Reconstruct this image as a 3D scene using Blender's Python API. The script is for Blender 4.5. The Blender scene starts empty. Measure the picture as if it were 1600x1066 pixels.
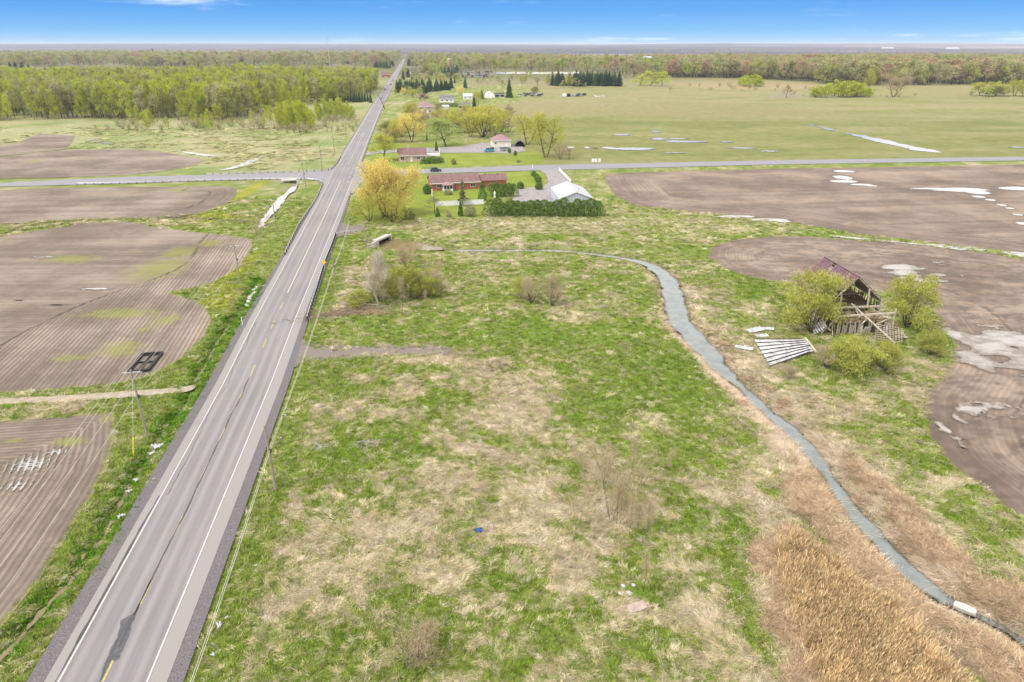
import bpy, math, random
import numpy as np
from mathutils import Vector, Matrix, Euler

sc = bpy.context.scene
COL = sc.collection
R = math.radians

# ------------------------------------------------------------------ camera
CAM_H, FPX = 48.0, 1067.0
PITCH = math.atan((533 - 70) / FPX)
cd = bpy.data.cameras.new('camera')
cam = bpy.data.objects.new('camera', cd)
COL.objects.link(cam)
cam.location = (0, 0, CAM_H)
cam.rotation_euler = (math.pi / 2 - PITCH, 0, 0)
cd.sensor_width = 36.0
cd.lens = FPX / 1600 * 36.0
cd.clip_start = 0.5
cd.clip_end = 60000
sc.camera = cam

# ------------------------------------------------------------------ world, sun, exposure
SUN_EL, SUN_AZ = R(52), R(-125)          # azimuth: direction the light comes from, measured from +Y towards +X
w = bpy.data.worlds.new('World')
sc.world = w
w.use_nodes = True
nt = w.node_tree
nt.nodes.clear()
N, L = nt.nodes.new, nt.links.new
out = N('ShaderNodeOutputWorld')
sky = N('ShaderNodeTexSky')
sky.sky_type = 'NISHITA'
sky.sun_disc = False
sky.sun_elevation = SUN_EL
sky.sun_rotation = SUN_AZ
sky.altitude = 100
sky.air_density = 1.0
sky.dust_density = 0.0
sky.ozone_density = 3.0
bg_sky = N('ShaderNodeBackground')
bg_sky.inputs[1].default_value = 0.10
bg_cl = N('ShaderNodeBackground')
bg_cl.inputs[0].default_value = (1.0, 0.985, 0.96, 1)
bg_cl.inputs[1].default_value = 0.74
tc = N('ShaderNodeTexCoord')
sep = N('ShaderNodeSeparateXYZ')
L(tc.outputs['Generated'], sep.inputs[0])

def wmath(op, a, b=None, clamp=False):
    n = N('ShaderNodeMath'); n.operation = op; n.use_clamp = clamp
    for i, s in enumerate((a, b)):
        if s is None: continue
        if isinstance(s, (int, float)): n.inputs[i].default_value = s
        else: L(s, n.inputs[i])
    return n.outputs[0]
zc = wmath('MAXIMUM', sep.outputs[2], 0.0)
den = wmath('ADD', zc, 0.09)
cx = wmath('DIVIDE', sep.outputs[0], den)
cy = wmath('DIVIDE', sep.outputs[1], den)
comb = N('ShaderNodeCombineXYZ')
L(cx, comb.inputs[0]); L(cy, comb.inputs[1])
cn = N('ShaderNodeTexNoise')
cn.inputs['Scale'].default_value = 0.55; cn.inputs['Detail'].default_value = 7; cn.inputs['Roughness'].default_value = 0.58
L(comb.outputs[0], cn.inputs['Vector'])
# cloud deck: closed overhead, breaking up into clear sky low down over the horizon
cov = N('ShaderNodeMapRange'); cov.interpolation_type = 'SMOOTHSTEP'
cov.inputs[1].default_value = 0.07; cov.inputs[2].default_value = 0.2
cov.inputs[3].default_value = -0.145; cov.inputs[4].default_value = 0.42
L(zc, cov.inputs[0])
ad = wmath('ADD', cn.outputs[0], cov.outputs[0])
cm = N('ShaderNodeMapRange'); cm.interpolation_type = 'SMOOTHSTEP'
cm.inputs[1].default_value = 0.42; cm.inputs[2].default_value = 0.72
L(ad, cm.inputs[0])
# clear part of the sky: deep blue, paling to the horizon
rmp = N('ShaderNodeValToRGB')
cr = rmp.color_ramp
cr.elements[0].position = 0.0; cr.elements[0].color = (0.30, 0.62, 0.93, 1)
cr.elements[1].position = 1.0; cr.elements[1].color = (0.012, 0.22, 0.62, 1)
e = cr.elements.new(0.035); e.color = (0.22, 0.54, 0.92, 1)
e = cr.elements.new(0.11); e.color = (0.08, 0.43, 0.92, 1)
e = cr.elements.new(0.25); e.color = (0.008, 0.30, 0.86, 1)
zs = wmath('MULTIPLY', zc, 6.0, True)
L(zs, rmp.inputs[0])
bg_blue = N('ShaderNodeBackground'); L(rmp.outputs[0], bg_blue.inputs[0]); bg_blue.inputs[1].default_value = 0.46
mixb = N('ShaderNodeMixShader'); mixb.inputs[0].default_value = 0.92
L(sky.outputs[0], bg_sky.inputs[0])
L(bg_sky.outputs[0], mixb.inputs[1]); L(bg_blue.outputs[0], mixb.inputs[2])
mix = N('ShaderNodeMixShader')
L(cm.outputs[0], mix.inputs[0]); L(mixb.outputs[0], mix.inputs[1]); L(bg_cl.outputs[0], mix.inputs[2])
L(mix.outputs[0], out.inputs[0])

sl = bpy.data.lights.new('sun', 'SUN')
sl.energy = 1.7
sl.angle = R(10)
sl.color = (1.0, 0.95, 0.87)
sun = bpy.data.objects.new('sun', sl)
COL.objects.link(sun)
sd = Vector((math.sin(SUN_AZ) * math.cos(SUN_EL), math.cos(SUN_AZ) * math.cos(SUN_EL), math.sin(SUN_EL)))
sun.rotation_euler = (-sd).to_track_quat('-Z', 'Y').to_euler()
sun.location = (0, 0, 300)

vs = sc.view_settings
vs.view_transform = 'Standard'; vs.look = 'None'; vs.gamma = 1.0; vs.use_curve_mapping = False
vs.exposure = 1.15
sc.cycles.max_bounces = 5
sc.cycles.diffuse_bounces = 3
sc.cycles.glossy_bounces = 2
sc.cycles.transmission_bounces = 3
sc.cycles.transparent_max_bounces = 6
sc.cycles.volume_bounces = 0
sc.cycles.use_denoising = True

# ------------------------------------------------------------------ photograph pixel (1600 x 1066) -> place on the land
_fw = np.array([0, math.cos(PITCH), -math.sin(PITCH)]); _up = np.array([0, math.sin(PITCH), math.cos(PITCH)])
def ray(px, py):
    return FPX * _fw + (px - 800) * np.array([1., 0, 0]) - (py - 533) * _up
def G(px, py, z=0.0):
    r = ray(px, py); t = (z - CAM_H) / r[2]
    return np.array([0, 0, CAM_H]) + t * r
def G2(px, py, z=0.0): return G(px, py, z)[:2]
def top_of(px, py, pyt):
    g = G(px, py); r = ray(px, pyt); return CAM_H + g[1] / r[1] * r[2]
def poly(pts, z=0.0): return np.array([G2(px, py, z) for px, py in pts])

# ------------------------------------------------------------------ noise and distance fields
def _hash(ix, iy, seed):
    h = (ix.astype(np.int64) * 374761393 + iy.astype(np.int64) * 668265263 + seed * 1442695041) & 0xFFFFFFFF
    h = ((h ^ (h >> 13)) * 1274126177) & 0xFFFFFFFF
    return ((h ^ (h >> 16)) & 0xFFFF) / 65535.0
def vnoise(x, y, seed=0):
    ix = np.floor(x); iy = np.floor(y); fx = x - ix; fy = y - iy
    fx = fx * fx * (3 - 2 * fx); fy = fy * fy * (3 - 2 * fy)
    a = _hash(ix, iy, seed); b = _hash(ix + 1, iy, seed); c = _hash(ix, iy + 1, seed); d = _hash(ix + 1, iy + 1, seed)
    return (a * (1 - fx) + b * fx) * (1 - fy) + (c * (1 - fx) + d * fx) * fy
def fbm(x, y, s, oc=4, seed=0, rough=0.55):
    x = np.asarray(x, float) / s; y = np.asarray(y, float) / s
    t = 0; a = 1.0; n = 0
    for i in range(oc):
        t = t + a * vnoise(x + 17.3 * i, y - 9.1 * i, seed + i); n += a; a *= rough; x = x * 2.03; y = y * 2.03
    return t / n
def sstep(a, b, x):
    t = np.clip((x - a) / (b - a), 0, 1); return t * t * (3 - 2 * t)
def sd_poly(x, y, P):                      # >0 inside
    x = np.asarray(x, float); y = np.asarray(y, float)
    d = np.full(x.shape, 1e18); ins = np.zeros(x.shape, bool)
    n = len(P)
    for i in range(n):
        ax, ay = P[i]; bx, by = P[(i + 1) % n]
        ex, ey = bx - ax, by - ay
        wx, wy = x - ax, y - ay
        t = np.clip((wx * ex + wy * ey) / (ex * ex + ey * ey + 1e-12), 0, 1)
        d = np.minimum(d, (wx - ex * t) ** 2 + (wy - ey * t) ** 2)
        c = ((ay > y) != (by > y)) & (x < (bx - ax) * (y - ay) / (by - ay + 1e-30) + ax)
        ins ^= c
    d = np.sqrt(d)
    return np.where(ins, d, -d)
def sd_line(x, y, P, Wd=None):             # distance to polyline, and interpolated half width
    x = np.asarray(x, float); y = np.asarray(y, float)
    d = np.full(x.shape, 1e18); wd = np.zeros(x.shape)
    for i in range(len(P) - 1):
        ax, ay = P[i][0], P[i][1]; bx, by = P[i + 1][0], P[i + 1][1]
        ex, ey = bx - ax, by - ay
        wx, wy = x - ax, y - ay
        t = np.clip((wx * ex + wy * ey) / (ex * ex + ey * ey + 1e-12), 0, 1)
        q = np.hypot(wx - ex * t, wy - ey * t)
        m = q < d
        d = np.where(m, q, d)
        if Wd is not None:
            wd = np.where(m, Wd[i] + (Wd[i + 1] - Wd[i]) * t, wd)
    return d, wd
def smooth_line(P, n=6):                   # Catmull-Rom through the points (any width of row)
    P = np.array(P, float); out_ = []
    Q = np.vstack([2 * P[0] - P[1], P, 2 * P[-1] - P[-2]])
    for i in range(1, len(Q) - 2):
        for k in range(n):
            t = k / n
            out_.append(0.5 * ((2 * Q[i]) + (-Q[i - 1] + Q[i + 1]) * t + (2 * Q[i - 1] - 5 * Q[i] + 4 * Q[i + 1] - Q[i + 2]) * t * t
                               + (-Q[i - 1] + 3 * Q[i] - 3 * Q[i + 1] + Q[i + 2]) * t ** 3))
    out_.append(Q[-2])
    return np.array(out_)

# ------------------------------------------------------------------ object helpers
def tag(o, label=None, cat=None, group=None, kind=None):
    if label: o['label'] = label
    if cat: o['category'] = cat
    if group: o['group'] = group
    if kind: o['kind'] = kind
    return o
def np_mesh(name, V, F, mats=(), mi=None, smooth=False):
    V = np.asarray(V, np.float32); me = bpy.data.meshes.new(name)
    F = np.asarray(F, np.int32)
    k = F.shape[1]; n = len(F)
    me.vertices.add(len(V)); me.vertices.foreach_set('co', V.ravel())
    me.loops.add(n * k); me.loops.foreach_set('vertex_index', F.ravel())
    me.polygons.add(n)
    me.polygons.foreach_set('loop_start', np.arange(0, n * k, k, dtype=np.int32))
    me.polygons.foreach_set('loop_total', np.full(n, k, np.int32))
    if mi is not None: me.polygons.foreach_set('material_index', np.asarray(mi, np.int32))
    if smooth: me.polygons.foreach_set('use_smooth', np.ones(n, bool))
    for m in mats: me.materials.append(m)
    me.update(calc_edges=True)
    return me
def attr(me, name, vals, kind='FLOAT'):
    a = me.attributes.new(name, kind, 'POINT')
    vals = np.asarray(vals, np.float32)
    if kind == 'FLOAT_COLOR':
        if vals.shape[1] == 3: vals = np.hstack([vals, np.ones((len(vals), 1), np.float32)])
        a.data.foreach_set('color', vals.ravel())
    elif kind == 'FLOAT_VECTOR': a.data.foreach_set('vector', vals.ravel())
    else: a.data.foreach_set('value', vals.ravel())
def link(name, me, parent=None, loc=None, rot=None):
    o = bpy.data.objects.new(name, me); COL.objects.link(o)
    if parent is not None: o.parent = parent
    if loc is not None: o.location = loc
    if rot is not None: o.rotation_euler = rot
    return o
def thing(name, loc, label, cat, group=None, rz=0.0, scale=1.0):
    o = bpy.data.objects.new(name, None); COL.objects.link(o)
    o.location = loc; o.rotation_euler = (0, 0, rz); o.empty_display_size = 0.3
    if not isinstance(scale, (tuple, list)): scale = (scale,) * 3
    o.scale = scale
    return tag(o, label, cat, group)

class MB:                                   # gathers simple solids into one mesh
    def __init__(s): s.v = []; s.f = []; s.m = []
    def add(s, V, F, m=0):
        b = len(s.v); s.v += [tuple(map(float, p)) for p in V]
        for f in F: s.f.append([i + b for i in f]); s.m.append(m)
        return s
    def box(s, c, size, rz=0.0, m=0, taper=1.0):
        x, y, z = [q / 2 for q in size]; V = []
        for dz in (-1, 1):
            k = taper if dz > 0 else 1.0
            for dx, dy in ((-1, -1), (1, -1), (1, 1), (-1, 1)):
                X, Y = dx * x * k, dy * y * k
                V.append((c[0] + X * math.cos(rz) - Y * math.sin(rz), c[1] + X * math.sin(rz) + Y * math.cos(rz), c[2] + dz * z))
        return s.add(V, [(0, 3, 2, 1), (4, 5, 6, 7), (0, 1, 5, 4), (1, 2, 6, 5), (2, 3, 7, 6), (3, 0, 4, 7)], m)
    def hexa(s, A, B, m=0):                 # two quads (bottom, top) as a solid
        V = list(A) + list(B)
        return s.add(V, [(0, 3, 2, 1), (4, 5, 6, 7), (0, 1, 5, 4), (1, 2, 6, 5), (2, 3, 7, 6), (3, 0, 4, 7)], m)
    def beam(s, a, b, w_, t_, m=0, upv=(0, 0, 1)):
        a = Vector(a); b = Vector(b); d = (b - a).normalized(); u = Vector(upv)
        sd_ = d.cross(u)
        if sd_.length < 1e-3: sd_ = d.cross(Vector((1, 0, 0)))
        sd_.normalize(); u = sd_.cross(d).normalized()
        def q(p): return [p - sd_ * w_ / 2 - u * t_ / 2, p + sd_ * w_ / 2 - u * t_ / 2, p + sd_ * w_ / 2 + u * t_ / 2, p - sd_ * w_ / 2 + u * t_ / 2]
        return s.hexa(q(a), q(b), m)
    def tube(s, pts, rad, k=6, m=0, cap=True):
        pts = [Vector(p) for p in pts]; n = len(pts)
        if not isinstance(rad, (list, tuple)): rad = [rad] * n
        V = []
        for i, p in enumerate(pts):
            d = (pts[min(i + 1, n - 1)] - pts[max(i - 1, 0)]).normalized()
            a = d.cross(Vector((0, 0, 1)))
            if a.length < 1e-3: a = Vector((1, 0, 0))
            a.normalize(); b = d.cross(a)
            for j in range(k):
                t = 2 * math.pi * j / k; V.append(p + (a * math.cos(t) + b * math.sin(t)) * rad[i])
        F = [(i * k + j, i * k + (j + 1) % k, (i + 1) * k + (j + 1) % k, (i + 1) * k + j) for i in range(n - 1) for j in range(k)]
        if cap: F += [tuple(range(k))[::-1], tuple(range((n - 1) * k, n * k))]
        return s.add(V, F, m)
    def mesh(s, name, mats, smooth=False):
        me = bpy.data.meshes.new(name); me.from_pydata(s.v, [], s.f)
        if not isinstance(mats, (list, tuple)): mats = [mats]
        for q in mats: me.materials.append(q)
        me.polygons.foreach_set('material_index', np.array(s.m, np.int32))
        if smooth: me.polygons.foreach_set('use_smooth', np.ones(len(s.f), bool))
        me.update(); return me
    def build(s, name, mats, parent=None, loc=None, rot=None, smooth=False):
        return link(name, s.mesh(name, mats, smooth), parent, loc, rot)

# ------------------------------------------------------------------ colour and materials
KLIT = 1.9
def lin(c): return c / 12.92 if c <= 0.04045 else ((c + 0.055) / 1.055) ** 2.4
def S(r, g, b): return tuple(min(0.85, lin(v / 255) / KLIT) for v in (r, g, b))   # base colour of a surface that reads r,g,b in daylight
def new_mat(name):
    m = bpy.data.materials.new(name); m.use_nodes = True
    n = m.node_tree; n.nodes.clear()
    return m, n, n.nodes.new, n.links.new
def setc(sock, c): sock.default_value = (c[0], c[1], c[2], 1)
def principled(N, L, rough=0.9, spec=0.3):
    o = N('ShaderNodeOutputMaterial'); p = N('ShaderNodeBsdfPrincipled')
    p.inputs['Roughness'].default_value = rough
    p.inputs['Specular IOR Level'].default_value = spec
    L(p.outputs[0], o.inputs[0]); return p, o
def noise_node(N, L, scale, detail=4, rough=0.6, vec=None, dist=0.0):
    n = N('ShaderNodeTexNoise'); n.inputs['Scale'].default_value = scale; n.inputs['Detail'].default_value = detail
    n.inputs['Roughness'].default_value = rough; n.inputs['Distortion'].default_value = dist
    if vec is not None: L(vec, n.inputs['Vector'])
    return n.outputs[0]
def mixc(N, L, f, a, b, mode='MIX'):
    n = N('ShaderNodeMix'); n.data_type = 'RGBA'; n.blend_type = mode
    if isinstance(f, (int, float)): n.inputs[0].default_value = f
    else: L(f, n.inputs[0])
    for i, s_ in ((6, a), (7, b)):
        if isinstance(s_, tuple): setc(n.inputs[i], s_)
        else: L(s_, n.inputs[i])
    return n.outputs[2]
def mr(N, L, v, a, b, c=0.0, d=1.0, smooth=True):
    n = N('ShaderNodeMapRange'); n.interpolation_type = 'SMOOTHSTEP' if smooth else 'LINEAR'
    for i, q in enumerate((a, b, c, d)): n.inputs[i + 1].default_value = q
    L(v, n.inputs[0]); return n.outputs[0]
def mth(N, L, op, a, b=None):
    n = N('ShaderNodeMath'); n.operation = op
    for i, s_ in enumerate((a, b)):
        if s_ is None: continue
        if isinstance(s_, (int, float)): n.inputs[i].default_value = s_
        else: L(s_, n.inputs[i])
    return n.outputs[0]
def bump(N, L, p, h, strength=0.5, dist=0.05):
    b = N('ShaderNodeBump'); b.inputs['Strength'].default_value = strength; b.inputs['Distance'].default_value = dist
    L(h, b.inputs['Height']); L(b.outputs[0], p.inputs['Normal'])
_mc = {}
def simple(name, c, rough=0.7, var=0.18, scale=2.0, spec=0.3, c2=None, metal=0.0, bmp=0.0, stretch=None):
    if name in _mc: return _mc[name]
    m, n, N, L = new_mat(name); p, o = principled(N, L, rough, spec)
    p.inputs['Metallic'].default_value = metal
    t = N('ShaderNodeTexCoord'); v = t.outputs['Object']
    if stretch:
        mp = N('ShaderNodeMapping'); mp.inputs['Scale'].default_value = stretch; L(v, mp.inputs[0]); v = mp.outputs[0]
    nz = noise_node(N, L, scale, 5, 0.65, v)
    f = mr(N, L, nz, 0.3, 0.7)
    if c2 is None: c2 = tuple(x * (1 - 2 * var) for x in c)
    L(mixc(N, L, f, c2, tuple(min(1, x * (1 + var)) for x in c)), p.inputs['Base Color'])
    if bmp: bump(N, L, p, nz, bmp, 0.05)
    _mc[name] = m; return m
def leaf_mat(name, cols, trans=0.3, ov=0.25):
    """leaves: every leaf its own tint out of cols, every plant its own cast"""
    m, n, N, L = new_mat(name)
    o = N('ShaderNodeOutputMaterial')
    g = N('ShaderNodeNewGeometry')
    r = N('ShaderNodeValToRGB'); cr = r.color_ramp
    cr.elements[0].position = 0; setc2 = lambda e, c: setattr(e, 'color', (c[0], c[1], c[2], 1))
    setc2(cr.elements[0], cols[0]); cr.elements[1].position = 1; setc2(cr.elements[1], cols[-1])
    for i, c in enumerate(cols[1:-1]): setc2(cr.elements.new((i + 1) / (len(cols) - 1)), c)
    L(g.outputs['Random Per Island'], r.inputs[0])
    oi = N('ShaderNodeObjectInfo')
    hs = N('ShaderNodeHueSaturation')
    L(mr(N, L, oi.outputs['Random'], 0, 1, 1 - ov, 1 + ov, False), hs.inputs['Value'])
    h2 = mth(N, L, 'MULTIPLY', oi.outputs['Random'], 7.31); h2 = mth(N, L, 'FRACT', h2)
    L(mr(N, L, h2, 0, 1, 0.5 - ov * 0.05, 0.5 + ov * 0.05, False), hs.inputs['Hue'])
    L(r.outputs[0], hs.inputs['Color'])
    d = N('ShaderNodeBsdfDiffuse'); L(hs.outputs[0], d.inputs[0])
    t = N('ShaderNodeBsdfTranslucent'); L(hs.outputs[0], t.inputs[0])
    mx = N('ShaderNodeMixShader'); mx.inputs[0].default_value = trans
    L(d.outputs[0], mx.inputs[1]); L(t.outputs[0], mx.inputs[2]); L(mx.outputs[0], o.inputs[0])
    return m
def tint_mat(name, trans=0.25, iv=0.3):
    """blades that take the colour of the sward they stand in"""
    m, n, N, L = new_mat(name)
    o = N('ShaderNodeOutputMaterial')
    a = N('ShaderNodeAttribute'); a.attribute_type = 'INSTANCER'; a.attribute_name = 'tint'
    g = N('ShaderNodeNewGeometry')
    hs = N('ShaderNodeHueSaturation'); L(a.outputs['Color'], hs.inputs['Color'])
    L(mr(N, L, g.outputs['Random Per Island'], 0, 1, 1 - iv, 1 + iv, False), hs.inputs['Value'])
    d = N('ShaderNodeBsdfDiffuse'); L(hs.outputs[0], d.inputs[0])
    t = N('ShaderNodeBsdfTranslucent'); L(hs.outputs[0], t.inputs[0])
    mx = N('ShaderNodeMixShader'); mx.inputs[0].default_value = trans
    L(d.outputs[0], mx.inputs[1]); L(t.outputs[0], mx.inputs[2]); L(mx.outputs[0], o.inputs[0])
    return m

# ------------------------------------------------------------------ scatter with geometry nodes
def proto_collection(name, meshes):
    c = bpy.data.collections.new(name)
    for i, me in enumerate(meshes): c.objects.link(bpy.data.objects.new('%s_%02d' % (name, i), me))
    return c
def scatter(name, P, rot, scl, idx, protos, tint=None, label=None, cat=None):
    V = np.asarray(P, np.float32); me = bpy.data.meshes.new(name)
    me.vertices.add(len(V)); me.vertices.foreach_set('co', V.ravel())
    attr(me, 'rot', rot, 'FLOAT_VECTOR')
    scl = np.asarray(scl, np.float32)
    if scl.ndim == 1: scl = np.repeat(scl[:, None], 3, 1)
    attr(me, 'scl', scl, 'FLOAT_VECTOR')
    a = me.attributes.new('idx', 'INT', 'POINT'); a.data.foreach_set('value', np.asarray(idx, np.int32))
    if tint is not None: attr(me, 'tint', tint, 'FLOAT_COLOR')
    o = link(name, me)
    ng = bpy.data.node_groups.new(name + '_nodes', 'GeometryNodeTree')
    ng.interface.new_socket('Geometry', in_out='INPUT', socket_type='NodeSocketGeometry')
    ng.interface.new_socket('Geometry', in_out='OUTPUT', socket_type='NodeSocketGeometry')
    N_ = ng.nodes.new; L_ = ng.links.new
    gi = N_('NodeGroupInput'); go = N_('NodeGroupOutput')
    ci = N_('GeometryNodeCollectionInfo'); ci.inputs[0].default_value = protos
    ci.inputs['Separate Children'].default_value = True; ci.inputs['Reset Children'].default_value = True
    ip = N_('GeometryNodeInstanceOnPoints'); ip.inputs['Pick Instance'].default_value = True
    def na(nm, dt):
        q = N_('GeometryNodeInputNamedAttribute'); q.data_type = dt; q.inputs[0].default_value = nm; return q.outputs[0]
    L_(gi.outputs[0], ip.inputs['Points']); L_(ci.outputs[0], ip.inputs['Instance'])
    L_(na('idx', 'INT'), ip.inputs['Instance Index'])
    er = N_('FunctionNodeEulerToRotation'); L_(na('rot', 'FLOAT_VECTOR'), er.inputs[0]); L_(er.outputs[0], ip.inputs['Rotation'])
    L_(na('scl', 'FLOAT_VECTOR'), ip.inputs['Scale'])
    L_(ip.outputs[0], go.inputs[0])
    md = o.modifiers.new('scatter', 'NODES'); md.node_group = ng
    return tag(o, label, cat, None, 'stuff')

# ================================================================== LAND: layout traced on the ground
F1 = poly([(-330, 665), (0, 657), (110, 650), (178, 644), (180, 664), (179, 687), (168, 731), (144, 775), (109, 832), (66, 902), (22, 958), (0, 985), (-70, 1066), (-190, 1180), (-600, 1180)])
F2 = poly([(-330, 380), (0, 370), (75, 358), (131, 349), (200, 346), (240, 355), (300, 362), (360, 368), (394, 374), (395, 388), (375, 418), (338, 440), (296, 452), (262, 457), (300, 467), (322, 480), (332, 500), (323, 523), (293, 556), (263, 573), (225, 592), (169, 602), (80, 610), (0, 616), (-330, 628)])
F3 = poly([(-330, 305), (0, 297.5), (86, 293.5), (263, 292), (350, 291), (370, 294), (370, 305), (356, 318), (319, 333), (263, 339), (131, 343), (0, 350), (-330, 360)])
F4 = poly([(-330, 287), (0, 280), (37, 279), (82, 278.5), (200, 273.5), (250, 268.5), (300, 260), (322, 251), (300, 245), (250, 237), (200, 232.5), (107, 234), (0, 246), (-330, 270)])
F4B = poly([(-330, 266), (0, 244.5), (104, 233), (112, 224), (118, 212), (60, 209.5), (30, 222), (0, 227), (-200, 236)])
F5 = poly([(942, 273), (975, 270), (1100, 267), (1200, 264), (1400, 261), (1600, 257.5), (2000, 250), (2300, 330), (2100, 430), (1600, 399), (1562, 391.5), (1490, 384), (1412, 374), (1337, 365.5), (1300, 359), (1232, 347), (1130, 336), (1050, 328), (987, 320), (962, 307), (947, 286)])
F6 = poly([(1200, 370), (1250, 369), (1325, 375), (1412, 380), (1487, 390), (1550, 396), (1600, 407), (2100, 440), (2300, 700), (2100, 1000), (1600, 808), (1571, 795), (1538, 769), (1506, 743), (1476, 720), (1453, 687), (1443, 647), (1446, 614), (1466, 594), (1487, 571), (1489, 542), (1484, 524), (1473, 506), (1460, 488), (1425, 466), (1330, 447), (1234, 441), (1193, 438), (1155, 429), (1127, 419), (1108, 403), (1109, 388), (1142, 376)])
FIELDS = [F1, F2, F3, F4, F4B, F5, F6]

def line_px(pts, z=0.0, n=5):               # (px, py, half width in metres) -> smooth centre line and widths
    A = np.array([[*G2(p[0], p[1], z), p[2]] for p in pts])
    B = smooth_line(A, n); return B[:, :2], np.maximum(B[:, 2], 0.05)
CREEK, CREEKW = line_px([(590, 377, 1.8), (612, 381, 2.6), (640, 386, 2.6), (680, 389, 1.6), (720, 391.5, 1.0), (800, 391.5, 0.8), (880, 392.5, 0.9), (930, 398, .95), (975, 404, 1.1), (1010, 413, 1.6),
    (1035, 428, 2.0), (1047, 445, 2.2), (1053, 470, 2.3), (1062, 500, 2.3), (1085, 530, 2.2), (1110, 555, 1.9), (1130, 580, 1.5), (1160, 607, 1.15), (1190, 635, 1.15), (1230, 670, 1.2),
    (1262, 700, 1.1), (1290, 737, .9), (1307, 763, .85), (1330, 795, .9), (1360, 830, 1.0), (1395, 868, 1.1), (1430, 900, 1.15), (1467, 930, .9), (1510, 955, .6), (1550, 972, .7), (1590, 996, .9), (1680, 1060, 1.0), (1800, 1150, 1.0)], -0.55)
POND = poly([(598, 379), (612, 376), (640, 376.5), (662, 381), (690, 387), (690, 390), (650, 391), (625, 391), (605, 391), (596, 388)], -0.55)
NCREEK, NCREEKW = line_px([(462, 288, 1.0), (456, 297, 1.1), (447, 304, 1.0), (437, 314, 1.4), (425, 330, 1.2), (412, 345, .8), (404, 358, .3)], -0.5)
LDITCH, LDITCHW = line_px([(404, 440, .3), (392, 462, .3), (380, 485, .25), (362, 505, .3), (347, 525, .32), (337, 541, .36), (322, 570, .3), (303, 602, .42), (289, 638, .3), (262, 668, .3), (241, 702, .3),
    (218, 735, .3), (188, 788, .32), (144, 871, .38), (87, 932, .32), (26, 1002, .3), (-60, 1090, .3)], -0.35)
RDITCH, RDITCHW = line_px([(520, 395, .3), (500, 450, .3), (484, 505, .3), (468, 525, .2)], 0)
RDITCH2, RDITCH2W = line_px([(462, 580, .3), (440, 640, .3), (412, 720, .3), (375, 830, .3), (335, 960, .3), (300, 1080, .3)], 0)
# highway centre line from the two white edge lines
RC = np.array([G2(x, y) for x, y in [(160.7, 1066), (385.9, 600), (431, 497), (510.7, 330), (541, 264), (561, 223), (589, 167), (616, 120), (632, 92)]])
RC = np.vstack([RC[0] + (RC[0] - RC[1]) * 1.3, RC])
RHW = np.array([3.6, 3.6, 3.62, 3.75, 4.05, 4.2, 3.95, 3.75, 3.7, 3.7])
def resample(P, Wd, step_fn):
    d = np.r_[0, np.cumsum(np.hypot(*np.diff(P, axis=0).T))]
    s = [0.0]
    while s[-1] < d[-1]:
        k = np.interp(s[-1], d, np.hypot(P[:, 0], P[:, 1])); s.append(s[-1] + step_fn(k))
    s = np.array(s); s[-1] = d[-1]
    return np.stack([np.interp(s, d, P[:, 0]), np.interp(s, d, P[:, 1])], 1), np.interp(s, d, Wd), s
ROAD, ROADW, ROADS = resample(RC, RHW, lambda r: max(1.5, r / 60))
def road_frame(P):
    T = np.gradient(P, axis=0); T /= np.linalg.norm(T, axis=1)[:, None]
    return T, np.stack([T[:, 1], -T[:, 0]], 1)       # tangent, right-hand normal
RT, RN = road_frame(ROAD)
def road_lat(x, y):                                  # signed distance right of the centre line
    d, _ = sd_line(x, y, ROAD[::4])
    k = np.interp(y, ROAD[:, 1], ROAD[:, 0]); return np.where(x > k, d, -d)
def road_at(y, lat):
    x = np.interp(y, ROAD[:, 1], ROAD[:, 0]); i = np.argmin(np.abs(ROAD[:, 1] - y)); n = RN[i]
    return np.array([x + n[0] * lat, y + n[1] * lat])
SIDE_L = poly([(-500, 312), (-200, 296), (0, 286), (100, 281), (200, 276.5), (300, 274), (400, 271), (480, 269), (508, 267), (520, 262), (531, 250), (548, 250), (548, 300), (497, 301), (504, 291), (503, 286), (496, 282.5), (480, 281), (400, 281), (300, 283.5), (200, 287), (100, 289.5), (0, 292), (-200, 302), (-500, 320)])
SIDE_R = poly([(548, 250), (562, 250), (570, 258), (580, 265), (600, 267), (640, 265.5), (800, 259.5), (1000, 255), (1200, 251), (1600, 245), (2100, 237), (2100, 242.5), (1600, 251), (1200, 257.5), (1000, 262.5), (800, 267.5), (640, 272.5), (590, 276.5), (566, 284), (553, 302), (548, 302)])
DRIVE1 = poly([(838, 263), (874, 262), (879, 274), (893, 288), (900, 300), (880, 330), (800, 315), (806, 294), (849, 292), (857, 285), (853, 272)])
DRIVE2 = poly([(715, 229), (752, 224), (775, 222), (800, 225), (815, 228), (822, 236), (800, 240), (760, 239), (725, 239), (668, 239), (660, 236), (590, 240), (572, 243), (574, 237), (600, 235)])
TRACK, TRACKW = line_px([(-330, 640, 1.2), (0, 628, 1.1), (130, 621, 1.1), (215, 615, 1.05), (270, 611, 1.0), (296, 607, .9)])
LAWN1 = poly([(560, 345), (600, 348), (680, 340), (757, 342), (757, 318), (800, 295), (850, 291), (853, 272), (836, 268), (700, 272), (640, 274), (560, 300)])
LAWN2 = poly([(575, 258), (580, 226), (660, 224), (715, 224), (850, 240), (848, 256), (800, 257), (690, 261), (600, 262)])
LAWN4 = poly([(690, 178), (690, 168), (735, 166), (775, 170), (768, 179), (720, 181)])
REEDS = poly([(1213, 850), (1232, 838), (1262, 850), (1296, 884), (1340, 916), (1385, 950), (1425, 985), (1452, 1026), (1500, 1080), (1540, 1150), (1270, 1150), (1258, 1040), (1236, 965), (1212, 890)])
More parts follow.
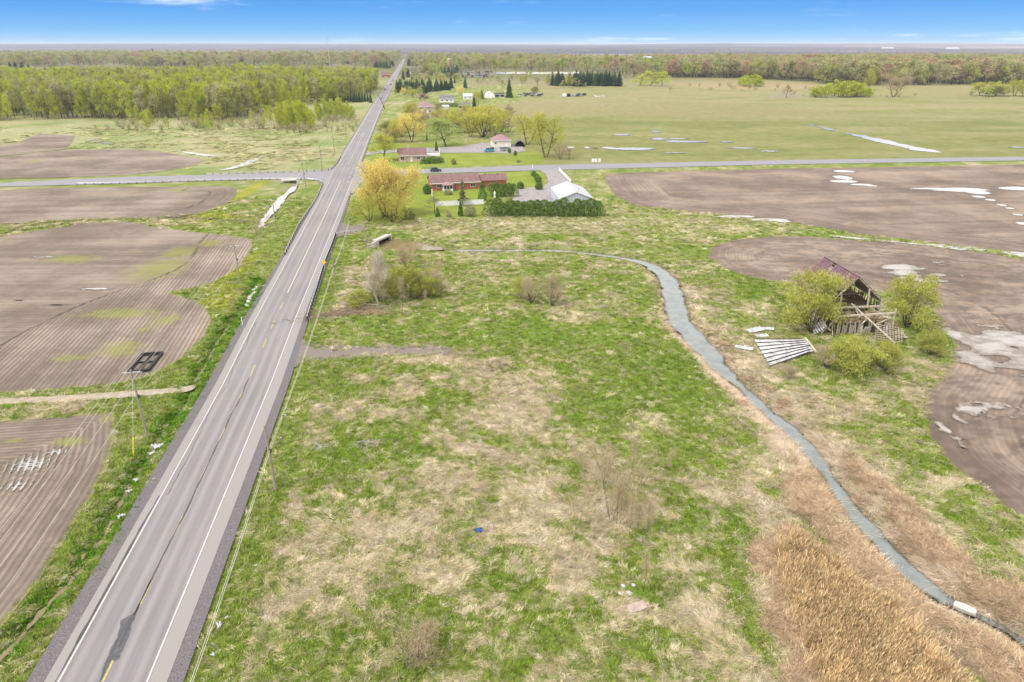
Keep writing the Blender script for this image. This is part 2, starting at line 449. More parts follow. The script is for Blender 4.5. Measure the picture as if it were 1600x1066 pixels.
GRAVEL = poly([(466, 530), (482, 539), (520, 543), (600, 541), (690, 541), (712, 546), (690, 555), (600, 557), (520, 560), (470, 562), (452, 575)])
GRAVEL2 = poly([(530, 346), (548, 352), (566, 352), (572, 357), (562, 363), (545, 366), (524, 372)])

def creek_d(x, y):
    d, wd = sd_line(x, y, CREEK, CREEKW)
    return np.minimum(d - wd, -sd_poly(x, y, POND))
def ditch_d(x, y):
    d1, w1 = sd_line(x, y, NCREEK, NCREEKW); d2, w2 = sd_line(x, y, LDITCH, LDITCHW)
    return d1 - w1, d2 - w2
_NEAR = lambda x, y: (np.abs(x) < 330) & (y < 420)
def field_sd(x, y):
    s = np.full(np.shape(x), -1e9)
    for f in FIELDS: s = np.maximum(s, sd_poly(x, y, f))
    return s
def ground_z(x, y, fs=None):
    x = np.asarray(x, float); y = np.asarray(y, float)
    z = (fbm(x, y, 7, 3, 5) - 0.5) * 0.34 + (fbm(x, y, 1.6, 2, 9) - 0.5) * 0.16
    z = z * sstep(700, 300, y)
    if fs is None: fs = field_sd(x, y)
    z = np.where(fs > -1, z * sstep(0.0, -1.0, fs) - 0.10 * sstep(-0.3, 1.5, fs), z)
    cdv = creek_d(x, y)
    z = z - 1.15 * sstep(2.4, -0.6, cdv) * (y < 260)
    n1, l1 = ditch_d(x, y)
    z = z - 1.1 * sstep(2.5, -0.6, n1) - 0.72 * sstep(1.7, -0.3, l1) * (y < 160)
    for P in (RDITCH, RDITCH2):
        d, _ = sd_line(x, y, P); z = z - 0.4 * sstep(1.8, 0, d)
    la = np.abs(road_lat(x, y))
    z = np.where(la < 11, z * sstep(5.5, 9, la) - 0.16 * sstep(7.5, 6.3, la), z)
    for P in (SIDE_L, SIDE_R, DRIVE1, DRIVE2):
        s = sd_poly(x, y, P); z = np.where(s > -3, z * sstep(-0.2, -3, s) - 0.14 * sstep(-1.2, 0.2, s), z)
    z = z + 62 * sstep(4200, 13000, y) * (0.55 + 0.9 * fbm(x, y, 3800, 4, 31))
    return z

# ------------------------------------------------------------------ colour of the sward
def blob(x, y, px, py, rx, ry):
    c = G2(px, py); s = 0.917 * (py - 70) / 48
    rym = abs(G(px, py - ry)[1] - G(px, py + ry)[1]) / 2
    return np.exp(-(((x - c[0]) / (rx / s)) ** 2 + ((y - c[1]) / rym) ** 2))
DRY = [(520, 925, 65, 40), (475, 965, 30, 25), (565, 885, 60, 28), (610, 830, 90, 20), (660, 805, 60, 20), (820, 610, 70, 30), (790, 650, 70, 25), (850, 640, 25, 12), (770, 765, 90, 20), (860, 790, 50, 30),
    (830, 850, 50, 40), (1010, 740, 60, 25), (960, 800, 50, 30), (940, 850, 40, 25), (1180, 700, 35, 40), (1140, 770, 50, 25), (1228, 870, 20, 90), (1205, 950, 18, 70), (1100, 915, 40, 30), (985, 960, 60, 22), (1090, 960, 40, 30), (690, 560, 60, 8),
    (640, 610, 40, 10), (700, 740, 40, 15), (480, 620, 20, 12), (590, 650, 20, 8), (730, 700, 40, 15), (890, 930, 40, 30), (700, 900, 50, 25), (1060, 860, 35, 30), (540, 470, 30, 12), (560, 420, 40, 12), (940, 470, 25, 10), (860, 380, 60, 4),
    (700, 355, 60, 8), (820, 352, 90, 8), (920, 355, 60, 6), (1180, 560, 50, 25), (1230, 610, 60, 25), (1300, 640, 50, 25), (1350, 700, 35, 30), (1090, 470, 18, 40), (1130, 520, 18, 25), (1480, 840, 40, 40), (1430, 780, 30, 30), (880, 480, 20, 12), (905, 500, 30, 8), (1420, 620, 30, 25), (1205, 680, 20, 60), (1190, 790, 16, 50)]
LUSH = [(540, 705, 80, 30), (500, 735, 50, 25), (625, 700, 50, 18), (560, 765, 40, 18), (960, 560, 110, 35), (1010, 625, 110, 35), (900, 640, 60, 25), (880, 520, 110, 20), (1080, 600, 60, 45), (1050, 545, 60, 30), (1015, 925, 30, 25), (1045, 700, 60, 22),
    (1155, 830, 22, 45), (795, 870, 40, 25), (890, 735, 22, 35), (620, 580, 70, 8), (545, 610, 60, 14), (500, 590, 30, 20), (700, 625, 60, 10), (1150, 425, 30, 25), (1135, 400, 40, 12), (1010, 470, 30, 12), (960, 440, 40, 8), (1180, 460, 30, 15), (1340, 680, 20, 15), (1290, 560, 50, 10),
    (1480, 800, 40, 25), (1560, 860, 40, 30), (1440, 720, 20, 15), (820, 500, 60, 12), (770, 530, 60, 8), (560, 400, 30, 10), (560, 370, 30, 8), (920, 970, 40, 20), (1080, 800, 30, 40), (1190, 1000, 25, 30), (640, 930, 30, 15), (1300, 590, 40, 14), (1250, 470, 30, 15)]
CST = np.array([S(132, 158, 64), S(156, 170, 88), S(184, 182, 128), S(212, 200, 166), S(228, 214, 192)])
def ramp(v, cols, pos):
    v = np.clip(v, 0, 1); cols = np.asarray(cols)
    return np.stack([np.interp(v, pos, cols[:, i]) for i in range(3)], -1)
def lerp(a, b, t): return a * (1 - t[..., None]) + np.asarray(b) * t[..., None]
def dryness(x, y):
    v = 0.39 + (fbm(x, y, 9, 4, 41) - 0.5) * 0.6 + (fbm(x + 0.4 * y, y, 3.0, 3, 44) - 0.5) * 0.75 + (fbm(x + 0.4 * y, y, 1.1, 3, 47) - 0.5) * 1.0
    for b in DRY: v = v + 0.36 * blob(x, y, *b)
    for b in LUSH: v = v - 0.32 * blob(x, y, *b)
    return v
def sward(x, y, detail=True):
    x = np.asarray(x, float); y = np.asarray(y, float)
    v = dryness(x, y)
    lat = road_lat(x, y)
    # mown, bright verges along the highway
    vr = sstep(11.5, 9.3, lat) * (lat > 0) * sstep(225, 205, y)
    v = v * (1 - vr) + vr * (0.12 + 0.25 * fbm(x, y, 1.2, 3, 3))
    v = v + 0.30 * sstep(1.4, 0.2, np.abs(lat - 12.0)) * (y < 215)
    vl = sstep(-24, -14, lat) * (lat < 0) * (y < 200)
    v = v * (1 - vl) + vl * (0.25 + 0.55 * (fbm(x, y, 2.5, 4, 4) - 0.35))
    # the strip between creek and hedge is last year's pale straw
    st = sstep(183, 190, y) * sstep(222, 208, y) * sstep(-36, -26, x) * sstep(90, 60, x)
    v = v * (1 - st) + st * (0.62 + 0.8 * (fbm(x, y * 1.4, 6, 4, 8) - 0.5))
    c = ramp(v, CST, [0.05, 0.33, 0.58, 0.82, 1.0])
    # creek banks: matted pinkish reed litter
    cdv = creek_d(x, y)
    lit = sstep(2.4 + 4.5 * sstep(95, 60, y), 0.8, cdv + (fbm(x, y, 2.5, 3, 12) - 0.5) * 4.5) * sstep(45, 60, 250 - y) * (0.25 + 0.75 * sstep(150, 95, y))
    c = lerp(c, S(216, 198, 172), 0.85 * lit)
    c = lerp(c, S(120, 105, 88), 0.7 * sstep(0.9, 0.0, cdv) * (y < 260))
    rd = sd_poly(x, y, REEDS); c = lerp(c, S(186, 156, 116), sstep(-0.5, 0.5, rd))
    mud = np.maximum(blob(x, y, 1495, 985, 50, 24), blob(x, y, 1560, 1010, 50, 30)); c = lerp(c, S(135, 125, 115), 0.8 * sstep(0.4, 0.8, mud + 0.5 * (fbm(x, y, 1.5, 3, 77) - 0.5)))
    # worn turning place beyond the gravel entrance
    wn = np.maximum(blob(x, y, 700, 550, 45, 12), 0.9 * blob(x, y, 770, 575, 45, 16)); c = lerp(c, S(165, 152, 130), 0.85 * sstep(0.3, 0.8, wn + 0.5 * (fbm(x, y, 2, 3, 61) - 0.5)))
    # yellow flowers and weeds at the field ends
    for b in [(345, 470, 40, 16), (372, 420, 20, 30), (330, 340, 40, 10), (385, 300, 16, 22), (345, 450, 30, 8)]:
        c = lerp(c, S(188, 186, 56), 0.75 * sstep(0.25, 0.8, blob(x, y, *b) + 0.35 * (fbm(x, y, 2, 3, 63) - 0.5)))
    for b in [(388, 455, 14, 28), (372, 487, 16, 14)]:
        c = lerp(c, S(206, 176, 140), 0.85 * sstep(0.25, 0.7, blob(x, y, *b)))
    # north of the side road: left is rough pasture, right an old hayfield
    far = sstep(283, 292, y + 0.12 * (x + 73) * -1)
    fl = far * (lat < -5)
    vv = 0.55 + (fbm(x, y, 22, 4, 14) - 0.5) * 1.2 + (fbm(x, y, 5, 3, 15) - 0.5) * 0.7
    cl = ramp(vv, [S(150, 170, 96), S(172, 182, 122), S(194, 192, 146), S(204, 194, 156)], [0.1, 0.4, 0.65, 0.95])
    c = lerp(c, cl, fl)
    fr = far * (lat > 5) * sstep(-12, 4, x - 0.02 * y)
    vv = 0.42 + (fbm(x * 0.35, y, 16, 4, 18) - 0.5) * 0.8 + 0.26 * sstep(420, 700, y) * (0.5 + fbm(x * 0.3, y, 60, 3, 19)) + (fbm(x, y, 3, 3, 21) - 0.5) * 0.3
    cf = ramp(vv, [S(136, 146, 82), S(160, 162, 102), S(180, 174, 126), S(188, 174, 138)], [0.1, 0.4, 0.7, 1.0])
    c = lerp(c, cf, fr)
    for P, a in ((LAWN1, 0.95), (LAWN2, 0.9), (LAWN4, 0.95)):
        s_ = sd_poly(x, y, P); t = 0.25 + 0.6 * fbm(x, y, 7, 3, 51)
        c = lerp(c, ramp(t, [S(144, 170, 62), S(176, 186, 84)], [0.2, 0.8]), a * sstep(-1.0, 0.8, s_))
    # fallow strips and bare ploughland far off
    for pts, col in (([(1045, 132), (1160, 124), (1300, 133), (1300, 139), (1130, 140)], S(200, 178, 140)), ([(1205, 147), (1230, 142), (1260, 149), (1250, 153), (1200, 152)], S(178, 168, 150)), ([(1290, 138), (1420, 136), (1560, 140), (1530, 150), (1400, 153), (1300, 150)], S(176, 170, 118)),
                     ([(830, 165), (1100, 160), (1380, 178), (1100, 186), (850, 180)], S(174, 166, 118)), ([(725, 124), (870, 120), (860, 131), (735, 136)], S(176, 166, 128)),
                     ([(-100, 215), (-100, 203), (120, 200), (120, 206)], S(200, 198, 160)), ([(740, 168), (830, 157), (960, 165), (850, 185), (770, 182)], S(180, 168, 128)), ([(560, 178), (545, 208), (560, 205), (585, 168)], S(196, 176, 130))):
        s_ = sd_poly(x, y, poly(pts)); c = lerp(c, col, 0.75 * sstep(-4, 6, s_ + 14 * (fbm(x, y, 20, 3, 71) - 0.5)))
    # dark wet seams of the field drains on the left
    for pts in ([(-330, 378), (0, 366), (75, 354), (131, 345), (263, 340.5), (300, 336)], [(-200, 352), (0, 350.5), (60, 349), (131, 345)], [(-200, 255), (0, 245), (70, 238), (106, 233)], [(380, 345), (320, 342), (263, 340.5)]):
        d_, _ = sd_line(x, y, poly(pts)); c = lerp(c, S(112, 100, 84), 0.9 * sstep(1.5, 0.4, d_))
    # woodland floor and, beyond, bare hardwood hills with pale clearings, blue-mauve haze painted into their colour
    wd = sstep(900, 1300, y) * 0.9
    c = lerp(c, ramp(fbm(x, y, 90, 4, 91), [S(112, 112, 84), S(138, 138, 92), S(160, 150, 120)], [0.2, 0.5, 0.8]), wd)
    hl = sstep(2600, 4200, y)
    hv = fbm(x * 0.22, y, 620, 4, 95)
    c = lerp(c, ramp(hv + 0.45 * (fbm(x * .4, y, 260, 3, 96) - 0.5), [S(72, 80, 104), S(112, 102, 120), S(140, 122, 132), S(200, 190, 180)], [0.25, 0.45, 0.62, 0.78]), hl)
    return c

# ------------------------------------------------------------------ ground sheet
def axis(lo, hi, f, start=0.0):
    a = [start]
    while a[-1] < hi: a.append(a[-1] + f(a[-1]))
    b = [start]
    while b[-1] > lo: b.append(b[-1] - f(b[-1]))
    return np.array(b[:0:-1] + a)
gx = axis(-15000, 15000, lambda v: 0.8 if -62 < v < 92 else max(0.8, min(0.035 * (max(v - 92, -62 - v)) + 0.8, 3.2 if abs(v) < 420 else abs(v) * 0.03)))
gy = axis(-60, 26000, lambda v: 0.8 if v < 165 else max(0.8, v * v / 33000.0) if v < 1200 else 43 + (v - 1200) * 0.05, 28.0)
GX, GY = np.meshgrid(gx, gy)
nx, ny = len(gx), len(gy)
fx, fy = GX.ravel(), GY.ravel()
FS = np.full(fx.shape, -50.0); nm = (np.abs(fx) < 600) & (fy < 640)
FS[nm] = field_sd(fx[nm], fy[nm])
gz = ground_z(fx, fy, FS)
ii = np.arange(nx * ny).reshape(ny, nx)
FQ = np.stack([ii[:-1, :-1], ii[:-1, 1:], ii[1:, 1:], ii[1:, :-1]], -1).reshape(-1, 4)

mg, n, N, L = new_mat('sward'); p, o = principled(N, L, 0.95, 0.1)
a = N('ShaderNodeAttribute'); a.attribute_name = 'col'
tcx = N('ShaderNodeTexCoord'); ov = tcx.outputs['Object']
n1 = noise_node(N, L, 2.6, 6, 0.7, ov); n2 = noise_node(N, L, 0.16, 5, 0.6, ov)
wv = noise_node(N, L, 9.0, 3, 0.7, ov, 1.5)
c = mixc(N, L, 1.0, a.outputs['Color'], mixc(N, L, mr(N, L, n1, 0.25, 0.75), (0.62, 0.66, 0.58), (1.3, 1.26, 1.3)), 'MULTIPLY')
c = mixc(N, L, 1.0, c, mixc(N, L, mr(N, L, n2, 0.3, 0.7), (0.86, 0.9, 0.84), (1.12, 1.08, 1.12)), 'MULTIPLY')
c = mixc(N, L, 1.0, c, mixc(N, L, mr(N, L, wv, 0.3, 0.7), (0.78, 0.8, 0.76), (1.2, 1.18, 1.2)), 'MULTIPLY')
L(c, p.inputs['Base Color'])
bump(N, L, p, mth(N, L, 'ADD', n1, wv), 0.8, 0.15)
me = np_mesh('ground', np.stack([fx, fy, gz], 1), FQ, [mg], smooth=True)
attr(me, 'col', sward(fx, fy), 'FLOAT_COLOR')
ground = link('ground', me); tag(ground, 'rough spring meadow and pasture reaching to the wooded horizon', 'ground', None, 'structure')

# ------------------------------------------------------------------ clipped sheets
def region_mesh(name, g, bbox, step, zf, mats, extra=None, fine_y=None):
    x0, x1, y0, y1 = bbox
    xs = np.arange(x0, x1 + step, step); ys = np.arange(y0, y1 + step, step) if fine_y is None else fine_y
    X, Y = np.meshgrid(xs, ys); gv = g(X, Y)
    h = 0.05 * step
    cell = (gv[:-1, :-1] > 0) | (gv[:-1, 1:] > 0) | (gv[1:, 1:] > 0) | (gv[1:, :-1] > 0)
    for _ in range(2):
        m = gv < 0
        gxv = (g(X + h, Y) - gv) / h; gyv = (g(X, Y + h) - gv) / h
        q = np.maximum(gxv ** 2 + gyv ** 2, 1e-6); sx = np.clip(-gv * gxv / q, -step, step); sy = np.clip(-gv * gyv / q, -step * 1.5, step * 1.5)
        X = np.where(m, X + sx, X); Y = np.where(m, Y + sy, Y); gv = g(X, Y)
    idx = np.arange(X.size).reshape(X.shape)
    q = np.stack([idx[:-1, :-1], idx[:-1, 1:], idx[1:, 1:], idx[1:, :-1]], -1)[cell]
    used = np.unique(q); rem = np.zeros(X.size, np.int64); rem[used] = np.arange(len(used))
    vx, vy = X.ravel()[used], Y.ravel()[used]
    z = zf(vx, vy) if callable(zf) else np.full(vx.shape, zf)
    me = np_mesh(name, np.stack([vx, vy, z], 1), rem[q], mats, smooth=True)
    if extra:
        for k, (fn, kind) in extra.items(): attr(me, k, fn(vx, vy), kind)
    return me
def bbox(P, lim=(-240, 260, 20, 420), pad=1.0):
    return (max(P[:, 0].min() - pad, lim[0]), min(P[:, 0].max() + pad, lim[1]), max(P[:, 1].min() - pad, lim[2]), min(P[:, 1].max() + pad, lim[3]))

# ploughed soil
def soil_mat(name, dark, mid, pale, weed, rowdepth, rowcol):
    m, n, N, L = new_mat(name); p, o = principled(N, L, 0.92, 0.15)
    t = N('ShaderNodeTexCoord'); v = t.outputs['Object']
    def at(nm):
        q = N('ShaderNodeAttribute'); q.attribute_name = nm; return q.outputs['Fac']
    row, grn, dmp = at('row'), at('weed'), at('damp')
    big = noise_node(N, L, 0.045, 5, 0.6, v); med = noise_node(N, L, 0.5, 5, 0.65, v); fine = noise_node(N, L, 5.0, 5, 0.75, v)
    ph = mth(N, L, 'ADD', mth(N, L, 'MULTIPLY', row, 6.28318), mth(N, L, 'MULTIPLY', med, 2.2))
    sn = mth(N, L, 'SINE', ph); s01 = mr(N, L, sn, -1, 1, 0, 1, False)
    # long streaks along the rows, from the drill and the harrow
    cb = N('ShaderNodeCombineXYZ'); L(mth(N, L, 'MULTIPLY', row, 0.9), cb.inputs[0])
    st = noise_node(N, L, 0.6, 4, 0.7, cb.outputs[0])
    f = mth(N, L, 'ADD', mth(N, L, 'MULTIPLY', big, 0.45), mth(N, L, 'MULTIPLY', med, 0.25)); f = mth(N, L, 'ADD', f, mth(N, L, 'MULTIPLY', st, 0.3))
    c = mixc(N, L, mr(N, L, f, 0.40, 0.60), mid, pale)
    st2 = noise_node(N, L, 0.16, 4, 0.65, cb.outputs[0]); c = mixc(N, L, 1.0, c, mixc(N, L, mr(N, L, mth(N, L, 'ADD', mth(N, L, 'MULTIPLY', st2, 0.6), mth(N, L, 'MULTIPLY', big, 0.4)), 0.38, 0.62), (0.70, 0.71, 0.73), (1.20, 1.18, 1.16)), 'MULTIPLY')
    c = mixc(N, L, mth(N, L, 'MULTIPLY', mr(N, L, s01, 0.15, 0.75, 1, 0), rowcol), c, dark)
    c = mixc(N, L, mr(N, L, fine, 0.62, 0.74, 0, 0.55), c, tuple(x * 1.35 for x in pale))       # straw and dry crumbs
    c = mixc(N, L, mr(N, L, fine, 0.42, 0.30, 0, 0.6), c, tuple(x * 0.7 for x in dark))         # clods
    c = mixc(N, L, mth(N, L, 'MULTIPLY', dmp, 0.8), c, tuple(x * 0.62 for x in dark))
    wf = mr(N, L, mth(N, L, 'ADD', grn, mth(N, L, 'MULTIPLY', mth(N, L, 'SUBTRACT', mth(N, L, 'ADD', mth(N, L, 'MULTIPLY', med, 0.5), mth(N, L, 'MULTIPLY', fine, 0.5)), 0.5), 2.4)), 0.35, 0.85)
    c = mixc(N, L, mth(N, L, 'MULTIPLY', wf, 0.75), c, weed)
    L(c, p.inputs['Base Color'])
    L(mr(N, L, dmp, 0, 1, 0.92, 0.45, False), p.inputs['Roughness'])
    hgt = mth(N, L, 'ADD', mth(N, L, 'MULTIPLY', s01, rowdepth), mth(N, L, 'MULTIPLY', fine, 0.45))
    bump(N, L, p, hgt, 0.9, 0.16)
    return m
soil_w = soil_mat('ploughed soil west', S(130, 114, 102), S(156, 140, 126), S(188, 174, 160), S(164, 166, 88), 0.5, 0.6)
soil_e = soil_mat('ploughed soil east', S(126, 108, 96), S(154, 135, 121), S(188, 168, 152), S(150, 150, 84), 0.2, 0.22)
PUD = {}                                    # pools: (field, function)
def blobs(lst, n_amp=0.7, n_s=2.5, seed=5, thr=0.5, rows=None, anis=(1, 1)):
    def g(x, y):
        v = 0
        for b in lst: v = np.maximum(v, blob(x, y, *b))
        v = v + n_amp * (fbm(x * anis[0], y * anis[1], n_s, 4, seed) - 0.5)
        if rows is not None: v = v + rows(x, y)
        return v - thr
    return g
RD = RT[20]
def row1(x, y): return sd_poly(x, y, F1) / 0.78
def row2(x, y):
    s = sd_poly(x, y, F2); lt = road_lat(x, y) + (y - 120) * 0.05
    w_ = 12 + 22 * sstep(160, 110, y) + 8 * (fbm(x, y, 30, 2, 6) - 0.5)
    return np.where((-lt - 14 < w_), lt / 0.8, (y - 0.03 * x) / 0.85)
def row3(x, y):
    s = sd_poly(x, y, F3); return np.where((s < 9) & (x > -118), s / 0.9, (y - 0.10 * x) / 1.2)
def row4(x, y): return (y - 0.13 * x) / 2.2
def row5(x, y):
    s = sd_poly(x, y, F5); k = 22 - 0.10 * (x - 30); return np.where((s < k) & (x < 150), s / 1.7, (y - 0.11 * x) / 1.7)
def row6(x, y):
    s = sd_poly(x, y, F6); return np.where(s < 11, s / .8, (y + 0.35 * (x - 90)) / .9)
P1 = blobs([(48, 725, 42, 17), (25, 760, 32, 11), (85, 708, 22, 7)], 0.5, 2.5, 7, 0.62, lambda x, y: 0.50 * np.sin(6.28318 * row1(x, y) + 2.0) - 0.25)
P6A = blobs([(1425, 428, 38, 9), (1400, 418, 26, 6), (1450, 438, 20, 6)], 1.9, 1.7, 11, 0.52, None, (0.4, 1.2))
P6B = blobs([(1560, 545, 52, 26), (1605, 540, 60, 30), (1520, 560, 36, 14), (1640, 560, 60, 30), (1500, 530, 14, 14)], 1.5, 2.0, 12, 0.47, None, (.55, 1))
P6C = blobs([(1520, 640, 24, 9), (1560, 636, 26, 6), (1497, 655, 7, 8), (1473, 668, 8, 18)], 1.7, 1.0, 13, 0.52)
P5A = blobs([(1318, 268, 18, 2.2), (1317, 278, 15, 4), (1318, 284, 24, 2.4), (1345, 289, 20, 1.6), (1362, 291, 10, 1.2)], 0.35, 4, 14, 0.45)
P5B = blobs([(1460, 295, 40, 1.4), (1500, 297, 46, 3.6), (1525, 300, 20, 4.5), (1590, 295, 34, 3.2), (1530, 308, 10, 2), (1548, 313, 8, 1.8), (1565, 321, 7, 1.8), (1578, 326, 7, 1.8), (1590, 336, 8, 2), (1600, 350, 12, 3)], 0.3, 4, 15, 0.42)
P5C = blobs([(1150, 339, 34, 2.2), (1200, 344, 34, 2.2), (1225, 347, 12, 1.6)], 0.3, 3, 16, 0.42)
PHAY = blobs([(985, 233, 44, 2.3), (950, 231.5, 12, 1.4), (1075, 222, 36, 1.4), (1055, 221, 16, 1.2), (1028, 217.5, 12, 2), (970, 211, 14, 1.2), (1025, 206, 10, 1.6), (1060, 217, 20, 1.0), (1135, 222, 14, 1.0), (1055, 239, 20, 1.0), (1160, 232, 26, 1.0), (1200, 237, 18, 1), (892, 231, 8, 1.4), (917, 231, 5, 1.6), (1590, 231, 16, 1.2)], 0.45, 5, 17, 0.45, None, (0.4, 1))
def pline(pts, n_amp, n_s, seed):
    C_, W_ = line_px(pts)
    return lambda x, y: (lambda d: d[1] - d[0])(sd_line(x, y, C_, W_)) + n_amp * (fbm(x * .5, y, n_s, 4, seed) - 0.5)
PSTRIP = pline([(1255, 193, .4), (1285, 200, .8), (1310, 206.5, 1.2), (1345, 213, 3.2), (1372, 219, 3.6), (1400, 226, 4.0), (1425, 231.5, 3.6), (1445, 235.5, 5.5), (1462, 238, 3), (1472, 239, .5)], 6.5, 7, 18)
PSTRIP_OLD = blobs([(1320, 209, 14, 1.2), (1345, 213, 18, 1.6), (1370, 219, 20, 1.9), (1400, 226, 22, 2.2), (1425, 232, 18, 2.0), (1445, 236, 22, 2.6), (1285, 200, 16, .9), (1305, 205, 10, 1)], 0.45, 5, 18, 0.42)
PVERGE = pline([(1300, 369, .3), (1325, 372, 1.0), (1360, 375, .5), (1420, 381, 1.0), (1465, 384.5, 1.6), (1505, 388.5, 1.7), (1535, 391, 1.0), (1560, 393.5, .4), (1585, 397, 1.6), (1620, 401, 2.0)], 2.2, 3, 19)
PVERGE_OLD = blobs([(1325, 371.5, 22, 1.2), (1420, 381, 20, 1.6), (1465, 384, 24, 2.2), (1505, 388, 24, 2.0), (1535, 390, 14, 1.4), (1595, 397.5, 12, 2.2), (1360, 374, 12, 1)], 0.3, 3, 19, 0.42)
PLW = pline([(278, 237, .5), (300, 240, 1.6), (325, 243.5, 2.0), (340, 244.5, .6)], 1.6, 4, 20)
PLW2 = pline([(346, 266, .8), (362, 263.5, 1.3), (380, 258, 1.6), (396, 250.5, 1.7), (408, 246, .8)], 2.6, 3.5, 22)
PLW3 = pline([(144, 219, .8), (152, 221, 2.5), (168, 224, 2.5), (176, 226, .6)], 1.6, 4, 23)
PLW_OLD = blobs([(160, 222, 12, 2.2), (152, 219.5, 8, 1.4), (300, 240, 16, 1.5), (325, 243.5, 14, 1.5), (285, 238, 12, 1.2), (362, 263, 14, 2), (378, 258, 12, 2.4), (396, 250, 10, 2.6), (350, 266, 8, 1.5)], 0.3, 4, 20, 0.42)
P2A = blobs([(252, 357, 9, 1.6), (150, 452, 34, 2), (90, 477, 24, 1.2), (70, 402, 24, 1.2), (30, 470, 10, 1)], 0.6, 3, 21, 0.62)
def wet_attr(fn):
    return lambda x, y: sstep(-0.55, 0.1, fn(x, y))
def mk_field(P, row, weeds, pools, mat, step, seed, nm='ploughed_field', lim=(-240, 260, 20, 420)):
    edge = lambda x, y: sd_poly(x, y, P) + 1.1 * (fbm(x, y, 3.0, 3, seed) - 0.5)
    def weed(x, y):
        v = 0.75 * sstep(1.8, -0.3, sd_poly(x, y, P))
        for b in weeds: v = np.maximum(v, 0.8 * blob(x, y, *b))
        return v
    def damp(x, y):
        v = np.zeros(x.shape)
        for q in pools: v = np.maximum(v, wet_attr(q)(x, y))
        return v
    zf = lambda x, y: 0.05 + 0.05 * (fbm(x, y, 3, 2, seed + 3) - 0.5)
    me = region_mesh(nm, edge, bbox(P, lim), step, zf, [mat], {'row': (row, 'FLOAT'), 'weed': (weed, 'FLOAT'), 'damp': (damp, 'FLOAT')})
    return link(nm, me)
f = mk_field(F1, row1, [(110, 690, 40, 10), (170, 655, 20, 8), (20, 690, 25, 6)], [P1], soil_w, 0.45, 101, lim=(-130, 260, 20, 420)); tag(f, 'drilled brown field below the dirt track with pale waterlogged rows', 'field', None, 'structure')
f = mk_field(F2, row2, [(250, 420, 60, 26), (280, 395, 40, 14), (190, 490, 90, 12), (190, 545, 50, 18), (110, 405, 60, 10), (260, 500, 30, 14), (330, 380, 30, 8), (225, 515, 14, 8), (110, 560, 40, 8)], [P2A], soil_w, 0.6, 102); tag(f, 'large drilled brown field with curved headland rows beside the highway ditch', 'field', None, 'structure')
f = mk_field(F3, row3, [(280, 297, 30, 4)], [], soil_w, 0.9, 103); tag(f, 'dark brown field between the drain seam and the side road', 'field', None, 'structure')
f = mk_field(F4, row4, [(55, 252, 14, 3)], [], soil_w, 1.3, 104, lim=(-330, 260, 20, 500)); tag(f, 'pale brown rounded field beyond the guard posts of the side road', 'field', None, 'structure')
f = mk_field(F4B, row4, [(20, 224, 25, 2)], [], soil_w, 2.0, 105, lim=(-400, 260, 20, 600)); tag(f, 'narrow brown field behind the rounded one, towards the poplar wood', 'field', None, 'structure')
f = mk_field(F5, row5, [], [P5A, P5B, P5C], soil_e, 0.9, 106, lim=(-240, 330, 20, 420)); tag(f, 'wide reddish brown field with white pools along the side road', 'field', None, 'structure')
f = mk_field(F6, row6, [], [P6A, P6B, P6C], soil_e, 0.6, 107, lim=(-240, 230, 20, 420)); tag(f, 'brown field wrapping round the ruined barn, with large pools', 'field', None, 'structure')

# ------------------------------------------------------------------ water
def water_mat(name, c, rough, bs, bscale, shallow=None, depth=0.35, var=(0.88, 1.08)):
    m, n, N, L = new_mat(name); p, o = principled(N, L, rough, 0.5)
    t = N('ShaderNodeTexCoord'); nz = noise_node(N, L, bscale, 4, 0.6, t.outputs['Object']); n2 = noise_node(N, L, 0.5, 4, 0.6, t.outputs['Object'])
    col = mixc(N, L, mr(N, L, n2, 0.35, 0.65), tuple(x * var[0] for x in c), tuple(min(.8, x * var[1]) for x in c))
    if shallow:                              # mud shows through where the water thins out
        q = N('ShaderNodeAttribute'); q.attribute_name = 'edge'; n3 = noise_node(N, L, 1.6, 4, 0.7, t.outputs['Object'])
        e_ = mth(N, L, 'ADD', q.outputs['Fac'], mth(N, L, 'MULTIPLY', mth(N, L, 'SUBTRACT', n3, 0.5), depth * 1.2))
        col = mixc(N, L, mr(N, L, e_, 0.0, depth), shallow, col)
    L(col, p.inputs['Base Color'])
    p.inputs['IOR'].default_value = 1.33
    bump(N, L, p, nz, bs, 0.02); return m
m_poolb = water_mat('muddy pool water', S(196, 188, 184), 0.06, 0.04, 2.0, S(146, 128, 114), 0.5)
m_pool = water_mat('pool water', S(206, 202, 200), 0.05, 0.04, 2.0, S(156, 144, 124), 0.22)
m_creek = water_mat('creek water', S(152, 160, 160), 0.02, 0.05, 1.5, S(104, 96, 82), 0.55, (0.9, 1.12))
m_pond = water_mat('muddy water', S(150, 136, 100), 0.06, 0.08, 2.0)
def pool(fn, bb, step, z, label, nm='puddle'):
    xs = np.array([G2(px, py) for px, py in bb]); b = (xs[:, 0].min(), xs[:, 0].max(), xs[:, 1].min(), xs[:, 1].max())
    me = region_mesh(nm, fn, b, step, z, [m_poolb if fn in (P6A, P6B, P6C) else m_pool], {'edge': (fn, 'FLOAT')}); o = link(nm, me); tag(o, label, 'puddle', None, 'structure'); return o
pool(P1, [(-10, 790), (140, 690), (-10, 690), (130, 790)], 0.2, 0.10, 'pale water standing between the rows of the drilled field')
pool(P6A, [(1340, 405), (1500, 405), (1340, 455), (1500, 455)], 0.35, 0.095, 'streaky pool in the field just behind the ruined barn')
pool(P6B, [(1440, 500), (1760, 500), (1440, 610), (1700, 610)], 0.35, 0.095, 'largest brown pool in the field beside the barn bushes')
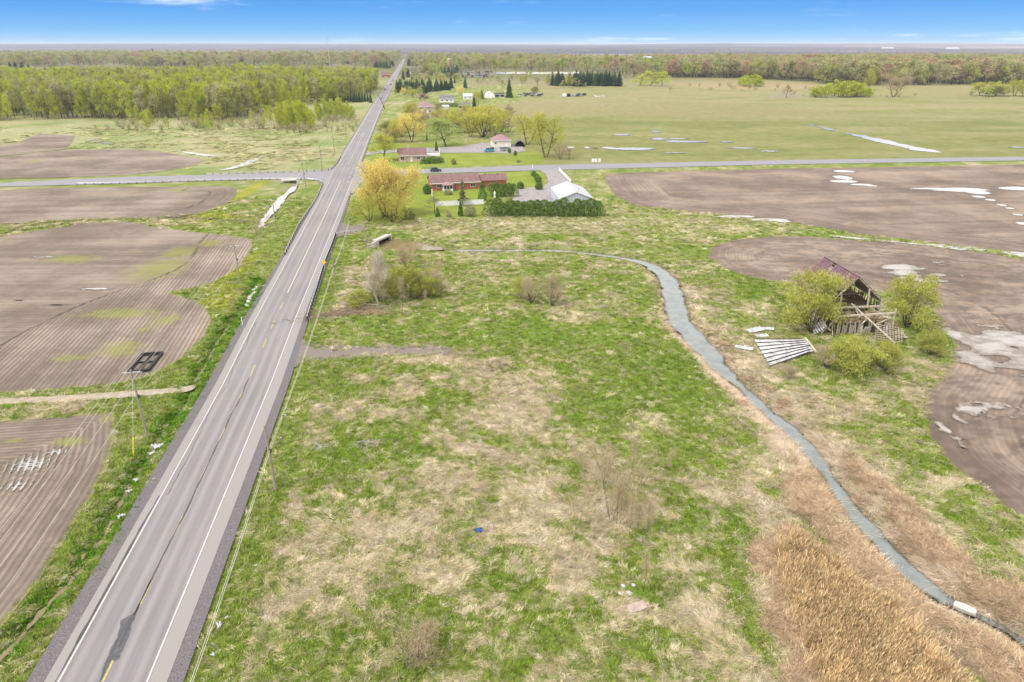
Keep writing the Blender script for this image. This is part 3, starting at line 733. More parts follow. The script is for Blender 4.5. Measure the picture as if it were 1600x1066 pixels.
pool(P6C, [(1440, 610), (1620, 610), (1440, 710), (1620, 700)], 0.25, 0.095, 'small streaked pool in the curve of the barn field')
pool(P5A, [(1270, 263), (1400, 263), (1270, 296), (1400, 296)], 0.6, 0.095, 'white pool near the side road in the reddish field')
pool(P5B, [(1380, 288), (1660, 288), (1380, 365), (1660, 365)], 0.6, 0.095, 'long white pool with a thin trickle in the reddish field')
pool(P5C, [(1090, 333), (1250, 333), (1090, 352), (1250, 352)], 0.5, 0.12, 'thin white pool along the lower edge of the reddish field')
pool(PHAY, [(870, 200), (1680, 200), (870, 243), (1640, 243)], 1.4, 0.17, 'scattered white pools lying in the old hayfield')
pool(PSTRIP, [(1250, 195), (1490, 195), (1250, 242), (1490, 242)], 1.2, 0.17, 'long white strip of water crossing the hayfield')
pool(PVERGE, [(1290, 367), (1640, 367), (1290, 404), (1640, 404)], 0.5, 0.12, 'white water in the grassy drain between the two fields')
pool(PLW, [(260, 230), (360, 230), (260, 252), (360, 252)], .8, 0.14, 'thin white water along the tip of the rounded brown field')
pool(PLW2, [(335, 240), (430, 240), (335, 272), (430, 272)], .8, 0.14, 'bright stream water in the pasture just beyond the side road')
pool(PLW3, [(130, 214), (190, 214), (130, 230), (190, 230)], .8, 0.14, 'short white water strip before the poplar wood')
pool(P2A, [(0, 348), (270, 348), (0, 482), (270, 482)], 0.5, 0.1, 'faint damp streaks of water in the large drilled field')
P7 = blobs([(1462, 985, 26, 9), (1490, 1000, 22, 9), (1545, 1002, 22, 9), (1575, 1030, 26, 12), (1520, 1030, 18, 8)], 1.1, 1.2, 29, 0.5)
b_ = np.array([G2(*q) for q in ((1420, 960), (1640, 960), (1420, 1066), (1640, 1066))])
me = region_mesh('mud_pool', P7, (b_[:, 0].min(), b_[:, 0].max(), b_[:, 1].min(), b_[:, 1].max()), .2, lambda x, y: ground_z(x, y) + .05, [water_mat('mud water', S(128, 124, 120), .08, .1, 2.0)])
tag(link('mud_pool', me), 'dark muddy pools among the fallen reeds below the creek', 'mud', None, 'structure')
g_creek = lambda x, y: -(lambda d: d[0] - d[1])(sd_line(x, y, CREEK, CREEKW)) - 0.1 + 1.7 * (fbm(x, y, 3.2, 4, 25) - 0.5)
me = region_mesh('creek', g_creek, (-14, 74, 30, 200), 0.45, -0.55, [m_creek], {'edge': (g_creek, 'FLOAT')})
tag(link('creek', me), 'narrow grey creek winding past the barn to the culvert', 'creek', None, 'structure')
me = region_mesh('pond', lambda x, y: sd_poly(x, y, POND) + 0.3, bbox(POND, pad=2), 0.5, -0.545, [m_pond])
tag(link('pond', me), 'brown pool at the mouth of the concrete culvert', 'pond', None, 'structure')
g_stream = lambda x, y: -(lambda d: d[0] - d[1])(sd_line(x, y, NCREEK, NCREEKW)) + 0.1 + 1.7 * (fbm(x, y, 2.2, 4, 26) - 0.5)
me = region_mesh('stream', g_stream, bbox(NCREEK, pad=4), 0.5, -0.5, [m_pool], {'edge': (g_stream, 'FLOAT')})
tag(link('stream', me), 'bright stream running out from under the side road', 'stream', None, 'structure')
me = region_mesh('ditch_water', lambda x, y: -(lambda d: d[0] - d[1])(sd_line(x, y, LDITCH, LDITCHW)) - 0.16 + 1.2 * (fbm(x, y, 1.3, 3, 27) - 0.5), bbox(LDITCH, pad=2), 0.3, -0.38, [m_pond])
tag(link('ditch_water', me), 'trickle of water in the weedy ditch beside the highway', 'water', None, 'structure')

# ------------------------------------------------------------------ roads
def strip(P, Nn, la, lb, z, name, mats, latattr=None, s=None):
    """ribbon between lateral offsets la and lb (arrays) with several columns"""
    k = 9; V = []; Lt = []
    for i in range(len(P)):
        for j in range(k):
            t = j / (k - 1); q = la[i] * (1 - t) + lb[i] * t
            V.append((P[i, 0] + Nn[i, 0] * q, P[i, 1] + Nn[i, 1] * q, z)); Lt.append(q)
    V = np.array(V); idx = np.arange(len(P) * k).reshape(-1, k)
    F = np.stack([idx[:-1, :-1], idx[:-1, 1:], idx[1:, 1:], idx[1:, :-1]], -1).reshape(-1, 4)
    me = np_mesh(name, V, F, mats, smooth=True); attr(me, 'lat', Lt)
    attr(me, 'hw', np.repeat(ROADW[:len(P)], k)); attr(me, 'along', np.repeat(s, k))
    return me
m_as, n, N, L = new_mat('highway asphalt'); p, o = principled(N, L, 0.85, 0.25)
def at_(nm):
    q = N('ShaderNodeAttribute'); q.attribute_name = nm; return q.outputs['Fac']
t = N('ShaderNodeTexCoord'); v = t.outputs['Object']
lat, hw, al = at_('lat'), at_('hw'), at_('along')
cb = N('ShaderNodeCombineXYZ'); L(mth(N, L, 'MULTIPLY', lat, 1.4), cb.inputs[0]); L(mth(N, L, 'MULTIPLY', al, 0.03), cb.inputs[1])
lng = noise_node(N, L, 1.0, 4, 0.6, cb.outputs[0]); fine = noise_node(N, L, 14.0, 4, 0.8, v); big = noise_node(N, L, 0.06, 4, 0.5, v)
# two polished wheel tracks in each lane
al_ = mth(N, L, 'ABSOLUTE', lat); wt = mth(N, L, 'ABSOLUTE', mth(N, L, 'SUBTRACT', mth(N, L, 'ABSOLUTE', mth(N, L, 'SUBTRACT', al_, 1.85)), 0.85))
trk = mr(N, L, wt, 0.0, 0.5, 1, 0)
base = mixc(N, L, mr(N, L, mth(N, L, 'ADD', mth(N, L, 'MULTIPLY', lng, 0.6), mth(N, L, 'MULTIPLY', big, 0.4)), 0.35, 0.65), S(150, 146, 150), S(170, 166, 168))
base = mixc(N, L, mth(N, L, 'MULTIPLY', trk, 0.5), base, S(186, 182, 184))
edge = mr(N, L, mth(N, L, 'SUBTRACT', al_, hw), 0.10, 0.22)
base = mixc(N, L, edge, base, S(180, 175, 173))
base = mixc(N, L, 1.0, base, mixc(N, L, fine, (0.86, 0.86, 0.86), (1.12, 1.12, 1.12)), 'MULTIPLY')
L(base, p.inputs['Base Color']); bump(N, L, p, fine, 0.2, 0.01)
m_gr = simple('shoulder gravel', S(142, 136, 140), 0.95, 0.24, 9.0, 0.2, None, 0, 0.7)
m_side = simple('side road asphalt', S(172, 170, 178), 0.85, 0.06, 0.8, 0.25)
m_white = simple('road paint white', S(238, 236, 234), 0.7, 0.07, 6.0, 0.3)
m_yel = simple('road paint yellow', S(230, 204, 132), 0.7, 0.12, 6.0, 0.3)
m_yel2 = simple('worn road paint', S(230, 222, 202), 0.7, 0.10, 6.0, 0.3)
m_tar = simple('tar', S(88, 86, 92), 0.5, 0.10, 3.0, 0.4)
m_patch = simple('asphalt patch', S(112, 110, 116), 0.6, 0.14, 3.0, 0.3)
m_track = simple('track earth', S(205, 190, 170), 0.95, 0.12, 1.5, 0.2, None, 0, 0.4)
m_drive = simple('driveway asphalt', S(186, 180, 182), 0.9, 0.10, 0.5, 0.2)
m_gdrive = simple('driveway gravel', S(160, 148, 140), 0.95, 0.16, 4.0, 0.2, None, 0, 0.6)
pl = 1.15 + 0 * ROADW; prr = np.interp(ROAD[:, 1], [0, 100, 200, 230, 320], [1.65, 1.6, 1.3, 1.0, .9])
gv = link('gravel_shoulder', strip(ROAD, RN, -ROADW - pl - np.interp(ROAD[:, 1], [0, 90, 150, 300], [1.55, 1.4, .9, .5]), ROADW + prr + np.interp(ROAD[:, 1], [0, 90, 150, 300], [1.4, 1.2, .8, .5]), 0.03, 'gravel_shoulder', [m_gr], s=ROADS)); tag(gv, 'dark gravel shoulders along both edges of the highway', 'road shoulder', None, 'structure')
hwy = link('highway', strip(ROAD, RN, -ROADW - pl, ROADW + prr, 0.058, 'highway', [m_as], s=ROADS)); tag(hwy, 'two lane grey highway with worn wheel tracks running to the horizon', 'road', None, 'structure')
def poly_sheet(name, P, z, mat, label, cat):
    me = region_mesh(name, lambda x, y: sd_poly(x, y, P), bbox(P, (-400, 420, 20, 460)), 1.0, z, [mat]); o = link(name, me); return tag(o, label, cat, None, 'structure')
poly_sheet('side_road', SIDE_L, 0.050, m_side, 'bluish side road leaving the crossing between the ploughed fields', 'road')
poly_sheet('side_road', SIDE_R, 0.046, m_side, 'pale side road passing between the two bungalows and the hayfield', 'road')
poly_sheet('driveway', DRIVE1, 0.040, m_drive, 'grey driveway from the side road to the white metal garage', 'driveway')
poly_sheet('driveway', DRIVE2, 0.040, m_drive, 'grey driveway and yard in front of the hip roofed garage', 'driveway')
def soft_sheet(name, g, b, step, z, mat, label, cat):
    o = link(name, region_mesh(name, g, b, step, z, [mat])); return tag(o, label, cat, None, 'structure')
soft_sheet('gravel_driveway', lambda x, y: 0.7 + sd_poly(x, y, GRAVEL) + 1.8 * (fbm(x, y, 1.5, 4, 55) - 0.5) - 0.9 * sstep(-30, -14, x), bbox(GRAVEL), 0.4, lambda x, y: 0.022 + np.maximum(ground_z(x, y), 0), m_gdrive, 'short gravel entrance leading off the highway into the meadow', 'driveway')
soft_sheet('gravel_driveway', lambda x, y: sd_poly(x, y, GRAVEL2) + 0.6 * (fbm(x, y, 1.5, 3, 56) - 0.5), bbox(GRAVEL2), 0.5, lambda x, y: 0.022 + np.maximum(ground_z(x, y), 0), m_gdrive, 'gravel apron by the highway just before the culvert', 'driveway')
soft_sheet('dirt_track', lambda x, y: (lambda d: d[1] - d[0])(sd_line(x, y, TRACK, TRACKW)) + 0.7 * (fbm(x, y, 1.5, 3, 57) - 0.5), (-150, -42, 84, 96), 0.4, lambda x, y: 0.05 + np.maximum(ground_z(x, y), 0), m_track, 'pale dirt track between the two drilled fields', 'track')
# painted lines
def ribbon(name, s0, s1, l0, l1, z, mat, parent, wob=0.0, seed=0, ds=1.0, widthvar=0.0):
    d = ROADS; n_ = max(2, int((s1 - s0) / ds) + 1); ss = np.linspace(s0, s1, n_)
    px, py = np.interp(ss, d, ROAD[:, 0]), np.interp(ss, d, ROAD[:, 1]); nx_, ny_ = np.interp(ss, d, RN[:, 0]), np.interp(ss, d, RN[:, 1])
    off = wob * (fbm(ss, 0 * ss + seed, 5.0, 4, seed) - 0.5) if wob else 0
    wv_ = widthvar * (fbm(ss, 0 * ss + seed + 9, 2.0, 3, seed + 5) - 0.5) if widthvar else 0
    la, lb = l0(ss) + off - wv_, l1(ss) + off + wv_
    V = np.concatenate([np.stack([px + nx_ * la, py + ny_ * la, 0 * px + z], 1), np.stack([px + nx_ * lb, py + ny_ * lb, 0 * px + z], 1)])
    i = np.arange(n_ - 1); F = np.stack([i, i + n_, i + n_ + 1, i + 1], 1)
    return link(name, np_mesh(name, V, F, [mat]), parent)
sY = lambda y: float(np.interp(y, ROAD[:, 1], ROADS))
hwf = lambda ss: np.interp(ss, ROADS, ROADW)
yx = [(sY(15), sY(264)), (sY(300), sY(2000))]
for a_, b_ in yx:
    ribbon('edge_line', a_, b_, lambda s: -hwf(s) - 0.075, lambda s: -hwf(s) + 0.075, 0.063, m_white, hwy, ds=2)
yx = [(sY(15), sY(270)), (sY(306), sY(2000))]
for a_, b_ in yx:
    ribbon('edge_line', a_, b_, lambda s: hwf(s) - 0.075, lambda s: hwf(s) + 0.075, 0.063, m_white, hwy, ds=2)
DASH = [((177, 1033), (162, 1066)), ((234, 908), (214, 950)), ((286, 806), (267, 838)), ((319, 731), (306.8, 757)), ((349.6, 665.5), (338.7, 689.6)), ((373.7, 613), (365, 634)), ((395, 571), (388, 588)), ((414.4, 530), (407.6, 544)), ((429.6, 499.7), (422.3, 514)), ((441.8, 473), (436.7, 484))]
for (a_, b_) in DASH:
    y1_, y0_ = G(*a_)[1], G(*b_)[1]
    ribbon('lane_dash', sY(y0_), sY(y1_), lambda s: 0 * s - 0.09, lambda s: 0 * s + 0.09, 0.063, m_yel, hwy, ds=1.0)
for o_ in (-0.12,):
    ribbon('centre_line', sY(G(448, 458)[1]), sY(266), lambda s: 0 * s + o_ - 0.06, lambda s: 0 * s + o_ + 0.2, 0.063, m_yel2, hwy)
ribbon('centre_line', sY(303), sY(420), lambda s: 0 * s - 0.10, lambda s: 0 * s + 0.10, 0.063, m_yel2, hwy)
# sealed cracks and the big patch
ribbon('crack_seal', sY(44), sY(96), lambda s: 0 * s - 0.07, lambda s: 0 * s + 0.10, 0.0665, m_tar, hwy, 0.5, 71, 0.5, 0.15)
ribbon('crack_seal', sY(38), sY(66), lambda s: -hwf(s) - 0.36, lambda s: -hwf(s) - 0.16, 0.0665, m_tar, hwy, 0.25, 72, 0.5, 0.28)
ribbon('crack_seal', sY(66), sY(120), lambda s: -hwf(s) + 0.45, lambda s: -hwf(s) + 0.52, 0.0665, m_tar, hwy, 1.4, 73, 0.5, 0.08)
ribbon('crack_seal', sY(36), sY(52), lambda s: 0 * s - 0.3, lambda s: 0 * s - 0.22, 0.0665, m_tar, hwy, 0.8, 74, 0.5, 0.1)
PATCH = poly([(217, 950), (204, 962), (190, 970), (186, 985), (184, 998), (172, 1016), (163, 1040), (158, 1063), (163, 1064), (172, 1040), (188, 1028), (200, 1000), (208, 975)])
link('asphalt_patch', region_mesh('asphalt_patch', lambda x, y: sd_poly(x, y, PATCH) + 0.25 * (fbm(x, y, .5, 3, 58) - 0.5), bbox(PATCH), 0.15, 0.0615, [m_patch]), hwy)

# ================================================================== GRASS, REEDS, WEEDS
rng = np.random.default_rng(7)
def blade_mesh(name, mat, n, rad, h0, h1, lean, wd, lie=0.0, seed=0, droop=0.4, plume=0):
    r = np.random.default_rng(seed); V = []; F = []
    for i in range(n):
        a = r.uniform(0, 2 * math.pi); q = rad * math.sqrt(r.uniform()); bx, by = q * math.cos(a), q * math.sin(a)
        h = r.uniform(h0, h1); az = r.uniform(0, 2 * math.pi) if r.uniform() > lie else r.normal(0, 0.5)
        ln = abs(r.normal(lean, 0.25)); dx, dy = math.cos(az) * ln, math.sin(az) * ln
        k = 1 / math.sqrt(1 + dx * dx + dy * dy); d = Vector((dx * k, dy * k, k)) * h
        s = Vector((-math.sin(az + r.normal(0, .8)), math.cos(az), 0)) * wd * 0.5
        b0 = Vector((bx, by, -0.03)); m1 = b0 + d * 0.55; t = b0 + d + Vector((dx * k, dy * k, -droop)) * h * 0.18
        b = len(V); V += [b0 - s, b0 + s, m1 + s * .8, m1 - s * .8, t + s * .15, t - s * .15]
        F += [(b, b + 1, b + 2, b + 3), (b + 3, b + 2, b + 4, b + 5)]
        if plume and r.uniform() < 0.7:
            for j in range(2):
                s2 = Vector((r.normal(0, 1), r.normal(0, 1), 0)).normalized() * plume
                b = len(V); u = d.normalized() * plume * 4
                V += [t - s2 * .3 - u * .5, t + s2 * .3 - u * .5, t + s2 * .5 + u * .2, t - s2 * .1 + u]
                F += [(b, b + 1, b + 2, b + 3)]
    return np_mesh(name, [tuple(v) for v in V], F, [mat])
m_blade = tint_mat('grass blades', 0.3, 0.35)
m_straw = tint_mat('dead grass', 0.15, 0.25)
green_p = proto_collection('tufts_green', [blade_mesh('tuft', m_blade, 34, 0.20, 0.12, 0.30, 0.55, 0.028, 0.3, s) for s in range(3)])
straw_p = proto_collection('tufts_straw', [blade_mesh('tuft', m_straw, 30, 0.26, 0.24, 0.52, 1.6, 0.024, 0.7, s + 10, 0.8) for s in range(4)])
reed_p = proto_collection('reed_clumps', [blade_mesh('clump', m_straw, 20, 0.32, 1.2, 2.0, 0.22, 0.028, 0.85, s + 20, 0.5, 0.07) for s in range(4)])
matt_p = proto_collection('reed_litter', [blade_mesh('clump', m_straw, 26, 0.35, 0.45, 1.0, 1.5, 0.030, 0.35, s + 30, 0.7) for s in range(4)])
weed_p = proto_collection('weeds', [blade_mesh('clump', m_blade, 40, 0.30, 0.15, 0.42, 0.8, 0.07, 0.0, s + 40, 0.6) for s in range(3)])

def in_view(x, y, pad=16, z=0):
    d = y * math.cos(PITCH) - (z - CAM_H) * 0 + CAM_H * math.sin(PITCH)   # depth along the lens axis
    return (np.abs(x) < d * 0.75 + pad) & (y > 26)
def cand(x0, x1, y0, y1, dens):
    n = int((x1 - x0) * (y1 - y0) * dens); x = rng.uniform(x0, x1, n); y = rng.uniform(y0, y1, n)
    m = in_view(x, y); return x[m], y[m]
def clear(x, y):                               # open grassland: off roads, fields, water
    m = field_sd(x, y) < 0.15 + 0.5 * rng.uniform(-1, 1, x.shape)
    la = road_lat(x, y); hw_ = np.interp(y, ROAD[:, 1], ROADW)
    m &= (la > hw_ + 3.1) | (la < -hw_ - 2.6)
    m &= creek_d(x, y) > 0.1
    n_, l_ = ditch_d(x, y); m &= (n_ > 0.2) & (l_ > 0.15)
    for P in (SIDE_L, SIDE_R, DRIVE1, DRIVE2): m &= sd_poly(x, y, P) < -0.2
    m &= sd_poly(x, y, GRAVEL) < -0.5 + 2.4 * rng.uniform(0, 1, x.shape) ** 3
    m &= sd_poly(x, y, GRAVEL2) < 0
    d, wd = sd_line(x, y, TRACK, TRACKW); m &= d > wd * 0.9
    m &= sd_poly(x, y, REEDS) < 0.1
    return m
def flow(x, y): return 6.28 * fbm(x, y, 6, 3, 33) * 1.6
XS, YS = [], []
for (x0, x1, y0, y1, dn) in ((-70, 85, 26, 70, 11), (-90, 95, 70, 110, 6.0), (-110, 130, 110, 160, 2.6), (-150, 180, 160, 235, 1.0)):
    x, y = cand(x0, x1, y0, y1, dn); m = clear(x, y); XS.append(x[m]); YS.append(y[m])
x = np.concatenate(XS); y = np.concatenate(YS)
v = dryness(x, y); lat = road_lat(x, y)
verge = ((lat > 0) & (lat < 11)) | ((lat < 0) & (lat > -22))
v = np.where(verge, v - 0.35, v)
lawn = np.maximum(sd_poly(x, y, LAWN1), sd_poly(x, y, LAWN2)) > 0
z = ground_z(x, y)
base = sward(x, y)
dist = np.hypot(y, x)
sc_d = np.clip(0.75 + dist / 130, 1.0, 2.6)
isg = rng.uniform(0, 1, x.shape) > 0.12 + 0.76 * sstep(0.22, 0.78, v)
def put(name, m, protos, npr, label, cat, smin, smax, tmul, zflat=0.0, rotfn=None, zs=None):
    k = m.sum(); s = rng.uniform(smin, smax, k) * sc_d[m]
    rz = (rotfn(x[m], y[m]) if rotfn else rng.uniform(0, 6.28, k)) + rng.normal(0, 0.5, k)
    rot = np.stack([rng.normal(0, .08, k), rng.normal(0, .08, k), rz], 1)
    S3 = np.stack([s, s, s * (zs if zs else 1.0) / sc_d[m] ** 0.5], 1)
    t = base[m] * rng.uniform(0.6, 1.42, k)[:, None] * np.array(tmul)
    return scatter(name, np.stack([x[m], y[m], z[m]], 1), rot, S3, rng.integers(0, npr, k), protos, t, label, cat)
def mixture(base_, cols, w_):
    k = len(base_); q = rng.uniform(0, 1, k); return base_ * w_ + ramp(q, cols, np.linspace(0, 1, len(cols))) * (1 - w_)
sward_base = base
base = mixture(sward_base, [S(122, 148, 44), S(150, 172, 60), S(172, 186, 88), S(188, 192, 122)], 0.45)
put('meadow_grass', isg & ~lawn, green_p, 3, 'fresh green grass growing through the rough meadow', 'grass', 0.8, 1.35, (1.5, 1.55, 1.45))
base = mixture(sward_base, [S(186, 166, 132), S(210, 194, 164), S(222, 208, 184), S(232, 220, 202)], 0.35)
put('dead_grass', ~isg & ~lawn, straw_p, 4, 'flattened straw coloured grass left from last year', 'grass', 0.8, 1.3, (1.5, 1.46, 1.44), rotfn=flow)
x, y = cand(-330, -70, 292, 450, 0.35); m = (field_sd(x, y) < -2) & (road_lat(x, y) < -9) & (sd_poly(x, y, SIDE_L) < -3) & (fbm(x, y, 14, 3, 140) + 0.2 * fbm(x, y, 3, 2, 141) > 0.56); x, y = x[m], y[m]
z = 0 * x; base = mixture(sward(x, y), [S(150, 140, 100), S(196, 184, 146), S(214, 204, 166), S(150, 168, 90)], 0.4); sc_d = np.full(len(x), 3.6)
put('pasture_clumps', np.ones(len(x), bool), straw_p, 4, 'tussocks of pale dead grass in the pasture before the poplar wood', 'grass', 0.7, 1.3, (1.6, 1.6, 1.5), rotfn=flow)
# weeds in the roadside ditch
x, y = cand(-75, -26, 26, 150, 5); n_, l_ = ditch_d(x, y); m = (l_ > 0.0) & (l_ < 1.6) & (rng.uniform(0, 1, x.shape) < 0.85 - 0.3 * l_); x, y = x[m], y[m]
z = ground_z(x, y); base = np.tile(np.array(S(104, 148, 44)), (len(x), 1)); sc_d = np.clip(0.75 + np.hypot(x, y) / 150, 1, 2); 
put('ditch_weeds', np.ones(len(x), bool), weed_p, 3, 'leafy green weeds crowding the highway ditch', 'weeds', 0.7, 1.3, (1.5, 1.5, 1.3))
# standing reeds
x, y = cand(20, 62, 30, 76, 9); rdv = sd_poly(x, y, REEDS); m = rdv > 2.6 * (fbm(x, y, 1.6, 3, 3) - 0.42); x, y = x[m], y[m]
z = ground_z(x, y); base = np.tile(np.array(S(205, 180, 144)), (len(x), 1)) * (0.8 + 0.4 * fbm(x, y, 5, 3, 8))[:, None]; sc_d = np.ones(len(x))
put('reeds', np.ones(len(x), bool), reed_p, 4, 'tall dry orange reeds standing beside the creek', 'reeds', 0.8, 1.15, (1.9, 1.95, 1.9), rotfn=lambda a, b: np.full(a.shape, -0.5))
# broken reeds along the creek: leaning brown clumps outside, pale fallen stalks towards the water
stalk_p = proto_collection('fallen_stalks', [blade_mesh('clump', m_straw, 22, 0.45, 0.7, 1.6, 4.0, 0.030, 0.8, s + 50, 0.2) for s in range(4)])
x, y = cand(-10, 84, 28, 165, 14); cdv = creek_d(x, y); rdv = sd_poly(x, y, REEDS)
right = x > np.interp(-y, -CREEK[:, 1], CREEK[:, 0])
low = sstep(84, 62, y)
wid = 0.7 + (1.6 * sstep(170, 90, y) + np.where(right, 2.6, 3.0) * low) * (0.45 + fbm(x, y, 4, 3, 12)) * 1.1
band = np.where(~right & (y < 66) & ((rdv > -1.6 * fbm(x, y, 1.5, 2, 4) * 2) | ((rdv < 0) & (x > np.interp(y, [30, 60], [42, 33])))), 99, wid)
inb = (cdv > -0.7 + 1.6 * fbm(x, y, 1.6, 3, 69)) & (cdv < band) & (rdv < 0.3)
edge_ = fbm(x, y, 2.2, 3, 67) + 0.12 * np.clip(cdv, 0, 4) * low
dens = np.clip(0.3 + (115 - y) / 45, 0.28, 1)
inb &= P7(x, y) < rng.uniform(-.1, .25, x.shape)
up_ = inb & (edge_ > 0.67) & (rng.uniform(0, 1, x.shape) < dens); ly_ = inb & ~up_ & (rng.uniform(0, 1, x.shape) < dens * 0.7)
X_, Y_ = x, y
x, y = X_[up_], Y_[up_]; z = ground_z(x, y); base = ramp(rng.uniform(0, 1, len(x)), [S(160, 132, 106), S(196, 170, 140), S(222, 200, 170)], [0, .5, 1]); sc_d = np.ones(len(x))
put('broken_reeds', np.ones(len(x), bool), matt_p, 4, 'leaning pinkish brown reed clumps along both creek banks', 'reeds', 0.8, 1.35, (1.6, 1.6, 1.6), rotfn=flow)
x, y = X_[ly_], Y_[ly_]; z = ground_z(x, y); base = ramp(rng.uniform(0, 1, len(x)), [S(202, 176, 150), S(222, 202, 178), S(236, 220, 202)], [0, .5, 1]); sc_d = np.ones(len(x))
put('reed_litter', np.ones(len(x), bool), stalk_p, 4, 'pale fallen reed stalks matted along both creek banks', 'reeds', 0.6, 1.1, (1.5, 1.5, 1.5), rotfn=flow)

# ================================================================== TREES
def grow(seed, h, clear_=0.25, spread=0.5, limbs=7, lev=2, r0=None, lean=0.0, up=0.5, multi=1, ratio=0.55, wob=0.08):
    """tapered trunk with forking limbs -> list of (points, radii), list of tips (pos, dir)"""
    r = random.Random(seed); br = []; tips = []
    r0 = r0 or h * 0.018
    def limb(p, d, ln, rad, l):
        n_ = 3 if l else 5; pts = [p.copy()]; rr = [rad]; q = p.copy(); dd = d.copy()
        for i in range(n_):
            dd = (dd + Vector((r.gauss(0, wob), r.gauss(0, wob), r.gauss(0, wob * .6) + (up * 0.12 if l else 0)))).normalized()
            q = q + dd * ln / n_; pts.append(q.copy()); rr.append(rad * (1 - 0.75 * (i + 1) / n_))
        br.append((pts, rr))
        if l >= lev:
            tips.append((pts[-1], dd)); tips.append((pts[-2], dd)); return
        if l == 0:
            for j in range(limbs):
                t = clear_ + (1 - clear_) * (j + r.random() * .8) / limbs; t = min(t, 0.97)
                i = min(int(t * n_), n_ - 1); f_ = t * n_ - i; P = pts[i].lerp(pts[i + 1], f_)
                az = 2.4 * j + r.uniform(-.5, .5); el = up * (0.6 + 0.8 * t)
                D = Vector((math.cos(az) * math.cos(el), math.sin(az) * math.cos(el), math.sin(el)))
                limb(P, D, h * spread * (1.15 - 0.75 * max(0, (t - clear_) / (1 - clear_))) * r.uniform(.75, 1.15), rad * (1 - 0.7 * t) * 0.55, 1)
            tips.append((pts[-1], dd))
        else:
            for j in range(3):
                t = 0.4 + 0.3 * j; i = min(int(t * n_), n_ - 1); P = pts[i]
                D = (dd + Vector((r.gauss(0, .55), r.gauss(0, .55), r.gauss(0.1, .4)))).normalized()
                limb(P, D, ln * ratio * r.uniform(.7, 1.2), rad * 0.45, l + 1)
            tips.append((pts[-1], dd))
    for k in range(multi):
        a = 6.28 * k / max(1, multi) + r.uniform(-.4, .4); o_ = 0.02 * h if multi > 1 else 0
        ln_ = lean + (r.uniform(.1, .5) if multi > 1 else 0)
        limb(Vector((math.cos(a) * o_, math.sin(a) * o_, -0.1)), Vector((math.cos(a) * ln_, math.sin(a) * ln_, 1)).normalized(), h * r.uniform(.8, 1.0) if multi > 1 else h * 0.95, r0 if multi == 1 else r0 * 0.6, 0)
    return br, tips
def wood_mesh(br, mats, k=4, minr=0.0):
    b = MB()
    for pts, rr in br:
        if rr[0] < minr: continue
        b.tube(pts, rr, k, cap=False)
    return b.mesh('trunk', mats)
def cards(C, size, r, aspect=0.6, up=0.0, D=None, tri=False):
    """small leaf-shaped faces at the centres C"""
    n_ = len(C); C = np.asarray(C)
    a = r.normal(size=(n_, 3)); a[:, 2] += up
    if D is not None: a = a * 0.6 + D
    a /= np.linalg.norm(a, axis=1)[:, None] + 1e-9
    b = r.normal(size=(n_, 3)); b -= (b * a).sum(1)[:, None] * a; b /= np.linalg.norm(b, axis=1)[:, None] + 1e-9
    s = size * r.uniform(0.6, 1.3, n_)[:, None]
    a = a * s; b = b * s * aspect
    if tri:
        V = np.stack([C - a * .5 - b * .5, C + b * .6, C + a * .7], 1).reshape(-1, 3); return V, np.arange(n_ * 3).reshape(-1, 3)
    V = np.stack([C - a * .6, C + b * .5, C + a * .6, C - b * .5], 1).reshape(-1, 3); return V, np.arange(n_ * 4).reshape(-1, 4)
def crown_points(tips, per, rad, r, flat=0.8, drop=0.0):
    T = np.array([t[0] for t in tips]); idx = np.repeat(np.arange(len(T)), per)
    q = r.normal(size=(len(idx), 3)) * rad * np.array([1, 1, flat]) * 0.6
    if drop: q[:, 2] -= np.abs(r.normal(size=len(idx))) * drop
    return T[idx] + q
def tree_proto(seed, h, bark, leaf, kind='round', n=900, size=0.45, **kw):
    r = np.random.default_rng(seed)
    br, tips = grow(seed, h, **kw)
    per = max(1, int(n / len(tips)))
    rad = {'round': 0.13, 'poplar': 0.085, 'thin': 0.09, 'twig': 0.09, 'bush': 0.085, 'willow': 0.075}[kind] * h
    drop = 0.13 * h if kind == 'willow' else 0
    C = crown_points(tips, per, rad, r, drop=drop)
    C[:, 2] = np.maximum(C[:, 2], 0.05 * h)
    D = np.tile([0, 0, -0.9], (len(C), 1)) if kind == 'willow' else np.tile([0, 0, 0.8], (len(C), 1)) if kind in ('poplar', 'bush') else np.tile([0, 0, 1.1], (len(C), 1)) if kind == 'twig' else None
    V, F = cards(C, size, r, 0.28 if kind == 'willow' else 0.055 if kind == 'twig' else 0.34 if kind in ('poplar', 'bush') else 0.55, D=D)
    return wood_mesh(br, [bark], 4 if h < 40 else 5, h * 0.0016), np_mesh('crown', V, F, [leaf])
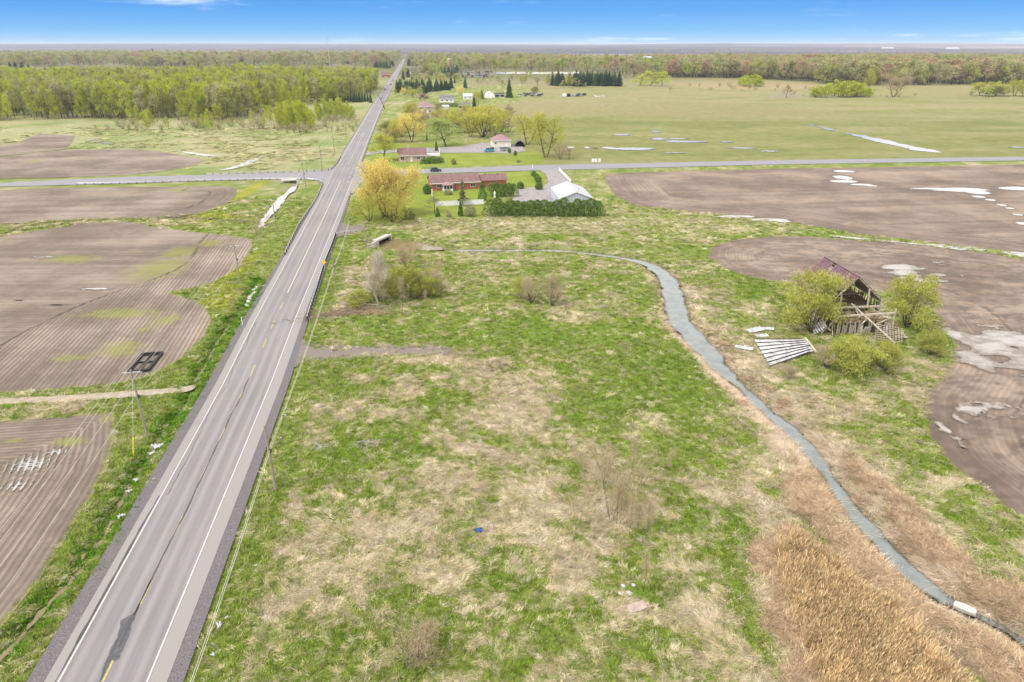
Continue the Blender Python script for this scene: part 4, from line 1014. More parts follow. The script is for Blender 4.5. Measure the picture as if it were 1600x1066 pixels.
def spruce_proto(seed, h, bark, leaf, wid=0.20, n=26, per=14, base=0.08, ragged=0.15):
    r = np.random.default_rng(seed); V = []; F = []
    for i in range(n):
        t = base + (1 - base) * (i / n) ** 0.9; z = h * t
        R_ = h * wid * (1 - t) ** 0.85 * (1 + r.normal(0, ragged * .5)) + 0.02 * h
        for j in range(per):
            a = 2 * math.pi * (j + r.uniform()) / per; R2 = R_ * r.uniform(1 - ragged * 1.6, 1.1); d = r.uniform(0.16, 0.42) * R2
            c, s = math.cos(a), math.sin(a); w_ = 0.30 * R2 + 0.012 * h; b = len(V)
            V += [(c * 0.05 * R2, s * 0.05 * R2, z + .02 * h), (c * R2 * .55 - s * w_, s * R2 * .55 + c * w_, z - d * .35), (c * R2, s * R2, z - d), (c * R2 * .55 + s * w_, s * R2 * .55 - c * w_, z - d * .35)]
            F.append((b, b + 1, b + 2, b + 3))
    b = MB().tube([(0, 0, -.1), (0, 0, h * .5), (0, 0, h * .99)], [h * .016, h * .010, h * .002], 5)
    return b.mesh('trunk', [bark]), np_mesh('crown', V, F, [leaf])
def SL(r, g, b): return tuple(min(.8, v * 1.8) for v in S(r, g, b))   # leaves shade one another
bark_d = simple('dark bark', S(112, 102, 90), 0.95, 0.2, 3.0)
bark_l = simple('pale bark', S(190, 180, 164), 0.95, 0.2, 3.0)
bark_w = simple('willow bark', S(128, 112, 80), 0.95, 0.2, 3.0)
L_pop = leaf_mat('poplar leaves', [SL(142, 152, 66), SL(164, 170, 78), SL(182, 186, 104)], 0.35, 0.2)
L_pop2 = leaf_mat('young poplar leaves', [SL(156, 170, 54), SL(176, 186, 60), SL(194, 198, 92)], 0.35, 0.15)
L_grey = leaf_mat('budding twigs', [SL(150, 148, 104), SL(170, 162, 130), SL(150, 160, 96)], 0.2, 0.25)
L_red = leaf_mat('red maple buds', [SL(160, 128, 104), SL(174, 146, 118), SL(164, 148, 112)], 0.2, 0.25)
L_oli = leaf_mat('olive leaves', [SL(136, 142, 84), SL(158, 162, 98), SL(172, 170, 112)], 0.3, 0.25)
L_will = leaf_mat('golden willow leaves', [SL(220, 200, 112), SL(236, 216, 136), SL(208, 196, 112)], 0.35, 0.06)
L_wilg = leaf_mat('green willow leaves', [SL(166, 168, 76), SL(184, 184, 90), SL(196, 184, 92)], 0.35, 0.12)
L_lime = leaf_mat('fresh leaves', [SL(152, 170, 92), SL(170, 186, 106), SL(186, 196, 124)], 0.35, 0.12)
L_spr = leaf_mat('spruce needles', [SL(62, 84, 58), SL(78, 100, 68), SL(92, 112, 76)], 0.1, 0.25)
L_ced = leaf_mat('cedar sprays', [SL(80, 108, 48), SL(104, 132, 60), SL(134, 154, 84)], 0.15, 0.1)
L_bush = leaf_mat('shrub leaves', [SL(152, 156, 72), SL(174, 176, 86), SL(188, 186, 112)], 0.35, 0.1)
L_twig = leaf_mat('bare twigs', [SL(160, 142, 116), SL(182, 164, 138), SL(164, 154, 116)], 0.1, 0.15)
L_purp = leaf_mat('purple leaves', [SL(130, 98, 112), SL(156, 120, 130), SL(120, 92, 100)], 0.2, 0.1)
L_twigw = leaf_mat('pale twigs', [SL(190, 178, 160), SL(206, 196, 178), SL(176, 160, 140)], 0.1, 0.1)

def place(protos, name, px, py, pyt, label, cat, group, r, width=1.0, h=None, xy=None, hp=10.0):
    g = G2(px, py) if xy is None else xy
    if h is None: h = top_of(px, py, pyt)
    zz = float(ground_z(np.array([g[0]]), np.array([g[1]]))[0]) if g[1] < 420 else 0.0
    s = h / hp
    t = thing(name, (g[0], g[1], zz - 0.02), label, cat, group, r.uniform(0, 6.28), (s * width, s * width, s))
    tr, cr = protos
    link('trunk', tr, t); link('crown', cr, t)
    return t
rr = random.Random(5)
POP = [tree_proto(s, 10, bark_l if s % 2 else bark_d, L_pop, 'poplar', 760, 0.62, clear_=0.15, spread=0.30, limbs=9, lev=1, up=0.75) for s in range(5)]
POP2 = [tree_proto(s + 10, 10, bark_l, L_pop2, 'poplar', 900, 0.55, clear_=0.02, spread=0.34, limbs=10, lev=1, up=0.8) for s in range(4)]
GREY = [tree_proto(s + 20, 10, bark_l if s % 2 else bark_d, L_grey, 'thin', 700, 0.46, clear_=0.2, spread=0.34, limbs=9, lev=1, up=0.7) for s in range(4)]
REDM = [tree_proto(s + 30, 10, bark_d, L_red, 'round', 650, 0.55, clear_=0.18, spread=0.36, limbs=9, lev=1, up=0.6) for s in range(3)]
OLI = [tree_proto(s + 40, 10, bark_d, L_oli, 'round', 750, 0.6, clear_=0.12, spread=0.38, limbs=9, lev=1, up=0.6) for s in range(4)]
SPR = [spruce_proto(s + 50, 10, bark_d, L_spr, 0.2 + 0.03 * s, 18, 10) for s in range(3)]
def joined(tr, cr, name='tree'):               # one mesh for the masses of far trees
    n1, n2 = len(tr.vertices), len(cr.vertices); V = np.zeros((n1 + n2) * 3, np.float32)
    a_ = np.zeros(n1 * 3, np.float32); tr.vertices.foreach_get('co', a_); V[:n1 * 3] = a_
    a_ = np.zeros(n2 * 3, np.float32); cr.vertices.foreach_get('co', a_); V[n1 * 3:] = a_
    f1 = np.zeros(len(tr.loops), np.int32); tr.loops.foreach_get('vertex_index', f1); f2 = np.zeros(len(cr.loops), np.int32); cr.loops.foreach_get('vertex_index', f2)
    F = np.concatenate([f1.reshape(-1, 4), f2.reshape(-1, 4) + n1]); mi = np.r_[np.zeros(len(f1) // 4), np.ones(len(f2) // 4)]
    return np_mesh(name, V.reshape(-1, 3), F, [tr.materials[0], cr.materials[0]], mi)
def no_cap(p):                                  # spruces carry n-gon trunk ends; rebuild the trunk plainly
    b = MB().tube([(0, 0, -.1), (0, 0, 5), (0, 0, 9.9)], [.16, .1, .02], 4, cap=False); return (b.mesh('trunk', [bark_d]), p[1])
MASS = proto_collection('wood_mass', [joined(*q) for q in POP] + [joined(*q) for q in POP2] + [joined(*q) for q in GREY] + [joined(*q) for q in REDM] + [joined(*q) for q in OLI] + [joined(*no_cap(q)) for q in SPR])
IP, IP2, IG, IR, IO, IS = (0, 5), (5, 4), (9, 4), (13, 3), (16, 4), (20, 3)
def area_pts(P, spacing, jit=0.9):
    x0, x1, y0, y1 = P[:, 0].min(), P[:, 0].max(), P[:, 1].min(), P[:, 1].max()
    n_ = int((x1 - x0) * (y1 - y0) / spacing ** 2); x = rng.uniform(x0, x1, n_); y = rng.uniform(y0, y1, n_)
    m = sd_poly(x, y, P) > 0; return x[m], y[m]
def forest(P, spacing, hfn, mixf, name_label, ind=0, edge=None, ind_name=None, ind_group=None, ind_label=None, width=1.0, keep=None):
    """a wood: the trees showing largest as things, the rest as one mass"""
    x, y = area_pts(P, spacing)
    m = in_view(x, y, 40); x, y = x[m], y[m]
    if keep is not None: m = keep(x, y); x, y = x[m], y[m]
    o_ = np.argsort(edge(x, y) if edge else y); x, y = x[o_], y[o_]
    k = len(x); kinds = mixf(x, y); h = hfn(x, y) * rng.uniform(0.6, 1.2, k)
    ids = np.array([s + int(rng.integers(0, n_)) for (s, n_) in kinds])
    allp = POP + POP2 + GREY + REDM + OLI + SPR
    for i in range(min(ind, k)):
        place(allp[ids[i]], ind_name, 0, 0, 0, ind_label(kinds[i], x[i], y[i], h[i], i), 'tree', ind_group, rr, width * rng.uniform(.85, 1.2), h[i], (x[i], y[i]))
    j = slice(ind, None)
    if k > ind:
        n_ = k - ind; s = h[j] / 10
        scatter(name_label[0], np.stack([x[j], y[j], np.zeros(n_)], 1), np.stack([np.zeros(n_), np.zeros(n_), rng.uniform(0, 6.28, n_)], 1),
                np.stack([s * width, s * width, s], 1), ids[j], MASS, None, name_label[1], 'woods')
def pick(ws):
    ks = [w_[0] for w_ in ws]; p_ = np.array([w_[1] for w_ in ws], float); p_ /= p_.sum()
    return lambda n_: [ks[i] for i in rng.choice(len(ks), n_, p=p_)]
def mixn(rules):                               # species drift through a wood in patches
    def f(x, y):
        s = fbm(x, y, 55, 3, 201) + rng.normal(0, 0.05, x.shape)
        return [next(pick(w_)(1)[0] for lim_, w_ in rules if v_ <= lim_) for v_ in s]
    return f
KN = {IP: 'slender light green poplar', IP2: 'bushy bright green poplar', IG: 'bare grey twiggy tree', IR: 'reddish budding maple', IO: 'olive green broadleaf', IS: 'dark green spruce'}
def tall(h, a, b): return 'tall ' if h > b else 'short ' if h < a else ''
def where_lw(k, x, y, h, i):
    s = x / y
    w_ = 'far beyond the narrow brown field' if s < -.66 else 'beyond the rounded brown field' if s < -.56 else 'beyond the pasture drain' if s < -.46 else 'behind the brown scrub' if s < -.37 else 'behind the bright grove' if s < -.29 else 'near the highway'
    return tall(h, 16, 20) + KN[k] + (', front row' if i < 80 else ', second row') + ' of the poplars, ' + w_
def where_rw(k, x, y, h, i):
    s = x / y
    w_ = 'beside the pale fallow strip' if s < .36 else 'behind the small bright clump' if s < .42 else 'behind the hayfield thicket' if s < .52 else 'behind the forked pale tree' if s < .62 else 'past the open far meadow' if s < .7 else 'at the hayfield corner'
    return tall(h, 20, 24) + KN[k] + (', front row' if i < 110 else ', second row' if i < 210 else ', third row') + ' of the hardwoods, ' + w_
LW = poly([(-120, 192), (0, 190), (60, 187), (130, 186), (190, 188), (240, 187), (300, 187), (345, 190), (400, 180), (440, 172), (480, 164), (545, 160), (572, 152), (588, 141), (588, 133), (470, 129), (300, 129), (-120, 131)])
forest(LW, 5.7, lambda x, y: 15 + 7 * fbm(x, y, 60, 2, 202), mixn([(0.42, [(IP2, 5), (IP, 2)]), (0.56, [(IP, 5), (IG, 2), (IP2, 2)]), (0.66, [(IG, 4), (IP, 3), (IO, 1)]), (9, [(IP2, 4), (IP, 3), (IG, 1), (IS, .15)])]),
       ('poplar_wood', 'dense light green poplar wood stretching away left of the highway'), 160, lambda x, y: y, 'poplar_tree', 'trees along the front of the poplar wood', where_lw, 0.80)
RW = poly([(1040, 121), (1160, 123), (1250, 127), (1310, 133), (1400, 134), (1480, 133), (1530, 132), (1600, 133), (1760, 134), (1760, 101), (1600, 100), (1300, 100), (1120, 101), (1030, 106)])
forest(RW, 10.5, lambda x, y: 19 + 7 * fbm(x, y, 80, 2, 203), mixn([(0.40, [(IO, 5), (IP, 3), (IG, 2)]), (0.52, [(IG, 3), (IR, 3), (IO, 3)]), (0.62, [(IR, 4), (IG, 3), (IO, 2)]), (9, [(IO, 4), (IG, 3), (IP, 3), (IS, .1)])]),
       ('hardwood_wood', 'mixed wood of reddish, grey and green hardwoods beyond the hayfield'), 300, lambda x, y: y - 0.0 * x, 'hardwood_tree', 'trees along the front of the mixed hardwood wood', where_rw, 1.25)
MW = poly([(-200, 105), (90, 104.5), (300, 105), (470, 104), (600, 107), (612, 104), (622, 97), (627, 93), (626, 90), (-200, 90)])
forest(MW, 34, lambda x, y: 20 + 6 * fbm(x, y, 120, 2, 204), mixn([(0.38, [(IS, 1), (IG, 4), (IO, 2)]), (0.52, [(IG, 4), (IR, 3), (IO, 2)]), (9, [(IO, 4), (IP, 2), (IG, 2), (IR, 1)])]),
       ('far_wood', 'far mixed wood behind the poplars'), 0, width=1.9)
CW = poly([(636, 101), (660, 113), (720, 112), (760, 110), (900, 113), (960, 117), (1010, 124), (1045, 118), (1045, 100), (1040, 96), (900, 94), (640, 90)])
forest(CW, 27, lambda x, y: 16 + 8 * fbm(x, y, 120, 2, 205), mixn([(0.36, [(IS, 1.2), (IG, 4), (IO, 2)]), (0.50, [(IG, 4), (IR, 2), (IP, 3)]), (9, [(IP, 5), (IO, 3), (IG, 1), (IR, 1)])]),
       ('far_wood', 'far mixed woods behind the vehicle lot and the hardwoods'), 0, width=1.6, keep=lambda x, y: sd_poly(x, y, poly([(918, 101), (970, 101), (1020, 103), (1020, 98), (918, 96)])) < 0)
HW = poly([(-900, 84), (628, 83), (640, 83), (2500, 84), (2500, 76), (-900, 76)])
forest(HW, 130, lambda x, y: 13 + 0 * x, mixn([(0.40, [(IS, 1), (IG, 3)]), (0.58, [(IG, 4), (IR, 1)]), (9, [(IG, 3), (IO, 1), (IR, 1)])]), ('far_wood', 'hazy bare woods on the plain below the horizon'), 0, width=3.0, keep=lambda x, y: fbm(x, y, 900, 3, 88) > 0.44)

# ---- single trees and shrubs near the houses, the lot and the barn
CON = [spruce_proto(s + 60, 10, bark_d, L_spr, w_, 26, 14) for s, w_ in enumerate((0.17, 0.20, 0.24, 0.34))]
con = [(863, 134, 112), (872, 134, 110), (900, 135, 109), (906, 135, 111), (917, 134, 108), (925, 134, 109), (933, 134, 110), (946, 134.5, 109), (951, 134.5, 110), (960, 134.5, 111), (967, 135, 111), (878, 134, 113), (897, 134, 113), (903, 134.5, 115), (911, 134.5, 112), (921, 134, 111), (929, 134.5, 113), (937, 134, 112), (943, 135, 114), (956, 134, 113), (868, 134, 117), (890, 134, 112), (940, 134, 112),
       (621, 145, 125), (637, 144, 124), (644, 144, 126), (651, 143, 127), (656, 144, 128), (664, 146, 133), (671, 143, 120), (682, 143, 128), (690, 141, 129), (638, 121, 106), (630, 123, 108), (690, 114, 104), (701, 114, 103), (710, 122, 105), (695, 116, 105), (706, 119, 104), (686, 112, 104)]
for px, py, pt in con:
    place(CON[rr.choice((0, 0, 1, 2))], 'spruce_tree', px, py, pt, 'dark spruce among the trees and houses across the side road' if px > 720 else 'dark spruce in the belt beside the far highway', 'tree', 'dark spruces in the belts near the far houses', rr, 1.9 * rr.uniform(.8, 1.25))
for px, py, pt, k, wd, lb in [(795.5, 152.5, 122, 3, .8, 'broad solitary dark spruce beside the white arched shelter'), (705, 138, 117, 3, .85, 'wide dark spruce behind the white bungalow with grey roof'), (727, 138, 119, 3, .85, 'wide olive dark spruce just before the vehicle lot'),
                          (741, 171, 149, 2, 1.2, 'dark spruce at the corner of the bright lawn'), (753, 155, 139, 3, .9, 'rounded dark cedar touching the white arched shelter')]:
    place(CON[k], 'spruce_tree', px, py, pt, lb, 'tree', None, rr, wd)
for i in range(46):                             # dark belts of conifers far up the highway
    px = rr.uniform(634, 664) if i < 20 else rr.uniform(664, 692) if i < 28 else rr.uniform(585, 616); py = rr.uniform(99, 104) if px > 630 else rr.uniform(98, 108)
    place(CON[rr.choice((0, 1))], 'spruce_tree', px, py, py - rr.uniform(8, 13), 'dark spruce in the far belt where the highway meets the woods', 'tree', 'far spruces flanking the highway', rr, 2.0)
for px, py, pt in [(22, 121, 96), (30, 120, 95), (40, 121, 97), (50, 120, 99), (76, 121, 106), (84, 121, 102), (92, 120, 106), (131, 123, 107), (140, 122, 106), (290, 106, 94), (312, 106, 97), (240, 82, 75), (262, 82, 76), (118, 118, 103)]:
    place(CON[rr.choice((1, 2))], 'spruce_tree', px, py + 6, pt, 'tall dark spruce rising behind the poplar wood', 'tree', 'spruces behind the poplar wood', rr, 1.7)
for i in range(14):
    px = 522 + i * 4.4; place(CON[rr.choice((1, 2))], 'spruce_tree', px, 158.5 + 0.1 * i + rr.uniform(-1, 1), 146 + rr.uniform(-2, 2), 'low dark spruce in the row across from the bend of the poplar wood', 'tree', 'low spruces at the corner of the poplar wood', rr, 1.25)

big = lambda s, leaf, kind, n_, size, bk=bark_d, **k: tree_proto(s, 10, bk, leaf, kind, n_, size, **k)
WIL = big(101, L_will, 'willow', 26000, 0.34, bark_w, clear_=0.08, spread=0.5, limbs=10, lev=2, up=0.8, multi=5, r0=0.34)
place(WIL, 'willow_tree', 601, 338, 258, 'great golden yellow willow spreading beside the highway crossing', 'tree', None, rr, 1.2)
LOW = big(102, L_wilg, 'willow', 6000, 0.30, bark_w, clear_=0.15, spread=0.5, limbs=9, lev=2, up=0.6, multi=3, r0=0.25)
place(LOW, 'willow_tree', 614, 347, 296, 'low olive willow growth leaning out from the great golden willow', 'tree', None, rr, 1.3)
place(LOW, 'willow_tree', 578, 346, 310, 'low golden olive willow growth on the highway side of the great willow', 'tree', None, rr, 1.5)
WIL2 = [big(103 + s, L_will if s == 0 else L_wilg, 'willow', 5200, 0.34, bark_w, clear_=0.2, spread=0.42, limbs=9, lev=2, up=0.7, multi=2, r0=0.3) for s in range(3)]
BARE = [big(110 + s, L_wilg if s == 1 else L_twig, 'twig' if s != 1 else 'thin', 4200, 0.7 if s != 1 else .36, bark_d, clear_=0.2, spread=0.45, limbs=9, lev=2, up=0.7, multi=m_, r0=0.24) for s, m_ in enumerate((1, 5, 3))]
RND = [big(120 + s, lf, 'round', 4200, 0.34, bark_d, clear_=0.2, spread=0.42, limbs=10, lev=2, up=0.6, r0=0.22) for s, lf in enumerate((L_lime, L_wilg, L_oli, L_purp))]
for pr_, px, py, pt, wd, lb in [(WIL2[0], 644, 222, 173, .95, 'golden willow rising behind the first bungalow across the side road'), (RND[0], 697, 229, 189, 1.35, 'round fresh green tree shading the lawn behind the hedge'), (BARE[1], 755, 214, 171, 1.25, 'half bare spreading willow behind the hip roofed garage'),
        (WIL2[1], 824, 226, 174, 1.0, 'yellow green willow behind the dark arched shelter'), (WIL2[2], 853, 246, 184, 0.95, 'large yellow green willow at the edge of the hayfield'), (RND[1], 600.5, 251, 213, 1.0, 'small yellowish lawn tree beside the highway'),
        (BARE[0], 667, 219, 178, .9, 'thin bare tree between the golden willow and the round green tree'), (BARE[2], 793, 208, 183, 1.0, 'thin bare thicket tree beyond the garage roof'), (BARE[2], 875, 249, 224, .9, 'small bare tree at the foot of the hayfield willow'), (BARE[0], 889, 250, 231, 1.0, 'smallest bare tree near the mailboxes'),
        (WIL2[2], 614, 222, 192, 1.2, 'olive thicket tree close to the highway edge'), (BARE[1], 628, 214, 188, 1.1, 'pale budding thicket tree by the golden willow'), (RND[2], 603, 214, 192, 1.1, 'olive green tree leaning over the highway edge'), (WIL2[2], 735, 214, 184, 1.0, 'olive tree left of the spreading bare willow'),
        (WIL2[0], 631, 150, 137, .9, 'yellow green tree near the far highway bend'), (RND[2], 666, 122, 104, 1.1, 'green round crown among the far roadside houses'), (RND[0], 680, 121, 101, .9, 'light green upright crown among the far roadside houses'), (WIL2[2], 690, 131, 116, 1.2, 'yellowish broad crown behind the spruce belt'),
        (WIL2[0], 720, 149.5, 135, 1.0, 'orange yellow tree behind the white bungalow'), (WIL2[2], 747, 166, 144, .8, 'orange green tree behind the corner spruce'), (RND[3], 664, 160, 148, 1.5, 'purple leaved tree behind the pink roofed house'), (BARE[1], 645, 152, 141, 1.3, 'pale bare tree left of the pink roofed house'),
        (WIL2[2], 815, 131, 118, .9, 'pale yellow tree in the scrub right of the broad spruce'), (BARE[0], 840, 135, 120, 1.0, 'pinkish bare tree in the scrub beyond the wrecked vehicles'), (WIL2[2], 889, 137, 118, .6, 'slim yellow tree among the dark spruces'), (RND[2], 834, 152, 137, 1.1, 'rounded dark green tree behind the wrecked vehicles'),
        (BARE[0], 1228, 153, 134, .9, 'dark bare tree standing alone at the hayfield edge'), (WIL2[2], 1356, 140, 111, .7, 'pale yellow crowned tree over the bright green thicket'), (BARE[2], 1396, 152, 112, 1.0, 'tall half dead tree with a pale forked trunk at the hayfield edge'), (WIL2[1], 1585, 150, 124, 1.3, 'olive tree at the far end of the hayfield edge'), (RND[1], 1530, 150, 131, 1.5, 'low yellow green tree at the far end of the hayfield edge'), (BARE[1], 1555, 150, 130, 1.3, 'greenish bare tree at the far end of the hayfield edge'),
        (POP2[0], 1000, 134, 112, 2.0, 'dense bright green clump tree right of the spruce row'), (POP2[1], 1016, 134.5, 113, 2.0, 'second bright green clump tree right of the spruce row'), (POP2[2], 1034, 135, 113, 2.0, 'bright green clump tree bordering the pale fallow strip')]:
    place(pr_, 'broadleaf_tree', px, py, pt, lb, 'tree', None, rr, wd * 1.3)
for i in range(26):                             # leafy scrub between the lot and the hayfield
    px = rr.uniform(745, 990); py = rr.uniform(121, 139); place(rr.choice(GREY + POP + OLI), 'scrub_tree', px, py, py - rr.uniform(7, 15), 'light budding scrub tree between the vehicle lot and the hayfield', 'tree', 'scrub trees between the lot and the hayfield', rr, 1.5)
for i in range(52):                             # thicket behind the bungalow and garage
    px = rr.uniform(600, 800); py = rr.uniform(186, 212) if px > 640 else rr.uniform(195, 230); place(rr.choice([BARE[0], BARE[2], WIL2[2], BARE[1]]), 'thicket_tree', px, py, py - rr.uniform(16, 28), 'budding thicket tree behind the bungalow across the side road', 'tree', 'thicket behind the second bungalow', rr, 1.2)
for i in range(70):                             # trees round the far roadside houses
    py = rr.uniform(104, 150); px0 = 633 - (py - 92) * .33; px = px0 + rr.uniform(6, 95) * (0.5 + .5 * (py < 135)); k = rr.choice((0, 1, 1, 2, 3))
    if k == 0: place(CON[rr.choice((1, 2, 3))], 'spruce_tree', px, py, py - rr.uniform(9, 16), 'dark broad spruce among the far roadside houses', 'tree', 'spruces round the far roadside houses', rr, 1.3)
    else: place(rr.choice((OLI, GREY, POP)[k - 1]), 'roadside_tree', px, py, py - rr.uniform(8, 15), ('olive', 'grey budding', 'light green')[k - 1] + ' tree among the far roadside houses', 'tree', 'trees round the far roadside houses', rr, 1.6)
for i in range(26):                             # dense spruce belt by the far highway bend
    px = rr.uniform(622, 702); place(CON[rr.choice((0, 1, 2, 3))], 'spruce_tree', px, 145 - (px - 622) * .05 + rr.uniform(-3, 1), 127 + rr.uniform(-5, 4), 'dark spruce in the dense belt behind the white bungalow', 'tree', 'spruces in the belt behind the white bungalow', rr, 1.5)
for i in range(34):                             # young trees straggling out in front of the poplar wood
    px = rr.uniform(185, 425); py = rr.uniform(187, 204) - 6 * (px < 230); place(rr.choice(POP2 + POP), 'young_tree', px, py, py - rr.uniform(12, 30), 'young yellow green tree straggling out before the poplar wood', 'tree', 'young trees before the poplar wood', rr, .8)
def clump(n_, x0, x1, y0, y1, h0, h1, pr_, nm, lb, gr, wd=1.3):
    for i in range(n_):
        px = rr.uniform(x0, x1); t = abs(px - (x0 + x1) / 2) / (x1 - x0) * 2; py = rr.uniform(y0, y1); place(rr.choice(pr_), nm, px, py, py - rr.uniform(h0, h1) * (1 - 0.4 * t * t), lb, 'tree', gr, rr, wd)
clump(46, 424, 494, 194, 203, 30, 40, POP2, 'poplar_tree', 'bright green young poplar in the grove standing before the wood', 'poplars in the grove before the wood', .8)
clump(36, 488, 552, 180, 190, 24, 34, POP2 + POP[:1], 'poplar_tree', 'bright green young poplar in the grove nearest the highway', 'poplars in the grove nearest the highway', .8)
clump(22, 1155, 1198, 133, 137, 12, 18, POP2, 'poplar_tree', 'bright green poplar in the small clump before the hardwoods', 'poplars in the small clump before the hardwoods', 1.8)
clump(44, 1265, 1360, 150, 153, 15, 26, POP2, 'poplar_tree', 'bright green poplar in the thicket at the hayfield edge', 'poplars in the hayfield thicket', 1.7)
clump(12, 1530, 1620, 149, 152, 12, 22, OLI + POP, 'broadleaf_tree', 'olive tree in the scrub at the far corner of the hayfield', 'trees at the far corner of the hayfield', 1.7)

def bush_proto(seed, leaf, bk, n_, size, w_=0.5, up=0.9, multi=9, lev=2, kind='bush', ratio=.6):
    return tree_proto(seed, 10, bk, leaf, kind, n_, size, clear_=0.06, spread=0.34 * w_ * 2, limbs=7, lev=lev, up=up, multi=multi, r0=0.13, ratio=ratio, wob=.12)
BSH = [bush_proto(130 + s, L_bush, bark_d, 9000, 0.42, w_=.60, up=.5) for s in range(3)]
BSHG = [bush_proto(140 + s, L_twig, bark_d, 5000, 0.75, kind='twig') for s in range(2)]
BSHS = [bush_proto(145 + s, L_oli, bark_d, 420, 0.75, lev=1, multi=6) for s in range(2)]
BSHB = [bush_proto(148 + s, L_twig, bark_d, 420, 0.75, lev=1, multi=6) for s in range(2)]
for pr_, px, py, pt, wd, lb in [(BSH[0], 1266, 520, 424, .80, 'large yellow green bush hiding the side of the ruined barn'), (BSH[1], 1416, 512, 436, .95, 'broad yellow green bush behind the ruined barn'), (BSH[2], 1325, 584, 532, 1.3, 'low yellow bush in front of the barn ruin'), (BSH[0], 1382, 580, 538, 1.2, 'yellow bush at the foot of the fallen grey roof panel'),
        (BSH[1], 1452, 556, 520, 1.0, 'small yellow green bush beside the brown pool'), (BSHG[0], 1290, 575, 540, 1.3, 'brownish twiggy bush next to the low yellow bush'), (BSHG[1], 1232, 592, 570, 1.2, 'brown scrub beside the collapsed metal roof'),
        (BSH[2], 640, 465, 418, 1.1, 'yellow green shrub in the thicket near the highway pole'), (BSH[1], 612, 460, 425, 1.1, 'olive yellow shrub behind the pale birch'), (BSH[0], 668, 465, 432, 1.25, 'low yellow shrub at the far end of the roadside thicket'), (BSH[0], 560, 478, 456, 1.9, 'low mossy green shrub by the dead branches'), (BSHG[0], 590, 470, 430, 1.1, 'grey brown twiggy shrub beside the leaning stump'),
        (BSHG[0], 830, 474, 430, 1.0, 'grey brown shrub in the middle of the meadow'), (BSH[1], 815, 465, 436, 1.1, 'thin yellow shrub beside the grey brown meadow shrub'), (BSHG[1], 862, 478, 432, 1.0, 'bare dark shrub in the middle of the meadow'), (BSHG[0], 650, 1030, 985, 1.8, 'faint brownish shrub low at the near edge of the meadow')]:
    place(pr_, 'shrub', px, py, pt, lb, 'shrub', None, rr, wd)
for i in range(110):                              # scrub along the front of the poplar wood
    px = rr.uniform(150, 560); py = rr.uniform(184, 206) if px < 430 else rr.uniform(176, 206) if px > 500 else rr.uniform(203, 208)
    place(rr.choice(BSHS + BSHB + BSHB), 'shrub', px, py, py - rr.uniform(6, 15), ('brownish scrub bush under the poplars, ' if py < 190 else 'brownish scrub bush out on the pasture, ') + ('beyond the rounded field' if px < 230 else 'beyond the pasture drain' if px < 320 else 'left of the bright grove' if px < 425 else 'in front of the bright grove' if px < 495 else 'near the highway'), 'shrub', 'scrub bushes along the poplar wood', rr, 1.3)
for i in range(40):
    px = rr.uniform(1040, 1300) if i < 26 else rr.uniform(1230, 1600); py = rr.uniform(134, 142) if i < 26 else rr.uniform(148, 154); place(rr.choice(BSHS + BSHB), 'shrub', px, py, py - rr.uniform(3, 8), 'low grey green bush along the far edge of the hayfield', 'shrub', 'bushes along the far edge of the hayfield', rr, 1.5)
BIR = big(150, L_twigw, 'twig', 2600, 0.8, bark_l, clear_=0.35, spread=0.28, limbs=10, lev=2, up=0.9, r0=0.10)
SAP = [big(151 + s, L_twig, 'twig', 800, 0.85, bark_d, clear_=0.2, spread=0.17, limbs=9, lev=2, up=1.2, multi=m_, r0=0.06) for s, m_ in enumerate((1, 5, 2))]
for pr_, px, py, pt, wd, lb in [(BIR, 600, 478, 398, .9, 'tall pale bare birch in the roadside thicket'), (BIR, 583, 480, 428, 1.0, 'short pale birch beside the broken stump'), (SAP[0], 628, 486, 432, 1.0, 'bare sapling at the front of the roadside thicket'), (SAP[2], 684, 440, 398, 1.0, 'dark bare sapling at the far end of the thicket'), (SAP[0], 641, 409, 385, 1.0, 'thin bare sapling near the pond'),
        (SAP[1], 955, 812, 700, .85, 'tallest cluster of bare saplings in the near meadow'), (SAP[2], 925, 770, 690, .9, 'bare sapling pair left of the tallest saplings'), (SAP[0], 984, 835, 760, .8, 'single bare sapling by the worn straw patch'), (SAP[0], 1005, 925, 862, .9, 'thin bare sapling above the white stones'), (SAP[2], 1035, 740, 690, 1.0, 'faint bare sapling in the lush grass'), (SAP[2], 566, 380, 352, 1.0, 'bare sapling beside the culvert bank'), (SAP[1], 925, 300, 272, 1.2, 'bare brown sapling beside the white garage'), (SAP[2], 415, 360, 330, 1.2, 'bare sapling by the bright stream'), (SAP[2], 408, 380, 345, 1.0, 'bare sapling near the field corner by the stream')]:
    place(pr_, 'bare_sapling', px, py, pt, lb, 'sapling', None, rr, wd)

for i in range(14):
    px = rr.uniform(893, 1012); py = rr.uniform(735, 842); place(rr.choice(SAP), 'bare_sapling', px, py, py - rr.uniform(35, 75), 'thin bare sapling in the loose stand of the near meadow', 'sapling', 'bare saplings of the near meadow', rr, .9)
for i in range(12):
    px = rr.uniform(570, 700); py = rr.uniform(420, 488); place(rr.choice(SAP + BSHG), 'bare_sapling', px, py, py - rr.uniform(22, 46), 'bare twiggy sapling in the roadside thicket', 'sapling', 'bare saplings of the roadside thicket', rr, 1.0)
